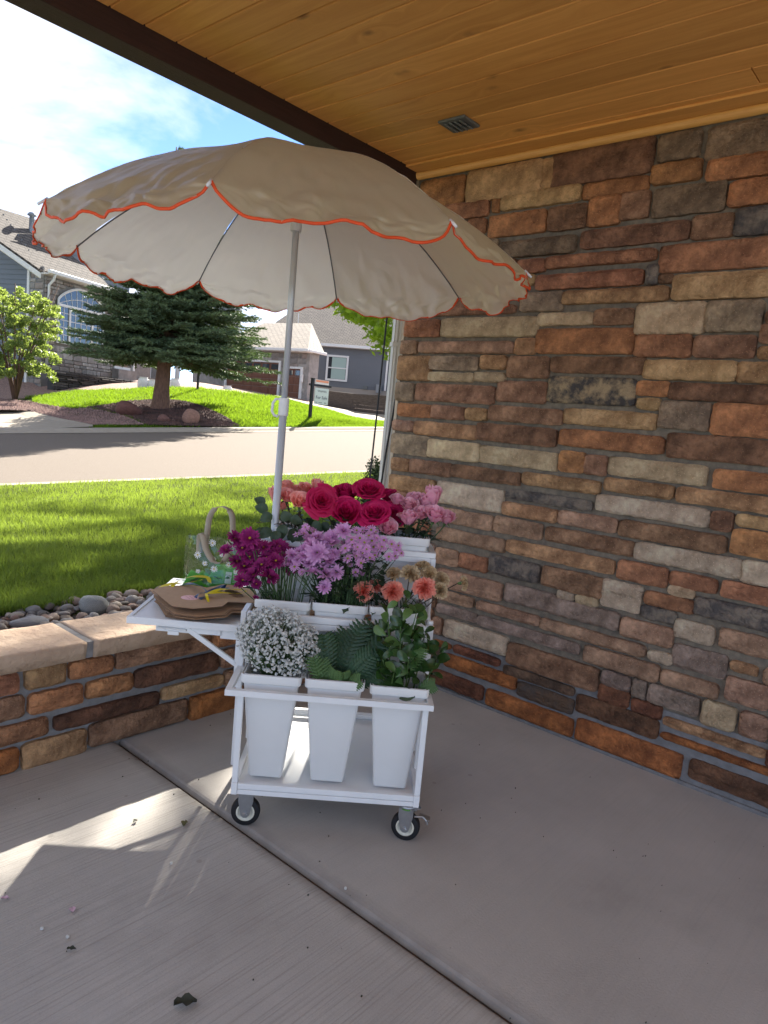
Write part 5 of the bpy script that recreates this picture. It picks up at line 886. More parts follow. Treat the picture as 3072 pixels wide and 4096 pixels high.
# ferns
def frond(base, tip, m, size, label, cat='fern', pairs=12, nrm_=None):
    base, tip = Vector(base), Vector(tip); t = thing('fern_frond', label, cat, base, 0, 'fern fronds in the front middle bucket')
    ax = tip - base; L = ax.length; n_ = nrm_ or (-cd + Vector((0, 0, .5)) + cw * rnd.uniform(-.5, .5)).normalized()
    pts = [ax * s_ + n_ * (.10 * L * math.sin(math.pi * s_)) - Vector((0, 0, .03 * L * s_ ** 3)) for s_ in [q / 12 for q in range(13)]]
    b = MB(); b.smooth = True; b.tube(pts, [.0016 * (1.1 - q / 13) for q in range(13)], 5); link('stem', b, t, m)
    b = MB(); b.smooth = False
    for q in range(pairs):
        s_ = .14 + .84 * q / (pairs - 1); i0 = min(11, int(s_ * 12)); f_ = s_ * 12 - i0; p = pts[i0].lerp(pts[min(12, i0 + 1)], f_)
        d_ = (pts[min(12, i0 + 1)] - pts[i0]).normalized(); sv = d_.cross(n_).normalized()
        ln = size * (math.sin(math.pi * (.16 + .84 * (1 - s_)) ** .9) ** .8) * 1.0 + .006
        for sg in (-1, 1):
            dirv = (sv * sg * .86 + d_ * .5).normalized(); wv = dirv.cross(n_).normalized() * -sg; vs = []
            K = 7
            for k_ in range(K + 1):
                tt = k_ / K; ww = ln * .21 * (1 - tt) ** .6 + .0004; z_ = (1 if k_ % 2 else .55)
                q_ = p + dirv * ln * tt - n_ * ln * .18 * tt * tt
                vs += [q_ - wv * ww * z_, q_ + n_ * ww * .25, q_ + wv * ww * z_]
            b.add(vs, [(k_ * 3 + j, k_ * 3 + j + 1, k_ * 3 + j + 4, k_ * 3 + j + 3) for k_ in range(K) for j in (0, 1)])
    link('leaflets', b, t, m)
fl = sorted(range(len(FERN)), key=lambda i: FERN[i][0])
for rk, i in enumerate(fl):
    w_, d_, z_ = FERN[i]; frond(CW(.325 + (w_ - .36) * .25, .11, .50), CW(w_, d_, z_), MAT['fern'],   .056, 'dark green fern frond, %s of the tall ones' % ordl(rk, len(fl)))
fl = sorted(range(len(FERN_L)), key=lambda i: FERN_L[i][0])
for rk, i in enumerate(fl):
    w_, d_, z_ = FERN_L[i]; frond(CW(.325 + (w_ - .33) * .5, .08, .505), CW(w_, d_, z_ + .012), MAT['fern2'], .032, 'short pale green fern frond at the rim, %s' % ordl(rk, len(fl)), pairs=9)
for q, (a, c, e_) in enumerate([((.60, .06, .53), (.665, .03, .575), 'short pale fern frond at the right rim of the leafy bucket'), ((.58, .05, .60), (.61, .03, .70), 'pale fern frond rising among the broad green leaves')]):
    frond(CW(*a), CW(*c), MAT['fern2'], .03, e_, pairs=9)
# broad leaf stems
fl = sorted(range(len(LEAFY)), key=lambda i: LEAFY[i][0])
for rk, i in enumerate(fl):
    w_, d_, z_ = LEAFY[i]; base = CW(.55 + (w_ - .56) * .45, .11, .46); tip = CW(w_, d_, z_)
    t = thing('leafy_stem', 'green branch with broad glossy leaves, %s in its bucket' % ordl(rk, len(fl)), 'greenery', base, 0, 'leafy branches in the front right bucket')
    ax = tip - base; pts = [ax * s_ + cw * .01 * math.sin(s_ * 3 + i) for s_ in [q / 8 for q in range(9)]]
    b = MB(); b.smooth = True; b.tube(pts, [.0034 - .0002 * q for q in range(9)], 6); link('stem', b, t, MAT['gleaf2'])
    pale = i in (0, 1, 3, 9); nl = 8
    for q in range(nl):
        s_ = 1 - .60 * (q / nl) ** 1.1; p = pts[0].lerp(pts[-1], s_) if False else ax * s_
        a = q * 2.2 + i; up_ = .9 - 1.0 * q / nl
        yv = (cw * math.cos(a) + cd * math.sin(a) * .8 - cd * .15 + Vector((0, 0, up_))).normalized(); nr_ = (-cd * .8 + Vector((0, 0, .7)) + cw * rnd.uniform(-1.5, 1.5) + cd * rnd.uniform(-.6, .6)).normalized(); xv = yv.cross(nr_).normalized(); zv = xv.cross(yv)
        lo = link('leaf', leafO2 if (pale and q % 2 == 0) or q == 0 and i % 2 else leafO); lo.parent = t; sc = rnd.uniform(.055, .086) * (.7 if q < 2 else 1)
        lo.matrix_local = Matrix.Translation(p) @ Matrix((xv, yv, zv)).transposed().to_4x4() @ Matrix.Diagonal((sc * 1.05, sc, sc, 1))
# baby's breath
bb = thing('babys_breath', 'dense cloud of tiny white baby\'s breath in the front left bucket', 'flowers', CW(.11, .10, .56)); bo = Vector(bb.location)
puff = []
b = MB(); b.smooth = True; tw = MB(); rr = random.Random(5); pts_ = []
for q in range(2000):
    while True:
        x, y, z = rr.uniform(-1, 1), rr.uniform(-1, 1), rr.uniform(-.75, 1)
        r2 = x * x + y * y + z * z
        if .38 < r2 < 1: break
    if y > .45: continue
    k_ = 1 + .13 * noise.noise(Vector((x * 2.2, y * 2.2, z * 2.2 + 4)))
    p = cw * (x * .150 * k_ + .006) + cd * (y * .105 * k_) + Vector((0, 0, .098 + z * .122 * k_ - .02 * x))
    w_ = (p + bo - CA).dot(cw)
    s_ = rr.uniform(.0028, .0068); n0 = len(b.v)
    pts_.append((p, s_))
ico = [Vector(v_) for v_ in ((0, 0, 1), (.89, 0, .45), (.28, .85, .45), (-.72, .53, .45), (-.72, -.53, .45), (.28, -.85, .45), (.72, .53, -.45), (-.28, .85, -.45), (-.89, 0, -.45), (-.28, -.85, -.45), (.72, -.53, -.45), (0, 0, -1))]
icf = [(0, 1, 2), (0, 2, 3), (0, 3, 4), (0, 4, 5), (0, 5, 1), (1, 6, 2), (2, 7, 3), (3, 8, 4), (4, 9, 5), (5, 10, 1), (6, 7, 2), (7, 8, 3), (8, 9, 4), (9, 10, 5), (10, 6, 1), (6, 11, 7), (7, 11, 8), (8, 11, 9), (9, 11, 10), (10, 11, 6)]
for p, s_ in pts_:
    rot = Matrix.Rotation(rr.uniform(0, 6), 3, 'X') @ Matrix.Rotation(rr.uniform(0, 6), 3, 'Z')
    b.add([p + rot @ v_ * s_ * rr.uniform(.75, 1.2) for v_ in ico], icf)
    if s_ > .005:                                                  # double-flowered: a second smaller puff of petals
        q_ = p + Vector((rr.uniform(-1, 1), rr.uniform(-1, 1), rr.uniform(-1, 1))) * s_ * .8; b.add([q_ + v_ * s_ * .6 for v_ in ico], icf)
b.smooth = False; b.sm = [False] * len(b.sm)
link('blossoms', b, bb, mat('white_blossom', (.66, .665, .64), rough=.8, rand=.0, trans=((.7, .7, .66), .2)), kind='stuff')
for p, s_ in pts_[::2]:
    c_ = Vector((0, 0, -.04)) + (p - Vector((0, 0, .06))) * .25; tw.tube([p, p.lerp(c_, .45) + Vector((0, 0, .01)), c_], .0006, 3, False)
for q in range(60):
    p, s_ = rr.choice(pts_); o_ = p.normalized(); tw.tube([p, p * 1.0 + Vector((rr.uniform(-.012, .012), rr.uniform(-.012, .012), rr.uniform(.0, .022)))], .0005, 3, False)
link('twigs', tw, bb, MAT['stem'], kind='stuff')
core = MB(); core.smooth = True
for q in range(260):
    a = rr.uniform(0, 6.28); r_ = rr.uniform(0, .07); z_ = rr.uniform(-.03, .17); add_leaf(core, cw * (math.cos(a) * r_ * 1.2) + cd * math.sin(a) * r_ + Vector((0, 0, z_)), (rr.uniform(-1, 1), rr.uniform(-1, 1), rr.uniform(-.2, 1)), .02, .12)
link('leaf_mass', core, bb, MAT['stem'], kind='stuff')
# ------------------------------------------------------------------ things on the shelf
MAT['kraft'] = mat('kraft_card', (.44, .29, .175), rough=.85, noise_s=40, col2=(.40, .26, .155), detail=8)
MAT['kraft_edge'] = mat('kraft_card_edge', (.17, .10, .06), rough=.95)
def carrier_mesh():
    # flat sleeve: outline with a hand hole near one end
    out = [(-.115, 0), (.115, 0), (.165, .06), (.165, .17), (.112, .215), (.125, .25), (.15, .30), (.10, .36), (.04, .385), (-.04, .385), (-.10, .36), (-.15, .30), (-.125, .25), (-.112, .215), (-.165, .17), (-.165, .06)]
    hole = []
    for q in range(16):
        a = q / 16 * 2 * math.pi; hole.append((.062 * math.copysign(abs(math.cos(a)) ** .7, math.cos(a)), .285 + .026 * math.copysign(abs(math.sin(a)) ** .8, math.sin(a))))
    # dense outline resample and bridge by angle around the hole centre
    N = 48; c = Vector((0, .285)); ring_o, ring_i = [], []
    segs = [(Vector(out[i]), Vector(out[(i + 1) % len(out)])) for i in range(len(out))]; hs = [(Vector(hole[i]), Vector(hole[(i + 1) % 16])) for i in range(16)]
    def hit(segs_, d_):
        best = None
        for a, b_ in segs_:
            e = b_ - a; den = d_.x * e.y - d_.y * e.x
            if abs(den) < 1e-9: continue
            w_ = a - c; t = (w_.x * e.y - w_.y * e.x) / den; s_ = (w_.x * d_.y - w_.y * d_.x) / den
            if t > 0 and -1e-6 <= s_ <= 1 + 1e-6 and (best is None or t > best): best = t
        return c + d_ * best
    angs = sorted(set([round(math.atan2(p[1] - c.y, p[0]), 5) for p in out] + [round(q * 2 * math.pi / N - math.pi, 5) for q in range(N)]))
    for a in angs:
        d_ = Vector((math.cos(a), math.sin(a))); ring_o.append(hit(segs, d_)); ring_i.append(hit(hs, d_))
    n = len(angs); b = MB(); th = .0018; vs = []
    for z in (0, th):
        vs += [(p.x, p.y, z) for p in ring_o] + [(p.x, p.y, z) for p in ring_i]
    fs = [(2 * n + i, 2 * n + (i + 1) % n, 3 * n + (i + 1) % n, 3 * n + i) for i in range(n)] + [(i, n + i, n + (i + 1) % n, (i + 1) % n) for i in range(n)]
    b.add(vs, fs); b.cur = 1
    o0 = len(b.f)
    for i in range(n): b.f.append((i, (i + 1) % n, 2 * n + (i + 1) % n, 2 * n + i)); b.m.append(1); b.sm.append(False); b.f.append((n + i, 3 * n + i, 3 * n + (i + 1) % n, n + (i + 1) % n)); b.m.append(1); b.sm.append(False)
    m_ = b.mesh('paper_carrier'); m_.materials.append(MAT['kraft']); m_.materials.append(MAT['kraft_edge']); return m_
cmesh = carrier_mesh()
def carrier(w_, d_, z_, ang, lab, tilt=0):
    o = link('paper_carrier', cmesh); o.location = CW(w_, d_, z_); o.rotation_euler = (tilt, rnd.uniform(-.01, .01), CRZ + ang); tag(o, lab, 'cardboard carrier', 'flat kraft cardboard flower carriers'); return o
rk = random.Random(3)
for q in range(9): carrier(-.355 + rk.uniform(-.012, .012), .33 + rk.uniform(-.012, .012), .675 + q * .0028, R(-64) + rk.uniform(-.06, .06), 'flat kraft cardboard carrier inside the left pile on the side shelf')
carrier(-.385, .36, .706, R(-62), 'kraft cardboard carrier on top of the left pile, partly under the stickered one')
for q in range(7): carrier(-.330 + rk.uniform(-.01, .01), .27 + rk.uniform(-.01, .01), .7095 + q * .0026 - .02, R(-57) + rk.uniform(-.05, .05), 'flat kraft cardboard carrier under the stickered one')
topc = carrier(-.345, .285, .7265, R(-57), 'topmost kraft cardboard carrier with round pink sticker and ribbon bow')
def text_mesh(txt, size, name, m, depth=.0):
    cu = bpy.data.curves.new(name, 'FONT'); cu.body = txt; cu.size = size; cu.align_x = 'CENTER'; cu.align_y = 'CENTER'; cu.extrude = depth; cu.resolution_u = 2
    o = bpy.data.objects.new(name, cu); me = bpy.data.meshes.new_from_object(o); bpy.data.objects.remove(o); me.materials.clear(); me.materials.append(m); me.name = name; return me
MAT['pinkst'] = mat('pink_sticker', (.80, .46, .46), rough=.5); MAT['brownink'] = mat('brown_ink', (.30, .13, .12), rough=.6)
b = MB(); b.lathe([(.0001, .0021), (.034, .0021), (.034, .0019)], 32); st_ = link('sticker', b, topc, MAT['pinkst']); st_.location = (.02, .10, 0)
for tx, yy, sz in (('Thank you for', .019, .0085), ('supporting my', .006, .0085), ('small business', -.008, .0085)):
    o = link('sticker_text', text_mesh(tx, sz, 'sticker_text', MAT['brownink'])); o.parent = st_; o.location = (0, yy, .0024); o.rotation_euler = (0, 0, 0)
def ribbon(name, pts, w_, m, label=None, cat='ribbon', parent=None):
    b = MB(); b.smooth = True; P_ = [Vector(p) for p in pts]; Q = []
    for i in range(len(P_) - 1):
        p0, p1, p2, p3 = P_[max(i - 1, 0)], P_[i], P_[i + 1], P_[min(i + 2, len(P_) - 1)]
        for k_ in range(6):
            t = k_ / 6; Q.append(.5 * ((2 * p1) + (p2 - p0) * t + (2 * p0 - 5 * p1 + 4 * p2 - p3) * t * t + (3 * p1 - p0 - 3 * p2 + p3) * t ** 3))
    Q.append(P_[-1]); vs = []
    for i, p in enumerate(Q):
        t = (Q[min(i + 1, len(Q) - 1)] - Q[max(i - 1, 0)]).normalized(); s_ = t.cross(Vector((0, 0, 1))); s_ = s_.normalized() if s_.length > .05 else cw
        s_ = Matrix.Rotation(.5 * math.sin(i * .35), 3, t) @ s_; vs += [p - s_ * w_ / 2, p + s_ * w_ / 2]
    b.add(vs, [(i * 2, i * 2 + 1, i * 2 + 3, i * 2 + 2) for i in range(len(Q) - 1)])
    o = link(name, b, parent, m)
    if label: tag(o, label, cat)
    return o
MAT['yel'] = mat('yellow_ribbon', (.75, .62, .02), rough=.4, trans=((.8, .65, .02), .3)); MAT['nav'] = mat('navy_ribbon', (.015, .035, .10), rough=.35)
def S3(a, c, z): return tuple(CW(a, c, z))
yb = thing('ribbon_bow', 'yellow and navy satin ribbon bow on the stickered cardboard carrier', 'ribbon', S3(-.16, .36, .735)); YB_SHIFT = -.03; yo = Vector(yb.location)
def rl(l): return [CW(p[0] + YB_SHIFT, p[1], p[2]) - yo for p in l]
ribbon('navy_band', rl([(-.30, .50, .728), (-.26, .47, .745), (-.20, .40, .755), (-.16, .36, .74), (-.17, .33, .735), (-.18, .30, .733)]), .016, MAT['nav'], parent=yb)
ribbon('navy_band', rl([(-.13, .40, .735), (-.11, .42, .765), (-.14, .38, .755), (-.17, .35, .745), (-.19, .33, .745), (-.20, .32, .73)]), .014, MAT['nav'], parent=yb)
ribbon('navy_band', rl([(-.16, .36, .745), (-.12, .40, .75), (-.10, .44, .745), (-.12, .46, .74), (-.15, .42, .74)]), .012, MAT['nav'], parent=yb)
ribbon('yellow_band', rl([(-.165, .345, .742), (-.12, .37, .757), (-.07, .41, .752), (-.03, .43, .745), (-.05, .39, .742), (-.12, .36, .748), (-.165, .335, .745)]), .012, MAT['yel'], parent=yb)
ribbon('yellow_band', rl([(-.165, .345, .745), (-.155, .30, .75), (-.14, .27, .732)]), .011, MAT['yel'], parent=yb)
ribbon('yellow_band', rl([(-.37, .50, .722), (-.33, .46, .728), (-.31, .50, .745), (-.27, .56, .752), (-.22, .60, .745), (-.20, .57, .73)]), .016, MAT['yel'], parent=yb)
ribbon('yellow_band', rl([(-.38, .47, .720), (-.33, .47, .738), (-.28, .52, .735), (-.23, .57, .74)]), .014, MAT['yel'], parent=yb)
# clear tote bag with daisies
bag = thing('tote_bag', 'clear plastic tote bag printed with white daisies and beige strap handles', 'bag', CW(-.235, .66, .674), CRZ)
def clear_mat():
    m = bpy.data.materials.new('clear_vinyl'); m.use_nodes = True; n = m.node_tree.nodes; l = m.node_tree.links; n.remove(n['Principled BSDF'])
    t = n.new('ShaderNodeBsdfTransparent'); t.inputs['Color'].default_value = (.90, .95, .92, 1); g = n.new('ShaderNodeBsdfGlossy'); g.inputs['Roughness'].default_value = .08
    fr = n.new('ShaderNodeFresnel'); fr.inputs['IOR'].default_value = 1.45; mi = n.new('ShaderNodeMixShader'); l.new(fr.outputs[0], mi.inputs[0]); l.new(t.outputs[0], mi.inputs[1]); l.new(g.outputs[0], mi.inputs[2]); l.new(mi.outputs[0], n['Material Output'].inputs['Surface'])
    tc_ = n.new('ShaderNodeTexCoord'); a = n.new('ShaderNodeTexNoise'); a.inputs['Scale'].default_value = 14; l.new(tc_.outputs['Object'], a.inputs['Vector']); bp = n.new('ShaderNodeBump'); bp.inputs['Strength'].default_value = .5; bp.inputs['Distance'].default_value = .01; l.new(a.outputs['Fac'], bp.inputs['Height']); l.new(bp.outputs[0], g.inputs['Normal']); l.new(bp.outputs[0], fr.inputs['Normal'])
    return m
CLR = clear_mat(); bw, bd, bh = .118, .05, .235
def sheet(name, f, nu=10, nv=8):
    b = MB(); b.smooth = True; b.add([f(i / nu, j / nv) for j in range(nv + 1) for i in range(nu + 1)], [(j * (nu + 1) + i, j * (nu + 1) + i + 1, (j + 1) * (nu + 1) + i + 1, (j + 1) * (nu + 1) + i) for j in range(nv) for i in range(nu)]); return link(name, b, bag, CLR)
sheet('front_panel', lambda u, v: (-bw + 2 * bw * u, -bd * (1 - .5 * v) + .004 * math.sin(u * 9 + v * 4), bh * v))
sheet('back_panel', lambda u, v: (-bw + 2 * bw * u, bd * (1 - .5 * v) + .004 * math.sin(u * 7 + v * 5), bh * v))
for sg in (-1, 1): sheet('side_panel', lambda u, v, sg=sg: (sg * (bw - .020 * math.sin(math.pi * u) * v), -bd * (1 - .5 * v) + 2 * bd * (1 - .5 * v) * u, bh * v))
MAT['strap'] = mat('canvas_strap', (.50, .43, .33), rough=.9, noise_s=300, col2=(.44, .38, .29)); MAT['seam'] = mat('vinyl_seam', (.55, .62, .58), rough=.3)
def strap(pts, name='handle'):
    P_ = [Vector(p) for p in pts]; Q = []; b = MB(); b.smooth = True
    for i in range(len(P_) - 1):
        p0, p1, p2, p3 = P_[max(i - 1, 0)], P_[i], P_[i + 1], P_[min(i + 2, len(P_) - 1)]
        for k_ in range(5):
            t = k_ / 5; Q.append(.5 * ((2 * p1) + (p2 - p0) * t + (2 * p0 - 5 * p1 + 4 * p2 - p3) * t * t + (3 * p1 - p0 - 3 * p2 + p3) * t ** 3))
    Q.append(P_[-1]); vs = []; tw_ = Vector((.25, 1, 0)).normalized()
    for i, p in enumerate(Q):
        t = (Q[min(i + 1, len(Q) - 1)] - Q[max(i - 1, 0)]).normalized(); s_ = Vector((0, 1, 0)) * .6 + Vector((1, 0, 0)) * .8 * (1 if abs(t.z) > .6 else .25); s_ = (s_ - t * s_.dot(t)).normalized(); nn = t.cross(s_)
        vs += [p - s_ * .0135 - nn * .001, p + s_ * .0135 - nn * .001, p + s_ * .0135 + nn * .001, p - s_ * .0135 + nn * .001]
    b.add(vs, [(i * 4 + j, i * 4 + (j + 1) % 4, i * 4 + 4 + (j + 1) % 4, i * 4 + 4 + j) for i in range(len(Q) - 1) for j in range(4)]); return link(name, b, bag, MAT['strap'])
strap([(-.045, .026, .17), (-.042, .028, .25), (-.035, .028, .315), (-.01, .028, .352), (.025, .028, .358), (.055, .028, .33), (.065, .028, .26), (.068, .026, .17)])
strap([(-.058, -.030, .165), (-.060, -.031, .225), (-.052, -.05, .250), (-.038, -.06, .235), (-.025, -.06, .19), (.0, -.06, .15), (.03, -.058, .135), (.06, -.05, .16), (.066, -.034, .22), (.064, -.031, .165)])
dz_, dc_ = daisy_mesh(11, 1, .12, .02, 77, .22)
wd = mat('printed_white', (.80, .80, .78), rough=.6); dz_.materials.append(wd); dc_.materials.append(MAT['eye_y'])
for q, (x, z, s_) in enumerate([(-.005, .212, .017), (-.062, .158, .017), (-.030, .125, .013), (.010, .105, .017), (.068, .128, .013), (-.018, .175, .009), (.006, .147, .011), (.036, .165, .010), (.10, .10, .012), (.10, .15, .010), (-.055, .09, .011)]):
    yy = -bd * (1 - .5 * z / bh) - .006
    o = link('daisy_print', dz_, bag); o.matrix_local = MM_ = Matrix.Translation((x, yy, z)) @ Matrix.Rotation(math.pi / 2, 4, 'X') @ Matrix.Rotation(q * 1.3, 4, 'Z') @ Matrix.Diagonal((s_, s_, s_ * .15, 1))
    o2 = link('daisy_centre', dc_, bag); o2.matrix_local = MM_
MAT['pack'] = mat('green_packet', (.10, .42, .03), rough=.35, spec=.5, noise_s=25, col2=(.06, .33, .03)); MAT['pack_w'] = mat('packet_label', (.72, .76, .70), rough=.5); MAT['ink'] = mat('dark_ink', (.03, .04, .07), rough=.6)
for q, (x, y_, z, rt, lb) in enumerate([(.085, -.02, .07, .10, 'bright green packet with a white label inside the clear tote bag'), (.045, -.005, .075, -.15, 'bright green packet half hidden behind the labelled one'), (.02, -.01, .045, .5, 'green packet lying low inside the clear tote bag'), (-.04, .0, .03, 1.2, 'crumpled dark green packet at the bottom left of the tote bag'), (-.08, .0, .03, .9, 'green packet against the left side of the tote bag')]):
    p = thing('packet', lb, 'packet', CW(-.235, .66, .675) + cw * x + cd * y_ + Vector((0, 0, z)), CRZ + rt * .3, 'green packets in the tote bag'); p.rotation_euler = (R(-6), rt * .5, CRZ + rt * .3)
    b = MB(); b.bevbox(-.036, .036, -.003, .003, -.042, .042, .0015); link('pouch', b, p, MAT['pack'])
    if q == 0:
        b = MB(); b.box(-.03, -.004, -.0036, -.0032, -.03, .02); link('label', b, p, MAT['pack_w'])
        o = link('label_text', text_mesh('Crisp', .012, 'label_text', MAT['ink']), p); o.rotation_euler = (math.pi / 2, 0, 0); o.location = (-.017, -.0040, .005)
        for k_ in range(8):
            b = MB(); b.box(.002, .032 - (k_ % 3) * .004, -.0034, -.0031, .02 - k_ * .006, .0215 - k_ * .006); link('print_line', b, p, MAT['pack_w'])
b = MB(); b.smooth = True
rr = random.Random(8)
cp = thing('tissue', 'crumpled blue green tissue in the bottom of the clear tote bag', 'tissue', CW(-.27, .66, .675))
for q in range(26):
    p = cw * rr.uniform(-.075, .10) + cd * rr.uniform(-.03, .03) + Vector((0, 0, rr.uniform(.008, .06))); add_leaf(b, p, (rr.uniform(-1, 1), rr.uniform(-1, 1), rr.uniform(-.2, 1)), .035, .4)
link('crumple', b, cp, mat('teal_tissue', (.10, .30, .20), rough=.5, noise_s=40, col2=(.03, .12, .03)))
# ------------------------------------------------------------------ debris on the porch
MAT['dry'] = mat('dry_leaf', (.10, .13, .05), rough=.8, noise_s=60, col2=(.16, .11, .05)); MAT['dark_dry'] = mat('dark_leaf', (.045, .05, .035), rough=.8)
MAT['pale_petal'] = mat('fallen_petal', (.62, .42, .52), rough=.6)
def debris(name, x, y, size, m, lab, cat, rot=0, w_=.3):
    b = MB(); b.smooth = True; n = 6; vs = []
    for i in range(n + 1):
        t = i / n; ww = w_ * math.sin(math.pi * max(.02, min(.98, t))) ** .7 * (1 + .25 * math.sin(i * 2.3))
        for u in (-1, 0, 1): vs.append(((t - .5) * size, u * ww * size, .003 + abs(u) * .22 * size * (1 + .4 * math.sin(i * 1.7 + u)) * .8 + .05 * size * math.sin(t * 4)))
    b.add(vs, [(i * 3 + j, i * 3 + j + 1, i * 3 + j + 4, i * 3 + j + 3) for i in range(n) for j in (0, 1)])
    o = link(name, b, None, m); o.location = (x, y, .001); o.rotation_euler = (0, 0, rot); return tag(o, lab, cat)
debris('leaf', -1.907, 2.067, .022, MAT['dark_dry'], 'tiny dark leaf fragment on the shaded concrete near the low wall', 'leaf', .5)
debris('leaf', -1.789, 1.947, .035, MAT['dry'], 'curled green leaf lying in the sunlit patch of concrete', 'leaf', .9)
debris('leaf', -2.213, 1.296, .055, MAT['dark_dry'], 'folded dark green leaf on the concrete at the bottom of the view', 'leaf', -.5)
debris('leaf', -2.33, 1.645, .022, MAT['dark_dry'], 'small dark leaf beside white petals on the concrete', 'leaf', -.6)
debris('petal', -2.377, 1.951, .022, MAT['pale_petal'], 'pale pink petal on the concrete at the left edge', 'petal', -.6)
debris('petal', -2.261, 1.784, .022, MAT['pale_petal'], 'folded pale pink petal near the small white blossoms', 'petal', 1.2, .4)
for q, (x, y, lb) in enumerate([(-1.941, 1.787, 'tiny white blossom fallen in the middle of the left slab'), (-1.611, 1.335, 'tiny white blossom beside the floor joint'), (-2.353, 1.767, 'tiny white blossom nearest the left edge of the concrete'), (-2.317, 1.693, 'tiny white blossom beside the small dark leaf')]):
    b = MB(); b.add([Vector((0, 0, .005)) + v_ * .0055 for v_ in ico], icf); o = link('blossom', b, None, bpy.data.materials['white_blossom']); o.location = (x, y, 0); tag(o, lb, 'blossom')
b = MB()
for q in range(110):
    x, y = rnd.uniform(-3.2, -.2), rnd.uniform(.4, 2.6); s_ = rnd.uniform(.0008, .0022); b.box(x - s_, x + s_, y - s_ * .6, y + s_ * .6, .0005, .002 + s_)
o = link('grit', b, None, MAT['dark_dry'], kind='stuff'); tag(o, 'scattered dark grit and crumbs on the porch concrete', 'grit')
# ------------------------------------------------------------------ near garden: rocks, lawn
dv = Vector((ROAD['dir'][0], ROAD['dir'][1], 0)).normalized(); grade = ROAD['dir'][2] / math.hypot(ROAD['dir'][0], ROAD['dir'][1])
n0 = Vector(ROAD['n0']); f0 = Vector(ROAD['f0']); nv = Vector((-dv.y, dv.x, 0)); rw_ = (f0 - n0).dot(nv); cross = (f0.z - n0.z - grade * (f0 - n0).dot(dv)) / rw_
def road(s_, t): return Vector((n0.x + dv.x * s_ + nv.x * t, n0.y + dv.y * s_ + nv.y * t, n0.z + grade * s_ + cross * t))
def strip(name, t0, t1, up, m, s0=-40, s1=34, n=40, lift=0, curb=None):
    b = MB(); vs = []
    for i in range(n + 1):
        s_ = s0 + (s1 - s0) * i / n
        for t in (t0, t1): p = road(s_, t); vs.append((p.x, p.y, p.z + up))
    b.add(vs, [(i * 2, i * 2 + 2, i * 2 + 3, i * 2 + 1) for i in range(n)]); return structure(link(name, b, None, m))
MAT['road'] = mat('asphalt', (.175, .148, .125), rough=.95, spec=.1, noise_s=60, col2=(.13, .11, .092), bump=.6, bump_s=90, detail=6, bdist=.01)
MAT['pave'] = mat('pavement', (.33, .29, .24), rough=.9, spec=.15, noise_s=6, col2=(.30, .26, .21), bump=.3, bump_s=60)
strip('road', -.1, rw_ + .1, 0.0, MAT['road'])
strip('gutter_pan', -.62, .02, .006, MAT['pave']); 
b = MB(); K = 50
def curbpiece(name, sgn, t_in):
    b = MB(); vs = []; prof = [(0, .01), (.15, .03), (.30, .10), (.62, .115), (.64, .0)]
    for i in range(K + 1):
        s_ = -40 + 74 * i / K
        for (dt, dz) in prof: p = road(s_, t_in + sgn * dt); vs.append((p.x, p.y, p.z + dz))
    k = len(prof); b.add(vs, [(i * k + j, i * k + j + 1, (i + 1) * k + j + 1, (i + 1) * k + j) for i in range(K) for j in range(k - 1)]); b.smooth = False
    return structure(link(name, b, None, MAT['pave']))
curbpiece('curb', -1, .02); curbpiece('curb', 1, rw_ - .02)
# near lawn as a grid between the rock bed and the curb
def lawn_z(x, y):
    # height between the rock bed (z .36) and the kerb
    s_ = (Vector((x, y, 0)) - Vector((n0.x, n0.y, 0))).dot(dv); t = (Vector((x, y, 0)) - Vector((n0.x, n0.y, 0))).dot(nv)
    zk = n0.z + grade * s_ + .115; dist = max(0, -t - .6); total = dist + max(0.01, y - 3.3); a = max(0, min(1, dist / total)); a = a * a * (3 - 2 * a)
    return zk * (1 - a) + .40 * a + .03 * fbm(x * .5, y * .5) * min(1, dist)
MAT['soil'] = mat('turf', (.035, .055, .012), rough=1, spec=.05, noise_s=30, col2=(.06, .07, .02), bump=1, bump_s=60)
b = MB(); b.smooth = True; nx, ny = 60, 40; vs = []
for i in range(nx + 1):
    for j in range(ny + 1):
        s_ = -14 + 34 * i / nx; base = Vector((n0.x, n0.y, 0)) + dv * s_ - nv * .63; x = base.x
        y1 = 3.05; q = j / ny; xx = x + 0; yy = base.y + (y1 - base.y) * q if base.y > y1 else base.y
        vs.append((xx, yy, lawn_z(xx, yy) if q < .98 else .36))
b.add(vs, [(i * (ny + 1) + j, i * (ny + 1) + j + 1, (i + 1) * (ny + 1) + j + 1, (i + 1) * (ny + 1) + j)[::-1] for i in range(nx) for j in range(ny)])
structure(link('lawn', b, None, MAT['soil']))
# far ground behind and below everything
MAT['bounce'] = mat('pale_bounce_slab', (.48, .45, .40), rough=.9)
b = MB(); b.box(-14, -5.21, -12, 2.6, -.3, -.06); b.box(-5.2, 6, -12, -3.21, -.3, -.06); structure(link('bounce_slab', b, None, MAT['bounce']))  # pale unseen ground added to bounce sunlight into the porch
b = MB(); b.add([(-400, -400, -1.2), (400, -400, -1.2), (400, 500, -1.2), (-400, 500, -1.2)], [(0, 1, 2, 3)]); structure(link('ground', b, None, mat('dry_earth', (.12, .12, .07), rough=1)))
b = MB(); b.box(-5.2, .3, 2.9, 3.0, -1, .34); b.box(.3, 6.2, 2.74, 3.2, -1, .2); structure(link('garden_soil', b, None, MAT['soil']))
MAT['grass'] = mat('grass_blade', (.155, .19, .05), rough=.6, spec=.25, noise_s=.9, detail=9, fac=(.38, .62), col2=(.08, .125, .024), trans=((.26, .36, .04), .42), coord='Object')
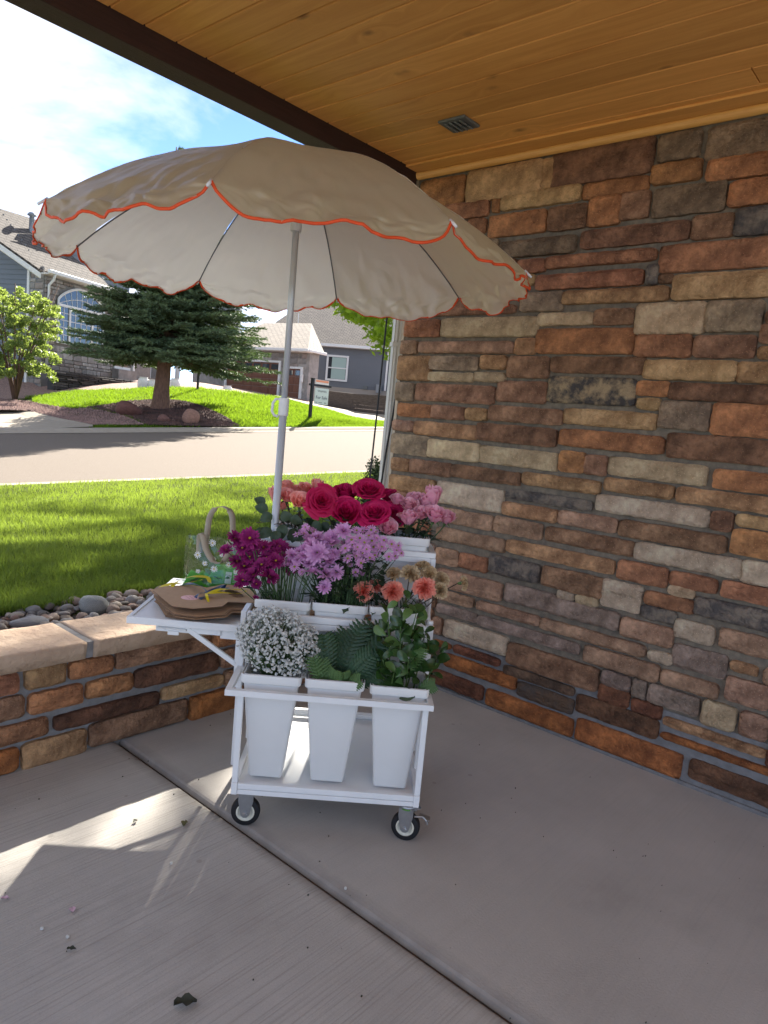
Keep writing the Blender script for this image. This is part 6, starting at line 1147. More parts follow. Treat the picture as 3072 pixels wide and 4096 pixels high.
def blades(name, pts, hts, wid, lab, m=None):
    n = len(pts); pts = np.asarray(pts, float); hts = np.asarray(hts, float); rg = np.random.default_rng(3)
    ang = rg.uniform(0, 2 * np.pi, n); lean = rg.uniform(.1, .75, n) * hts; la = rg.uniform(0, 2 * np.pi, n)
    w_ = wid * rg.uniform(.6, 1.3, n); d = np.stack([np.cos(ang), np.sin(ang), np.zeros(n)], 1) * w_[:, None]; l_ = np.stack([np.cos(la), np.sin(la), np.zeros(n)], 1)
    V = np.zeros((n, 5, 3)); V[:, 0] = pts - d; V[:, 1] = pts + d; mid = pts + l_ * (lean * .35)[:, None]; mid[:, 2] += hts * .6
    V[:, 2] = mid + d * .7; V[:, 3] = mid - d * .7; tip = pts + l_ * lean[:, None]; tip[:, 2] += hts; V[:, 4] = tip
    me = bpy.data.meshes.new(name); me.vertices.add(n * 5); me.vertices.foreach_set('co', V.reshape(-1))
    o_ = (np.arange(n) * 5)[:, None]; quad = o_ + np.array([[0, 1, 2, 3]]); tri = o_ + np.array([[3, 2, 4]])
    loops = np.concatenate([np.concatenate([quad, tri], 1).reshape(-1)]); me.loops.add(n * 7); me.loops.foreach_set('vertex_index', loops.astype(np.int32))
    st = np.zeros(n * 2, np.int32); st[0::2] = np.arange(n) * 7; st[1::2] = np.arange(n) * 7 + 4; tt = np.zeros(n * 2, np.int32); tt[0::2] = 4; tt[1::2] = 3
    me.polygons.add(n * 2); me.polygons.foreach_set('loop_start', st); me.polygons.foreach_set('loop_total', tt); me.update(calc_edges=True); me.validate()
    o = link(name, me, None, m or MAT['grass'], kind='stuff'); return tag(o, lab, 'grass')
pts, hts = [], []; rg = random.Random(17)
nn_ = 0
while len(pts) < 170000:
    # sample in view wedge with density falling with distance
    a = R(rg.uniform(12, 66)); dist = 3.6 + 14 * rg.random() ** 1.7
    x = -3.16 + math.sin(a) * dist; y = math.cos(a) * dist
    t = (Vector((x, y, 0)) - Vector((n0.x, n0.y, 0))).dot(nv)
    edge = 3.30 + .11 * (x + 1.6) + .05 * math.sin(x * 3.1) + .03 * math.sin(x * 9)
    if y < edge or t > -.66 or (x > .2 and y < 3.2): continue
    pts.append((x, y, lawn_z(x, y) - .005)); hts.append(rg.uniform(.035, .075) * (1 + .3 * noise.noise(Vector((x * 2, y * 2, 0)))) * (1 if dist < 8 else .8))
blades('grass', pts, hts, .0026, 'mown green front lawn between the river rocks and the road')
# river rocks
RB = link('rock_bed', MB().box(-5.0, .0, 2.915, 3.45, .28, .405), None, mat('rock_bed_soil', (.06, .05, .04), rough=1)); structure(RB)
def rock_mesh(seed, name='river_rock', sub=2):
    r = random.Random(seed); b = MB(); b.smooth = True; n, m_ = 12, 8; vs = []; sx = r.uniform(0, 40)
    for i in range(m_ + 1):
        ph = math.pi * i / m_
        for j in range(n):
            th = 2 * math.pi * j / n; d_ = Vector((math.sin(ph) * math.cos(th), math.sin(ph) * math.sin(th), math.cos(ph))); k_ = 1 + .26 * noise.noise(d_ * 1.1 + Vector((sx, 0, 0))) + .07 * noise.noise(d_ * 3 + Vector((sx, 5, 0))); vs.append(d_ * k_)
    b.add(vs, [(i * n + j, i * n + (j + 1) % n, (i + 1) * n + (j + 1) % n, (i + 1) * n + j)[::-1] for i in range(m_) for j in range(n)]); return b.mesh(name)
rv = [rock_mesh(s_) for s_ in range(7)]
rcols = [((.30, .23, .19), (.20, .15, .12)), ((.22, .20, .19), (.14, .13, .12)), ((.34, .29, .24), (.24, .20, .16)), ((.17, .145, .13), (.11, .095, .085)), ((.27, .17, .13), (.19, .12, .09)), ((.25, .24, .23), (.18, .17, .165))]
rm_ = [mat('river_rock_%s' % 'abcdef'[i], a, rough=.75, spec=.3, noise_s=14, col2=c, rand=.2, bump=.25, bump_s=40, coord='Object') for i, (a, c) in enumerate(rcols)]
rvm = [[with_mat(me, m_) for m_ in rm_] for me in rv]
rg = random.Random(23); placed = []
big = [(-1.50, 3.20, .07, .06), (-1.84, 3.12, .08, .035)]
tries = 0
while len(placed) < 298 and tries < 20000:
    tries += 1; x = rg.uniform(-2.6, -1.0); y = rg.uniform(2.94, 3.33 + .11 * (x + 1.6) + .05 * math.sin(x * 3.1)); s_ = rg.uniform(.014, .031); lay = 0 if len(placed) < 190 else .016
    if any((x - a) ** 2 + (y - c) ** 2 < ((s_ + e_) * .78) ** 2 and abs(lay - l_) < .01 for a, c, e_, l_ in placed): continue
    if any((x - a) ** 2 + (y - c) ** 2 < (e_ * .95) ** 2 for a, c, e_, _ in big): continue
    placed.append((x, y, s_, lay)); o = link('river_rock', rg.choice(rg.choice(rvm)), RB)
    o.matrix_local = Matrix.Translation((x, y, .408 + lay + s_ * .25)) @ Matrix.Rotation(rg.uniform(0, 6.28), 4, 'Z') @ Matrix.Rotation(rg.uniform(-.4, .4), 4, 'X') @ Matrix.Diagonal((s_ * rg.uniform(1.1, 1.5), s_, s_ * rg.uniform(.6, .85), 1))
granite = mat('speckled_granite', (.36, .37, .36), rough=.85, noise_s=30, col2=(.20, .21, .20), bump=.6, bump_s=40); speckle(granite, 60, (.03, .03, .03), .8, .18)
o = link('boulder', with_mat(rock_mesh(31, 'boulder'), granite)); o.location = (-1.50, 3.20, .445); o.scale = (.080, .055, .048); o.rotation_euler = (.1, .1, -.3); tag(o, 'largest speckled grey granite rock on top of the river rocks', 'rock')
o = link('boulder', with_mat(rock_mesh(35, 'boulder'), mat('grey_schist', (.25, .25, .26), rough=.8, noise_s=8, col2=(.17, .17, .18), stretch=(1, 4, 9), bump=.5, bump_s=20))); o.location = (-1.84, 3.12, .428); o.scale = (.085, .045, .030); o.rotation_euler = (0, .05, -.15); tag(o, 'long flat grey rock among the river rocks at the left', 'rock')
# rocks beyond the counted ones
b = MB(); b.smooth = True
for q in range(260):
    x = rg.choice([rg.uniform(-5, -2.6), rg.uniform(-1.0, 0)]); y = rg.uniform(2.95, 3.38); s_ = rg.uniform(.02, .045); me = rv[q % 7]; b.add([(x + v_.co.x * s_ * 1.2, y + v_.co.y * s_, .415 + v_.co.z * s_ * .7) for v_ in me.vertices], [tuple(p.vertices) for p in me.polygons])
link('river_rocks_far', b, RB, rm_[0], kind='stuff')
# ------------------------------------------------------------------ vegetation builders
def foliage(name, centers, n, size, m, parent, seed=1, flat=.4, kind='stuff', jitter=1.0):
    """leaf-sized quads spread through ellipsoids (c, r)"""
    r = np.random.default_rng(seed); tot = sum(c[1][0] * c[1][1] * c[1][2] for c in centers); P_ = []
    for c, rad in centers:
        k = max(3, int(n * rad[0] * rad[1] * rad[2] / tot)); d = r.normal(size=(k, 3)); d /= np.linalg.norm(d, axis=1)[:, None]; rr_ = r.uniform(.25, 1.0, k) ** .6; P_.append(np.array(c) + d * rr_[:, None] * np.array(rad))
    P_ = np.concatenate(P_); k = len(P_); a = r.normal(size=(k, 3)); a /= np.linalg.norm(a, axis=1)[:, None]; bvec = r.normal(size=(k, 3)); bvec -= a * (a * bvec).sum(1)[:, None]; bvec /= np.linalg.norm(bvec, axis=1)[:, None]
    s_ = size * r.uniform(.6, 1.3, k)[:, None]; V = np.stack([P_ - a * s_, P_ + bvec * s_ * .45, P_ + a * s_, P_ - bvec * s_ * .45], 1)
    me = bpy.data.meshes.new(name); me.vertices.add(k * 4); me.vertices.foreach_set('co', V.reshape(-1)); me.loops.add(k * 4); me.loops.foreach_set('vertex_index', np.arange(k * 4, dtype=np.int32)); me.polygons.add(k); me.polygons.foreach_set('loop_start', np.arange(k, dtype=np.int32) * 4); me.polygons.foreach_set('loop_total', np.full(k, 4, np.int32)); me.update(calc_edges=True)
    return link(name, me, parent, m, kind=kind)
MAT['bark'] = mat('bark', (.16, .10, .07), rough=.95, noise_s=4, col2=(.10, .065, .045), stretch=(6, 6, 1), bump=1, bump_s=8, bdist=.03)
MAT['maple'] = mat('maple_leaf', (.17, .27, .025), rough=.5, noise_s=2, col2=(.12, .21, .02), trans=((.38, .55, .03), .55)); MAT['lt'] = mat('shrub_leaf', (.19, .25, .08), rough=.45, spec=.4, noise_s=2, col2=(.11, .16, .045), trans=((.34, .44, .08), .42))
# bright maple to the right
mt_ = thing('maple_tree', 'bright yellow green maple whose branches hang beside the downspout', 'tree', (7.0, 7.2, .4))
b = MB(); b.smooth = True; b.tube([(0, 0, -.4), (.05, .03, 1.2), (.0, .1, 2.4), (-.1, .1, 3.4), (-.1, .0, 4.4)], [.17, .14, .12, .08, .03], 10)
limbs = []
for q in range(20):
    a = q * 2.4
    if q > 0 and 3.4 < a % 6.283 < 5.2: continue
    z0 = 1.9 + q * .11; L = 2.4 * rnd.uniform(.75, 1.1); p0 = Vector((-.03, .05, z0)); p1 = p0 + Vector((math.cos(a) * L * .5, math.sin(a) * L * .5, L * .20)); p2 = p0 + Vector((math.cos(a) * L, math.sin(a) * L, L * .12))
    if math.degrees(math.atan2(p2.x + 10.16, p2.y + 7.2)) < 51.5: continue
    b.tube([p0, p1, p2], [.05, .03, .008], 6); limbs.append((p0, p1, p2))
for p0, p1 in (((0, 0, 2.6), (-3.6, -.85, 2.45)), ((0, 0, 2.8), (-3.3, -.3, 2.8)), ((0, 0, 2.4), (-2.9, -.9, 1.95)), ((0, 0, 2.2), (-2.3, -1.0, 1.6))): b.tube([p0, (Vector(p0) + Vector(p1)) * .5 + Vector((0, 0, .45)), p1], [.05, .035, .008], 6); limbs.append((Vector(p0), (Vector(p0) + Vector(p1)) * .5 + Vector((0, 0, .45)), Vector(p1)))
link('trunk', b, mt_, MAT['bark'])
cs = []
for li, (p0, p1, p2) in enumerate(limbs):
    for q in range(8):
        s_ = .35 + .65 * q / 7; p = p0 * (1 - s_) ** 2 + p1 * 2 * s_ * (1 - s_) + p2 * s_ * s_ + Vector((rnd.uniform(-.2, .2), rnd.uniform(-.2, .2), rnd.uniform(-.15, .2)))
        if math.degrees(math.atan2(p.x + 7.0 + 3.16, p.y + 7.2)) < 44.6: continue
        az_ = math.degrees(math.atan2(p.x + 10.16, p.y + 7.2)); el_ = math.degrees(math.atan2(p.z + .4 - .15 - 1.45, math.hypot(p.x + 10.16, p.y + 7.2)))
        if el_ < 7.6 - .5 * (az_ - 43.6) and az_ < 52: continue
        k_ = .7 if li >= 20 else 1
        cs.append((tuple(p), (rnd.uniform(.22, .45) * k_, rnd.uniform(.22, .45) * k_, rnd.uniform(.12, .25) * k_)))
ra = random.Random(5)
for q in range(95):
    az_ = ra.uniform(44.0, 51.5); lo_ = 9.1 - .5 * (az_ - 43.6); el_ = ra.uniform(lo_, lo_ + 5); ds_ = ra.uniform(8.0, 9.6)
    cs.append(((-10.16 + math.sin(R(az_)) * ds_, -7.2 + math.cos(R(az_)) * ds_, 1.05 + ds_ * math.tan(R(el_))), (ra.uniform(.12, .25), ra.uniform(.12, .25), ra.uniform(.06, .13))))
for q in range(5): cs.append(((-10.16 + 8.2 * math.sin(R(50.2)) + ra.uniform(-.12, .12), -7.2 + 8.2 * math.cos(R(50.2)) + ra.uniform(-.12, .12), 1.05 + .72 + ra.uniform(-.08, .08)), (.09, .09, .07)))
foliage('crown', cs, 30000, .045, MAT['maple'], mt_, 5)
# tall ash further along the garden; its unseen crown is shaped to shade the porch floor
at_ = thing('ash_tree', 'tall leafy ash standing in the side garden beyond the house corner', 'tree', (13.0, 9.6, .3))
b = MB(); b.smooth = True; b.tube([(0, 0, -.6), (0, 0, 4), (-1.2, .1, 8), (-3.2, .1, 14)], [.25, .2, .14, .03], 10); cs = []; sc_ = Vector((7.25 - 10.6, 9.25 - 9.2, 11.45))
ra = random.Random(77)
for cc_, rad_, n_ in ((Vector((9.65, 9.65, 11.75)), 1.95, 75), (Vector((8.3, 9.4, 10.1)), 1.0, 34), (Vector((9.25, 9.45, 10.1)), .55, 16)):
    for q in range(n_):
        d_ = Vector((ra.gauss(0, 1), ra.gauss(0, 1), ra.gauss(0, 1))).normalized() * rad_ * ra.random() ** .4; c = cc_ - Vector((13.0, 9.6, .3)) + d_; cs.append((tuple(c), (ra.uniform(.36, .55),) * 2 + (ra.uniform(.32, .45),))); b.tube([(-1.6, .1, 8.5 + ra.random() * 2), tuple(c)], [.06, .012], 4)
link('trunk', b, at_, MAT['bark']); foliage('crown', cs, 46000, .085, MAT['maple'], at_, 6); foliage('sun_dimming_leaves', [((10.1 - 13.0, 10.7 - 9.6, 9.5), (1.9, 1.9, 1.6))], 2000, .085, MAT['maple'], at_, 7)  # sparse unseen leaves added to dim the sunlit floor patch
# unseen second maple, added so its loose crown dapples the lawn
m2 = thing('maple_tree', 'unseen tall maple added to dapple the lawn', 'tree', (17.0, 13.0, .8))
b = MB(); b.smooth = True; b.tube([(0, 0, -.6), (0, 0, 4), (-1.6, 1.0, 9), (-4.2, 2.2, 14)], [.28, .22, .15, .03], 10); cs = []
for q in range(46):
    d_ = Vector((rnd.gauss(0, 1), rnd.gauss(0, 1), rnd.gauss(0, 1) * .7)).normalized() * 4.8 * rnd.random() ** .5; c = Vector((-4.0, 2.4, 12.6)) + d_; cs.append((tuple(c), (rnd.uniform(.4, .8),) * 2 + (rnd.uniform(.3, .5),))); b.tube([(-2.2, 1.2, 9.5 + rnd.random() * 2), tuple(c)], [.07, .012], 4)
link('trunk', b, m2, MAT['bark']); foliage('crown', cs, 4500, .09, MAT['maple'], m2, 66)
# juniper by the downspout
ju = thing('juniper_bush', 'dark green upright juniper bush beside the downspout', 'bush', (1.55, 4.15, .36))
foliage('foliage', [((0, 0, .30), (.17, .17, .34)), ((.0, .0, .56), (.12, .12, .24)), ((.28, .1, .35), (.25, .2, .40))], 12000, .016, mat('juniper_leaf', (.03, .06, .018), rough=.6, noise_s=5, col2=(.05, .085, .02)), ju, 8)
b = MB(); b.tube([(0, 0, -.1), (0, 0, .3)], [.03, .01], 6); link('trunk', b, ju, MAT['bark'])
# ------------------------------------------------------------------ far terrain
def grid(name, rows, i0, i1, m, up=0):
    b = MB(); b.smooth = True; vs = [(p[0], p[1], p[2] + up) for rname in rows for p in TGRID[rname][i0:i1 + 1]]; n = i1 - i0 + 1
    b.add(vs, [(r_ * n + i, r_ * n + i + 1, (r_ + 1) * n + i + 1, (r_ + 1) * n + i) for r_ in range(len(rows) - 1) for i in range(n - 1)]); return structure(link(name, b, None, m))
TG2 = {k: [Vector(p) for p in v] for k, v in TGRID.items()}
grid('far_lawn', ['curb', 'mid', 'crest'], 0, 13, MAT['soil'], -.02)
MAT['gravel'] = mat('pink_gravel', (.30, .20, .165), rough=.95, noise_s=16, col2=(.17, .115, .10), bump=1, bump_s=22, bdist=.03, fac=(.4, .6)); MAT['mulch'] = mat('red_mulch', (.115, .065, .05), rough=1, noise_s=16, col2=(.05, .03, .025), bump=1, bump_s=20, bdist=.03, fac=(.4, .6))
grid('back_yard', ['crest', 'b1', 'b2', 'b3'], 0, 13, MAT['gravel'], -.03)
GR2 = [(6.3, 28.9, .87)] + list(GRAVEL[1:]); GR2[-1] = (5.2, 24.6, .62)
def poly(name, pts_, m, up=.0):
    b = MB(); c = sum((Vector(p) for p in pts_), Vector()) / len(pts_); vs = [tuple(c + Vector((0, 0, up)))] + [(p[0], p[1], p[2] + up) for p in pts_]; n = len(pts_)
    b.add(vs, [(0, 1 + i, 1 + (i + 1) % n) for i in range(n)]); return structure(link(name, b, None, m))
poly('mulch_bed', MULCH, MAT['mulch'], .03); poly('gravel_bed', GR2, MAT['gravel'], .035); poly('footpath', WALK, MAT['pave'], .03)
def scatter(poly_, n, size, m, name, parent=None, seed=3):
    r = random.Random(seed); P_ = [Vector(p) for p in poly_]; c = sum(P_, Vector()) / len(P_); b = MB()
    ar = [((P_[i] - c).cross(P_[(i + 1) % len(P_)] - c)).length for i in range(len(P_))]
    for q in range(n):
        i = r.choices(range(len(P_)), ar)[0]; u, v = r.random(), r.random()
        if u + v > 1: u, v = 1 - u, 1 - v
        p = c + (P_[i] - c) * u + (P_[(i + 1) % len(P_)] - c) * v + Vector((0, 0, .04)); s_ = size * r.uniform(.5, 1.4)
        b.add([p + Vector((s_, 0, 0)), p + Vector((-s_ * .5, s_ * .9, 0)), p + Vector((-s_ * .5, -s_ * .9, 0)), p + Vector((r.uniform(-.3, .3) * s_, 0, s_ * .9))], [(0, 1, 3), (1, 2, 3), (2, 0, 3)])
    o = link(name, b, None, m, kind='stuff'); return o
tag(scatter(MULCH, 9000, .035, mat('lava_rock', (.15, .08, .065), rough=.95, noise_s=3, col2=(.07, .045, .04)), 'lava_rock'), 'dark red lava rock mulch around the spruce trunk', 'mulch'); tag(scatter(GR2, 9000, .035, mat('pink_stone', (.33, .21, .18), rough=.95, noise_s=3, col2=(.20, .13, .115)), 'gravel'), 'pink gravel strip along the far pavement', 'gravel')
# far grass
def inpoly(x, y, P_):
    c = False; j = len(P_) - 1
    for i in range(len(P_)):
        if (P_[i][1] > y) != (P_[j][1] > y) and x < (P_[j][0] - P_[i][0]) * (y - P_[i][1]) / (P_[j][1] - P_[i][1]) + P_[i][0]: c = not c
        j = i
    return c
pts, hts = [], []; rg = random.Random(5)
while len(pts) < 110000:
    i = rg.randrange(0, 12); k_ = rg.randrange(2); a, c = ('curb', 'mid') if k_ == 0 else ('mid', 'crest'); u, v = rg.random(), rg.random()
    p = TG2[a][i].lerp(TG2[a][i + 1], u).lerp(TG2[c][i].lerp(TG2[c][i + 1], u), v)
    if inpoly(p.x, p.y, MULCH) or inpoly(p.x, p.y, GR2) or inpoly(p.x, p.y, WALK): continue
    if k_ == 0 and v < .12: continue
    if i < 3 and (p.x < 8.6): continue
    pts.append((p.x, p.y, p.z - .03)); hts.append(rg.uniform(.05, .13) * (1.2 + .5 * noise.noise(Vector((p.x, p.y, 0)))))
MAT['grass2'] = mat('far_grass_blade', (.12, .20, .022), rough=.6, spec=.2, noise_s=.8, col2=(.08, .15, .016), trans=((.24, .38, .02), .42))  # slightly stronger green for the lawn across the road
blades('grass', pts, hts, .010, 'bright green lawn on the rise across the road', MAT['grass2'])
# driveway across the road
b = MB(); L1 = [TG2['b1'][i] for i in (8, 9, 10, 11, 12)]; L2 = [TG2['crest'][i] for i in (8, 9, 10, 11, 12)]
vs = [(p.x, p.y, p.z + .05) for p in L2 + L1]; b.add(vs, [(i, i + 1, 5 + i + 1, 5 + i) for i in range(4)]); structure(link('driveway', b, None, MAT['pave']))
# boulders and spruce
for nm, loc, sc, lb, c in (('a', B1, (.55, .40, .28), 'large dark red boulder at the left of the spruce', (.17, .075, .06)), ('b', B2, (.30, .26, .30), 'pale red boulder at the right side of the mulch bed', (.34, .19, .14)), ('c', B3, (.22, .20, .16), 'small red boulder between the two larger ones', (.22, .11, .09))):
    o = link('boulder', with_mat(rock_mesh(60 + ord(nm), 'boulder'), mat('red_sandstone_' + nm, c, rough=.9, noise_s=5, col2=tuple(q * .7 for q in c), bump=.6, bump_s=8))); o.location = (loc[0], loc[1], loc[2] + sc[2] * .55); o.scale = sc; o.rotation_euler = (.1, .2, .6); tag(o, lb, 'boulder')
sp_ = thing('spruce_tree', 'large blue green spruce on the mound across the road', 'tree', TRUNK)
b = MB(); b.smooth = True; b.tube([(0, 0, -.3), (.02, 0, .15), (.03, 0, .8), (.10, .0, 1.8), (.15, 0, 4), (.1, 0, 7), (.1, 0, 8.6)], [.42, .31, .25, .22, .17, .08, .015], 14); link('trunk', b, sp_, mat('spruce_bark', (.27, .15, .10), rough=.95, noise_s=4, col2=(.15, .085, .06), stretch=(6, 6, 1.5), bump=1, bump_s=8, bdist=.04))
rg = np.random.default_rng(9); rr = random.Random(9); tw_ = MB(); tuft_c = []; tuft_d = []
z = 1.95
while z < 8.45:
    t = (z - 1.95) / 6.6; Rr = 3.25 * (1 - t) ** .95 + .06 if t > .6 else 3.25 * (.4 ** .95 + (1 - .4 ** .95) * (1 - t / .6) ** .6) + .06; nb = int(12 + 11 * (1 - t))
    for k_ in range(nb):
        a = rr.uniform(0, 6.283); L = Rr * rr.uniform(.70, 1.10); dz = -.10 * L * (1 - t) + .25 * L * t + rr.uniform(-.14, .14) * L * .5; zj = rr.uniform(-.1, .1); pts3 = []
        for q in range(7):
            s_ = q / 6; pts3.append(Vector((.1 + (.25 + math.cos(a) * L) * s_, (-.15 + math.sin(a) * L) * s_, z + zj + dz * s_ - .05 * L * math.sin(s_ * math.pi) - .05 * L * s_ ** 2 + .02 * L * s_ ** 5)))
        tw_.tube(pts3, [.035 * (1 - q / 7) + .004 for q in range(7)], 4, False)
        ntw = int(9 + L * 7)
        for q in range(ntw):
            s_ = .22 + .78 * q / ntw; i0 = min(5, int(s_ * 6)); p = pts3[i0].lerp(pts3[i0 + 1], s_ * 6 - i0); d_ = (pts3[i0 + 1] - pts3[i0]).normalized(); sd_ = d_.cross(Vector((0, 0, 1))).normalized() * (1 if q % 2 else -1)
            tl = (.16 + .34 * (1 - s_) * L / 3.2 + .06) * rr.uniform(.8, 1.25); dr = (d_ * .72 + sd_ * .75 + Vector((0, 0, rr.uniform(-.28, .12)))).normalized()
            m_ = max(2, int(tl / .085))
            for w_ in range(m_ + 1): tuft_c.append(p + dr * tl * w_ / m_); tuft_d.append((dr + Vector((rr.uniform(-.3, .3), rr.uniform(-.3, .3), rr.uniform(-.1, .3)))).normalized())
        tuft_c.append(pts3[-1]); tuft_d.append((pts3[-1] - pts3[-2]).normalized())
    z += .17 + .05 * t
link('branches', tw_, sp_, MAT['bark'], kind='stuff')
c_ = np.array([tuple(p) for p in tuft_c]); d_ = np.array([tuple(p) for p in tuft_d]); k_ = len(c_)
def needles(c_, d_, per, ln, wd, seed):
    r = np.random.default_rng(seed); C_ = np.repeat(c_, per, 0); D_ = np.repeat(d_, per, 0); n = len(C_); q = r.normal(size=(n, 3)); q -= D_ * (q * D_).sum(1)[:, None]; q /= np.linalg.norm(q, axis=1)[:, None]
    dirn = D_ * .75 + q * r.uniform(.35, .9, n)[:, None]; dirn /= np.linalg.norm(dirn, axis=1)[:, None]; base = C_ + D_ * r.uniform(-.05, .06, n)[:, None]; L = ln * r.uniform(.6, 1.2, n)[:, None]; s_ = np.cross(dirn, q); s_ /= np.linalg.norm(s_, axis=1)[:, None] + 1e-9
    V = np.stack([base - s_ * wd, base + s_ * wd, base + dirn * L], 1); me = bpy.data.meshes.new('needles'); me.vertices.add(n * 3); me.vertices.foreach_set('co', V.reshape(-1)); me.loops.add(n * 3); me.loops.foreach_set('vertex_index', np.arange(n * 3, dtype=np.int32)); me.polygons.add(n); me.polygons.foreach_set('loop_start', np.arange(n, dtype=np.int32) * 3); me.polygons.foreach_set('loop_total', np.full(n, 3, np.int32)); me.update(calc_edges=True); return me
print('tufts', k_)
me = needles(c_, d_, 14, .10, .013, 4); link('crown', me, sp_, mat('spruce_needle', (.16, .22, .10), rough=.6, noise_s=1.2, col2=(.10, .155, .085), trans=((.09, .14, .03), .18)), kind='stuff')
# left shrub tree
lt = thing('garden_tree', 'light green leafy tree in front of the grey house at the left edge', 'tree', FAR['ltree_base'])
b = MB(); b.smooth = True
for q in range(14):
    a = q * 2.4; b.tube([(0, 0, -.4), (math.cos(a) * .35, math.sin(a) * .35, 1.2), (math.cos(a) * rnd.uniform(.8, 1.6), math.sin(a) * rnd.uniform(.8, 1.6), rnd.uniform(2.0, 4.2))], [.05, .03, .01], 5)
link('trunk', b, lt, MAT['bark'])
cs = []
for q in range(210):
    a = rnd.uniform(0, 6.28); z_ = rnd.uniform(.6, 3.7); r_ = (1.75 if z_ < 3.0 else 1.75 - .62 * (z_ - 3.0)) * rnd.random() ** .5; cs.append(((math.cos(a) * r_ - .3, math.sin(a) * r_, z_), (rnd.uniform(.12, .28), rnd.uniform(.12, .28), rnd.uniform(.08, .2))))
foliage('crown', cs, 26000, .055, MAT['lt'], lt, 15)
# sign
sg = thing('for_sale_sign', 'white for sale sign hanging from a black post on the far lawn', 'sign', SIGNB, R(-5))
b = MB(); b.bevbox(-.05, .05, -.05, .05, -.2, 1.42, .006); b.bevbox(-.065, .065, -.065, .065, 1.42, 1.45, .01); link('post', b, sg, MAT['black'])
b = MB(); b.bevbox(-.14, .86, -.03, .03, 1.18, 1.25, .005); link('arm', b, sg, MAT['black'])
b = MB(); b.box(.13, .76, -.012, .012, .55, 1.13); link('panel', b, sg, mat('sign_panel', (.62, .68, .62), rough=.5))
b = MB(); b.box(.12, .74, -.012, .012, 1.26, 1.42); link('rider', b, sg, mat('rider_panel', (.75, .70, .64), rough=.5))
b = MB(); b.box(.14, .72, -.014, -.0125, 1.33, 1.405); link('rider_band', b, sg, mat('orange_band', (.80, .30, .16), rough=.5))
b = MB(); b.tube([(.2, 0, 1.18), (.2, 0, 1.13)], .006, 4); b.tube([(.7, 0, 1.18), (.7, 0, 1.13)], .006, 4); link('hook', b, sg, MAT['steel'])
for tx, z_, sz, nm in (('James List', .98, .12, 'sign_text'), ('For Sale', .79, .16, 'sign_text'), ('719 301 555', .52, .075, 'sign_text')):
    if tx.startswith('James'):
        b = MB(); b.tube([(.25 + .02 * q, -.016, 1.02 + .035 * math.sin(q * 1.9)) for q in range(21)], .006, 4); link('script_line', b, sg, MAT['ink']); continue
    if tx[0] == '7':
        b = MB(); [b.box(.18 + q * .052, .21 + q * .052, -.0145, -.0125, .60, .63) for q in range(10) if q not in (2, 6, 7)]; link('print_line', b, sg, MAT['ink']); continue
    o = link(nm, text_mesh(tx, sz, nm, MAT['ink'], .002), sg); o.rotation_euler = (math.pi / 2, 0, 0); o.location = (.445, -.016, z_)
lp = thing('lamp_post', 'thin black garden lamp post behind the mound', 'lamp post', LAMPB)
b = MB(); b.tube([(0, 0, -.4), (0, 0, 1.35)], .05, 8); link('post', b, lp, MAT['black']); b = MB(); b.lathe([(.06, 1.35), (.13, 1.40), (.15, 1.70), (.05, 1.80), (.0001, 1.86)], 8); link('lantern', b, lp, MAT['black'])
for q in range(4):
    loc = FAR['pot%d' % (q + 1)]; p = thing('planter', ['white garden urn at the left by the front door', 'white garden urn beside the leftmost urn', 'white garden urn just right of the spruce trunk', 'white garden urn near the garage door'][q], 'planter', (loc[0], loc[1], loc[2] - .35), 0, 'white urns by the front door')
    b = MB(); b.smooth = True; b.lathe([(.0001, -.3), (.15, -.3), (.24, .0), (.25, .18), (.20, .34), (.16, .38), (.19, .42), (.17, .42), (.15, .36)], 18); link('urn', b, p, MAT['white'])
# ------------------------------------------------------------------ houses
MAT['siding'] = mat('blue_grey_siding', (.165, .19, .22), rough=.75, noise_s=.6, col2=(.15, .175, .205)); MAT['siding2'] = mat('slate_siding', (.15, .16, .175), rough=.75, noise_s=.6, col2=(.14, .15, .165))
MAT['glass'] = mat('window_glass', (.03, .04, .05), rough=.06, spec=.9, coat=.6); MAT['gstone'] = [mat('grey_stone_%s' % 'abcd'[i], c, rough=.9, noise_s=3, col2=tuple(q * .7 for q in c), rand=.15, bump=.6, bump_s=7, bdist=.03) for i, c in enumerate([(.34, .315, .29), (.27, .25, .235), (.40, .37, .34), (.31, .26, .23)])]
def shingle(name, c1, c2, sc_):
    m = bpy.data.materials.new(name); m.use_nodes = True; n = m.node_tree.nodes; l = m.node_tree.links; b = n['Principled BSDF']; t = n.new('ShaderNodeTexCoord'); br = n.new('ShaderNodeTexBrick'); br.inputs['Scale'].default_value = sc_
    br.inputs['Color1'].default_value = (*c1, 1); br.inputs['Color2'].default_value = (*c2, 1); br.inputs['Mortar'].default_value = tuple(q * .45 for q in c2) + (1,); br.inputs['Mortar Size'].default_value = .035; br.inputs['Brick Width'].default_value = .55; br.inputs['Row Height'].default_value = .28; br.inputs['Bias'].default_value = 0
    l.new(t.outputs['UV'], br.inputs['Vector']); l.new(br.outputs['Color'], b.inputs['Base Color']); b.inputs['Roughness'].default_value = .95; bp = n.new('ShaderNodeBump'); bp.inputs['Strength'].default_value = .8; bp.inputs['Distance'].default_value = .05; l.new(br.outputs['Fac'], bp.inputs['Height']); bp.invert = True; l.new(bp.outputs[0], b.inputs['Normal']); return m
MAT['sh1'] = shingle('grey_shingle', (.115, .10, .09), (.085, .075, .07), 1.5); MAT['sh2'] = shingle('tan_shingle', (.27, .23, .19), (.20, .17, .145), 1.5)
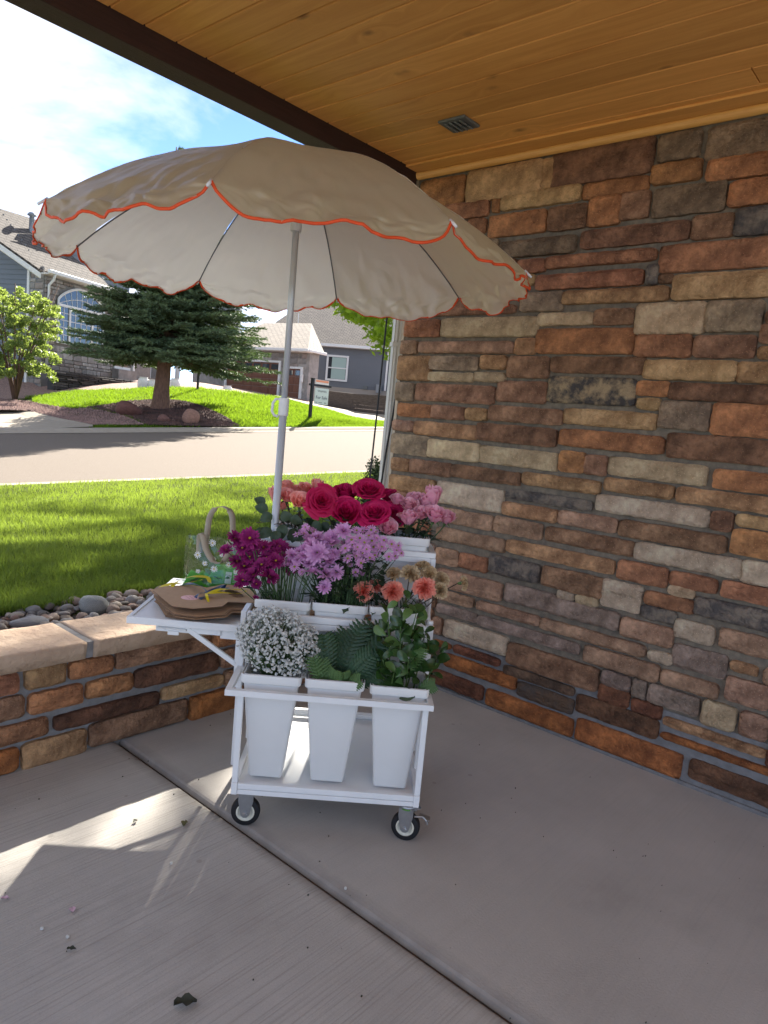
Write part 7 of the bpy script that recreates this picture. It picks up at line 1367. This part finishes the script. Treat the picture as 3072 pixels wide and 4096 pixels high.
def roofpoly(name, pts_, e, m, parent, th=.12):
    """a sloped roof plane with real thickness and plane-aligned uv"""
    P_ = [Vector(p) for p in pts_]; e = Vector(e).normalized(); n_ = (P_[1] - P_[0]).cross(P_[2] - P_[0])
    for i in range(2, len(P_) - 1): n_ += (P_[i] - P_[0]).cross(P_[i + 1] - P_[0])
    n_.normalize(); n_ = n_ if n_.z > 0 else -n_; up = n_.cross(e); me = MB().prism(P_, -n_, th).mesh(name); uv = me.uv_layers.new(name='UVMap')
    for lp_ in me.loops: v = me.vertices[lp_.vertex_index].co; uv.data[lp_.index].uv = (v.dot(e), v.dot(up))
    return link(name, me, parent, m)
def stone_face(parent, O, e, nrm, s0, s1, z0, z1, holes, seed, cap=250, hh=(.16, .22, .28, .14), m=None, off=.06):
    """ashlar blocks over a wall rectangle; e along wall, nrm outward"""
    r = random.Random(seed); z = z0; cnt = 0; e = Vector(e); nrm = Vector(nrm); vm = {}
    while z < z1 - .05:
        h = min(r.choice(hh), z1 - z); s_ = s0
        while s_ < s1 - .05:
            L = min(r.uniform(.22, .62), s1 - s_); c0, c1 = s_ + L / 2, z + h / 2
            if not any(a < c0 < b_ and c < c1 < d_ for a, b_, c, d_ in holes) and cnt < cap:
                key = (round(L, 1), round(h, 2))
                if key not in vm: vm[key] = MB().bevbox(-key[0] / 2 - .04, key[0] / 2 + .04, -.07, .02, -key[1] / 2 + .008, key[1] / 2 - .008, .022).mesh('stone')
                me = vm[key]; mm = r.choice(MAT['gstone'])
                k2 = (key, mm.name)
                if k2 not in vm: vm[k2] = with_mat(me, mm)
                o = link('stone', vm[k2], parent); p = O + e * c0; o.location = Vector((p.x, p.y, c1)) + nrm * r.uniform(-.015, .02) ; o.rotation_euler = (0, 0, math.atan2(e.y, e.x)); o.scale = (max(.2, (L - .02) / (key[0] + .08)), 1, 1); cnt += 1
            s_ += L
        z += h
def siding_face(parent, O, e, nrm, s0, s1, z0, z1, m, step=.2, top=None, name='siding_board'):
    e = Vector(e); nrm = Vector(nrm); z = z0
    while z < z1:
        a, b_ = s0, s1
        if top: a, b_ = top(z + step * .5)
        if b_ - a > .1:
            p = [O + e * a, O + e * b_]; b = MB(); q = [Vector((p[0].x, p[0].y, z)) + nrm * .035, Vector((p[1].x, p[1].y, z)) + nrm * .035, Vector((p[1].x, p[1].y, z + step)) + nrm * .008, Vector((p[0].x, p[0].y, z + step)) + nrm * .008]
            q2 = [v - nrm * .03 for v in q]; b.add(q + q2, [(0, 1, 2, 3), (4, 5, 1, 0), (0, 3, 7, 4), (1, 5, 6, 2), (3, 2, 6, 7)]); link(name, b, parent, m)
        z += step
def lbox(name, O, e, nrm, s0, s1, d0, d1, z0, z1, m, parent, bev=0):
    """box in wall coordinates: s along e, d along nrm"""
    e = Vector(e); nrm = Vector(nrm); b = MB(); mt = Matrix.Identity(4); mt.col[0][:3] = e; mt.col[1][:3] = nrm; mt.translation = Vector((O.x, O.y, 0)); (b.bevbox(s0, s1, d0, d1, z0, z1, bev, mt) if bev else b.box(s0, s1, d0, d1, z0, z1, mt)); return link(name, b, parent, m)
# --- House A
A0 = Vector(HS['A0']); ea = Vector(HS['Ae']); na = Vector((-ea.y, ea.x, 0)); fa = -na
ha = thing('grey_house', 'grey stone and blue siding house with an arched window behind the spruce', 'house', (A0.x, A0.y, 0)); OA = Vector((0, 0, 0))
lbox('wall', OA, ea, na, 0, 7.2, 0, .2, .6, 6.35, MAT['gstone'][1], ha); lbox('wall', OA, na, ea, .2, 4.2, 0, .2, .3, 6.35, MAT['siding'], ha)
stone_face(ha, OA, ea, fa, .02, 4.3, 2.35, 6.2, [(.62, 3.6, 3.5, 5.6), (.9, 3.35, 5.5, 5.85), (1.2, 3.0, 5.5, 6.05)], 3, 215)
stone_face(ha, OA, na, -ea, .02, .74, 1.7, 6.6, [], 4, 50)
siding_face(ha, OA, na, -ea, .85, 4.2, 1.3, 9.6, MAT['siding'], .205, top=lambda z: (max(.85, .15 + (z - 6.45) * 1.0) if z > 6.9 else .85, 4.2))
lbox('corner_board', OA, na, -ea, .74, .86, 0, .06, 1.5, 6.95, MAT['white'], ha)
# arched window
wf = bpy.data.objects.new('window', None); COL.objects.link(wf); wf.parent = ha; wx0, wx1, wz0, wz1 = .72, 3.50, 3.62, 5.16
b = MB(); mt = Matrix.Identity(4); mt.col[0][:3] = ea; mt.col[1][:3] = fa
arc = [(wx0, wz1)] + [(wx0 + (wx1 - wx0) * q / 20, 5.40 + .62 * math.sin(math.pi * q / 20) ** .8) for q in range(21)] + [(wx1, wz1)]
g = MB(); g.prism([mt @ Vector((x, .07, z)) for x, z in [(wx0, wz0)] + arc + [(wx1, wz0)]], fa, .012); link('pane', g, wf, MAT['glass'])
def wbar(x0, x1, z0, z1, d0=.075, d1=.13, name='frame'): lbox(name, OA, ea, fa, x0, x1, d0, d1, z0, z1, MAT['white'], wf)
for x in (wx0, 1.40, 2.78, wx1): wbar(x - .05, x + .05, wz0, wz1)
wbar(wx0 - .05, wx1 + .05, wz0 - .08, wz0 + .02); wbar(wx0 - .05, wx1 + .05, wz1 - .05, wz1 + .06)
b = MB(); b.tube([mt @ Vector((x, .10, z)) for x, z in arc[1:-1]], .055, 5); b.tube([mt @ Vector((wx0, .10, wz1)), mt @ Vector((wx0, .10, 5.42))], .055, 5); b.tube([mt @ Vector((wx1, .10, wz1)), mt @ Vector((wx1, .10, 5.42))], .055, 5); link('arch_frame', b, wf, MAT['white'])
for q in range(1, 4): x = 1.40 + (2.78 - 1.40) * q / 4; wbar(x - .012, x + .012, wz0, wz1, .082, .10, 'muntin')
for x in (1.06, 3.14): wbar(x - .012, x + .012, wz0, wz1, .082, .10, 'muntin')
for q in range(1, 5): z = wz0 + (wz1 - wz0) * q / 5; wbar(wx0, wx1, z - .012, z + .012, .083, .10, 'muntin')
b = MB(); b.tube([mt @ Vector((wx0 + (wx1 - wx0) * q / 12, .09, 5.20 + .36 * math.sin(math.pi * q / 12))) for q in range(13)], .014, 4)
for q in range(1, 8): x = wx0 + (wx1 - wx0) * q / 8; b.tube([mt @ Vector((2.1 + (x - 2.1) * .8, .09, 5.16)), mt @ Vector((x, .09, 5.40 + .6 * math.sin(math.pi * q / 8) ** .8))], .012, 4)
link('arch_muntin', b, wf, MAT['white'])
# gutter, roof, rake board
lbox('gutter', OA, ea, fa, -.25, 4.6, .42, .56, 6.26, 6.42, MAT['white'], ha, .02); lbox('soffit', OA, ea, fa, -.2, 7, .03, .44, 6.24, 6.28, MAT['white'], ha)
RA = [Vector(p) - Vector((A0.x, A0.y, 0)) for p in HS['A_roof']]; roofpoly('roof', RA, ea, MAT['sh1'], ha)
rb_ = [Vector(p) - Vector((A0.x, A0.y, 0)) for p in HS['A_rake_b']]; b = MB(); b.prism([rb_[0] - Vector((0, 0, .12)), rb_[2] - Vector((0, 0, .14)), rb_[2] - Vector((0, 0, .36)), rb_[0] - Vector((0, 0, .34))], fa, .06); link('rake_board', b, ha, MAT['white'])
WG = [Vector(p) - Vector((A0.x, A0.y, 0)) for p in HS['A_wing']]
z = 6.9
lbox('wall', WG[0], ea, fa, -.4, 5, -.3, -.05, 6.4, 9.2, MAT['siding'], ha)
siding_face(ha, WG[0], ea, fa, -.3, 5, 6.6, 9.2, MAT['siding'], .21)
roofpoly('wing_roof', [Vector(p) - Vector((A0.x, A0.y, 0)) for p in HS['A_wroof']], ea, MAT['sh1'], ha)
q1, q2 = (Vector(HS['A_wroof'][3]) - Vector((A0.x, A0.y, 0)), Vector(HS['A_wroof'][2]) - Vector((A0.x, A0.y, 0))); b = MB(); b.prism([q1, q2, q2 - Vector((0, 0, .22)), q1 - Vector((0, 0, .22))], fa, .05); link('fascia', b, ha, MAT['white'])
sv = Vector(HS['A_stack']) - Vector((A0.x, A0.y, 0)); b = MB(); b.smooth = True; b.lathe([(.13, -.3), (.11, .1), (.10, .62), (.19, .66), (.19, .70), (.12, .78), (.0001, .80)], 12, Matrix.Translation(sv)); link('vent_stack', b, ha, mat('stack_metal', (.22, .25, .29), rough=.5, metal=.3))
b = MB(); b.smooth = True; b.tube([mt @ Vector((.10, .50, 6.30)), mt @ Vector((.16, .35, 6.05)), mt @ Vector((.14, .14, 5.85)), mt @ Vector((.14, .14, 2.3))], .055, 6); link('downspout', b, ha, MAT['white'])
# entry recess and second downspout right of the window
lbox('door_panel', OA, ea, fa, 4.45, 5.35, .02, .06, 2.9, 5.0, mat('entry_door', (.20, .14, .09), rough=.5), ha); lbox('window_frame', OA, ea, fa, 4.35, 5.5, .06, .12, 2.82, 2.94, MAT['white'], ha); lbox('step', OA, ea, fa, 4.2, 5.5, .1, .5, 2.2, 2.8, MAT['gstone'][1], ha); lbox('downspout', OA, ea, fa, 5.6, 5.72, .1, .2, 2.3, 6.0, MAT['white'], ha)
lbox('wall', OA, ea, fa, 7.2, 13, -3.2, -3.0, 1.6, 5.6, MAT['gstone'][1], ha); lbox('porch_post', OA, ea, fa, 8.6, 8.8, -1.4, -1.2, 1.8, 5.2, MAT['white'], ha); lbox('porch_post', OA, ea, fa, 11.2, 11.4, -1.4, -1.2, 1.8, 5.2, MAT['white'], ha)
# dry stack retaining wall in front
rt = thing('retaining_wall', 'low dark dry stacked slate wall below the grey stone house', 'wall', (A0.x, A0.y, 0)); rr = random.Random(12)
lbox('core', OA, ea, fa, -.4, 6.2, .75, 1.1, .6, 2.2, MAT['black'], rt); dm_ = [mat('slate_%s' % 'abc'[i], c, rough=.85, noise_s=6, col2=tuple(q * .6 for q in c), rand=.3) for i, c in enumerate([(.05, .045, .043), (.085, .075, .068), (.15, .135, .125)])]
z = 1.25; cnt = 0; vm = {}
while z < 2.25:
    h = rr.choice([.06, .08, .1]); s_ = -.4
    while s_ < 6.2 and cnt < 290:
        L = rr.uniform(.3, .8); w3 = rr.choices([0, 1, 2], [6, 3, 1])[0]; key = (round(L, 1), h, w3)
        if key not in vm: vm[key] = with_mat(MB().bevbox(-key[0] / 2 + .01, key[0] / 2 - .01, -.2, .12, -h / 2 + .006, h / 2 - .006, .01).mesh('slate_slab'), dm_[w3])
        o = link('slate_slab', vm[key], rt); p = ea * (s_ + L / 2) + fa * (1.10 + rr.uniform(-.05, .06)); o.location = (p.x, p.y, z + h / 2); o.rotation_euler = (0, 0, math.atan2(ea.y, ea.x)); s_ += L; cnt += 1
    z += h
# --- garage wing
C0 = Vector(HS['C0']); ec = Vector(HS['Ce']); nc = Vector((ec.y, -ec.x, 0)); nc = nc if nc.x < 0 else -nc
gc = thing('garage_wing', 'stone garage wing with two brown panelled garage doors', 'garage', (C0.x, C0.y, 0)); OC = Vector((0, 0, 0)); MAT['gdoor'] = mat('brown_door', (.20, .085, .05), rough=.55, noise_s=3, col2=(.15, .06, .036), stretch=(6, 6, 1))
lbox('wall', OC, ec, nc, -.1, 9, -.3, 0, 1.5, 5.3, MAT['gstone'][0], gc); lbox('side_wall', OC, nc, ec, -.9, .0, -.3, -.1, 1.5, 5.05, MAT['gstone'][0], gc)
stone_face(gc, OC, ec, nc, -.1, 6.4, 2.1, 5.35, [(.10, 1.42, 2.0, 4.2), (1.75, 6.2, 2.0, 4.45)], 7, 190, hh=(.2, .26, .3))
def gdoor(s0, s1, z0, z1, cols, lab):
    g = bpy.data.objects.new('garage_door', None); COL.objects.link(g); g.parent = gc; hrow = (z1 - z0) / 4
    for r_ in range(4):
        for c in range(cols):
            a = s0 + (s1 - s0) * c / cols; b_ = s0 + (s1 - s0) * (c + 1) / cols; z = z0 + r_ * hrow
            if r_ == 3 : lbox('glass_panel', OC, ec, nc, a + .08, b_ - .08, .0, .035, z + .09, z + hrow - .09, MAT['glass'], g)
            lbox('door_panel', OC, ec, nc, a + .01, b_ - .01, -.02, .02, z + .01, z + hrow - .01, MAT['gdoor'], g)
            if r_ < 3: lbox('raised_panel', OC, ec, nc, a + .09, b_ - .09, .02, .036, z + .09, z + hrow - .09, MAT['gdoor'], g, .008)
    lbox('door_frame', OC, ec, nc, s0 - .14, s0, -.02, .10, z0, z1 + .12, MAT['white'], g); lbox('door_frame', OC, ec, nc, s1, s1 + .14, -.02, .10, z0, z1 + .12, MAT['white'], g); lbox('door_frame', OC, ec, nc, s0, s1, -.02, .10, z1, z1 + .12, MAT['white'], g)
gdoor(1.88, 6.0, 2.42, 4.35, 6, ''); gdoor(.24, 1.28, 2.22, 4.05, 2, '')
lbox('wall_lamp', OC, ec, nc, -.02, .12, .08, .22, 3.3, 3.75, MAT['white'], gc, .02)
e1, e2, ap = (Vector(FAR[k]) - Vector((C0.x, C0.y, 0)) for k in ('C_eL', 'C_eR', 'C_rid')); ez = 5.12
P1 = OC + ec * 7.0 + nc * .55 + Vector((0, 0, ez)); P2 = OC - ec * .55 + nc * .55 + Vector((0, 0, ez)); P3 = OC + ec * 3.0 - nc * 4.2 + Vector((0, 0, ez + 2.2)); P4 = OC + ec * 7.0 - nc * 4.2 + Vector((0, 0, ez + 2.2)); P5 = OC - ec * .45 - nc * 1.2 + Vector((0, 0, ez))
roofpoly('roof', [P2, P1, P4, P3], ec, MAT['sh2'], gc); roofpoly('hip_roof', [P5, P2, P3], nc, MAT['sh2'], gc)
lbox('gutter', OC, ec, nc, -.6, 7, .50, .64, ez - .12, ez + .04, MAT['white'], gc, .02); lbox('soffit', OC, ec, nc, -.5, 7, .0, .52, ez - .14, ez - .11, MAT['white'], gc); lbox('gutter', OC, nc, ec, -1.2, .5, -.64, -.50, ez - .12, ez + .04, MAT['white'], gc, .02)
# upper storey glimpsed right of the spruce
uq = Vector(far_u) if 'far_u' in globals() else None
us = thing('upper_storey', 'pale upper storey with a white window behind the right edge of the spruce', 'house', (26.6, 39.6, 0))
ue = Vector((.89, -.45, 0)).normalized(); un = Vector((-.45, -.89, 0)).normalized()
lbox('wall', OC, ue, un, -4.5, 0, -3, 0, 4.0, 9.6, MAT['siding'], us); lbox('corner_board', OC, ue, un, -.02, .14, -.1, .05, 5.0, 9.6, MAT['white'], us); lbox('window_frame', OC, ue, un, -1.4, -.25, .0, .06, 6.3, 8.6, MAT['white'], us); lbox('pane', OC, ue, un, -1.28, -.37, .06, .07, 6.42, 8.48, MAT['glass'], us); lbox('window_rail', OC, ue, un, -1.28, -.37, .07, .09, 7.4, 7.5, MAT['white'], us)
siding_face(us, OC, ue, un, -4.5, -1.45, 5, 9.6, MAT['siding'], .22)
# --- House B
B0 = Vector(HS['B0']); eb = Vector(HS['Be']); nb_ = -Vector(HS['Bn']).normalized()
nb_ = Vector((nb_.x, nb_.y, 0)).normalized(); hb = thing('slate_house', 'slate blue sided house with a single white window beyond the sign', 'house', (B0.x, B0.y, 0)); OB = Vector((0, 0, 0))
lbox('wall', OB, eb, nb_, -3, 9, -.4, 0, 2.0, 6.62, MAT['siding2'], hb)
siding_face(hb, OB, eb, nb_, -3, 7.0, 3.70, 6.55, MAT['siding2'], .205)
lbox('foundation', OB, eb, nb_, -3, 7.1, 0, .03, 2.2, 3.68, mat('foundation', (.33, .29, .25), rough=.9), hb)
stone_face(hb, OB, eb, nb_, 7.05, 9, 3.0, 6.6, [], 15, 90, hh=(.15, .2))
wb = bpy.data.objects.new('window', None); COL.objects.link(wb); wb.parent = hb; a0, a1, z0_, z1_ = 2.36, 4.02, 4.12, 5.98
for s0, s1, q0, q1 in ((a0, a0 + .14, z0_, z1_), (a1 - .14, a1, z0_, z1_), (a0 + .14, a1 - .14, z0_, z0_ + .14), (a0 + .14, a1 - .14, z1_ - .14, z1_)): lbox('frame', OB, eb, nb_, s0, s1, .03, .10, q0, q1, MAT['white'], wb)
lbox('window_rail', OB, eb, nb_, a0 + .14, a1 - .14, .045, .09, 5.02, 5.10, MAT['white'], wb)
lbox('pane', OB, eb, nb_, a0 + .14, a1 - .14, .036, .042, z0_ + .14, 5.02, MAT['glass'], wb); lbox('pane', OB, eb, nb_, a0 + .14, a1 - .14, .036, .042, 5.10, z1_ - .14, MAT['glass'], wb)
lbox('curtain', OB, eb, nb_, a0 + .4, a1 - .18, .0425, .0445, z0_ + .16, z1_ - .16, mat('pale_curtain', (.35, .46, .42), rough=.7), wb)
lbox('gutter', OB, eb, nb_, -3, 9, .42, .56, 6.52, 6.72, MAT['white'], hb, .02); lbox('soffit', OB, eb, nb_, -3, 9, 0, .42, 6.52, 6.56, MAT['white'], hb)
lbox('downspout', OB, eb, nb_, 6.86, 6.98, .05, .15, 3.7, 6.5, MAT['white'], hb); lbox('dryer_vent', OB, eb, nb_, 5.3, 5.6, .03, .2, 3.7, 3.95, MAT['vent'], hb); lbox('gas_meter', OB, eb, nb_, 6.3, 6.65, .1, .4, 3.5, 4.1, mat('meter_grey', (.25, .26, .27), rough=.6), hb)
BR_ = [Vector(p) - Vector((B0.x, B0.y, 0)) + nb_ * .5 + Vector((0, 0, .02)) for p in HS['B_roof']]; roofpoly('roof', BR_, eb, MAT['sh2'], hb)
ant = MB(); ant.tube([BR_[0].lerp(BR_[3], .35) + Vector((0, 0, 0)), BR_[0].lerp(BR_[3], .35) + Vector((0, 0, 1.0))], .03, 5); link('roof_pipe', ant, hb, MAT['white'])
# timber retaining wall
tw2 = thing('timber_wall', 'dark stacked timber retaining wall beside the far driveway', 'wall'); P = [TG2['b1'][i] for i in (9, 10, 11, 12)]; mtb = mat('dark_timber', (.05, .038, .032), rough=.9, noise_s=3, col2=(.09, .07, .06), stretch=(1, 1, 8))
for i in range(3):
    a, c = P[i], P[i + 1]; hN = [5, 5, 4][i]
    for k_ in range(hN):
        e = (c - a); off = Vector((0, 0, .02 + k_ * .16)); nrm_ = Vector((-e.y, e.x, 0)).normalized()
        b = MB(); b.prism([a + off, c + off, c + off + Vector((0, 0, .157)), a + off + Vector((0, 0, .157))], nrm_ * (1 if nrm_.y > 0 else -1), .18); link('timber', b, tw2, mtb)
# distant trees beyond the houses
dt = mat('distant_leaf', (.06, .09, .035), rough=.8, noise_s=1, col2=(.09, .12, .05))
for q, (x, y, s_, lb) in enumerate([(52, 78, 5.5, 'distant bare grey tree above the garage roof'), (40, 92, 6, 'distant round tree behind the grey house')]):
    t = thing('distant_tree', lb, 'tree', (x, y, 2)); b = MB(); b.tube([(0, 0, 0), (0, 0, s_ * 1.3)], [.3, .08], 6)
    for k_ in range(40):
        a = k_ * 2.4; z_ = s_ * (.5 + .9 * rnd.random()); b.tube([(0, 0, z_), (math.cos(a) * s_ * .4, math.sin(a) * s_ * .4, z_ + s_ * .4)], [.07, .02], 3)
    link('trunk', b, t, MAT['bark'])
    if q: foliage('crown', [((0, 0, s_ * 1.4), (s_ * .6, s_ * .6, s_ * .6))], 3000, .25, dt, t, 44)
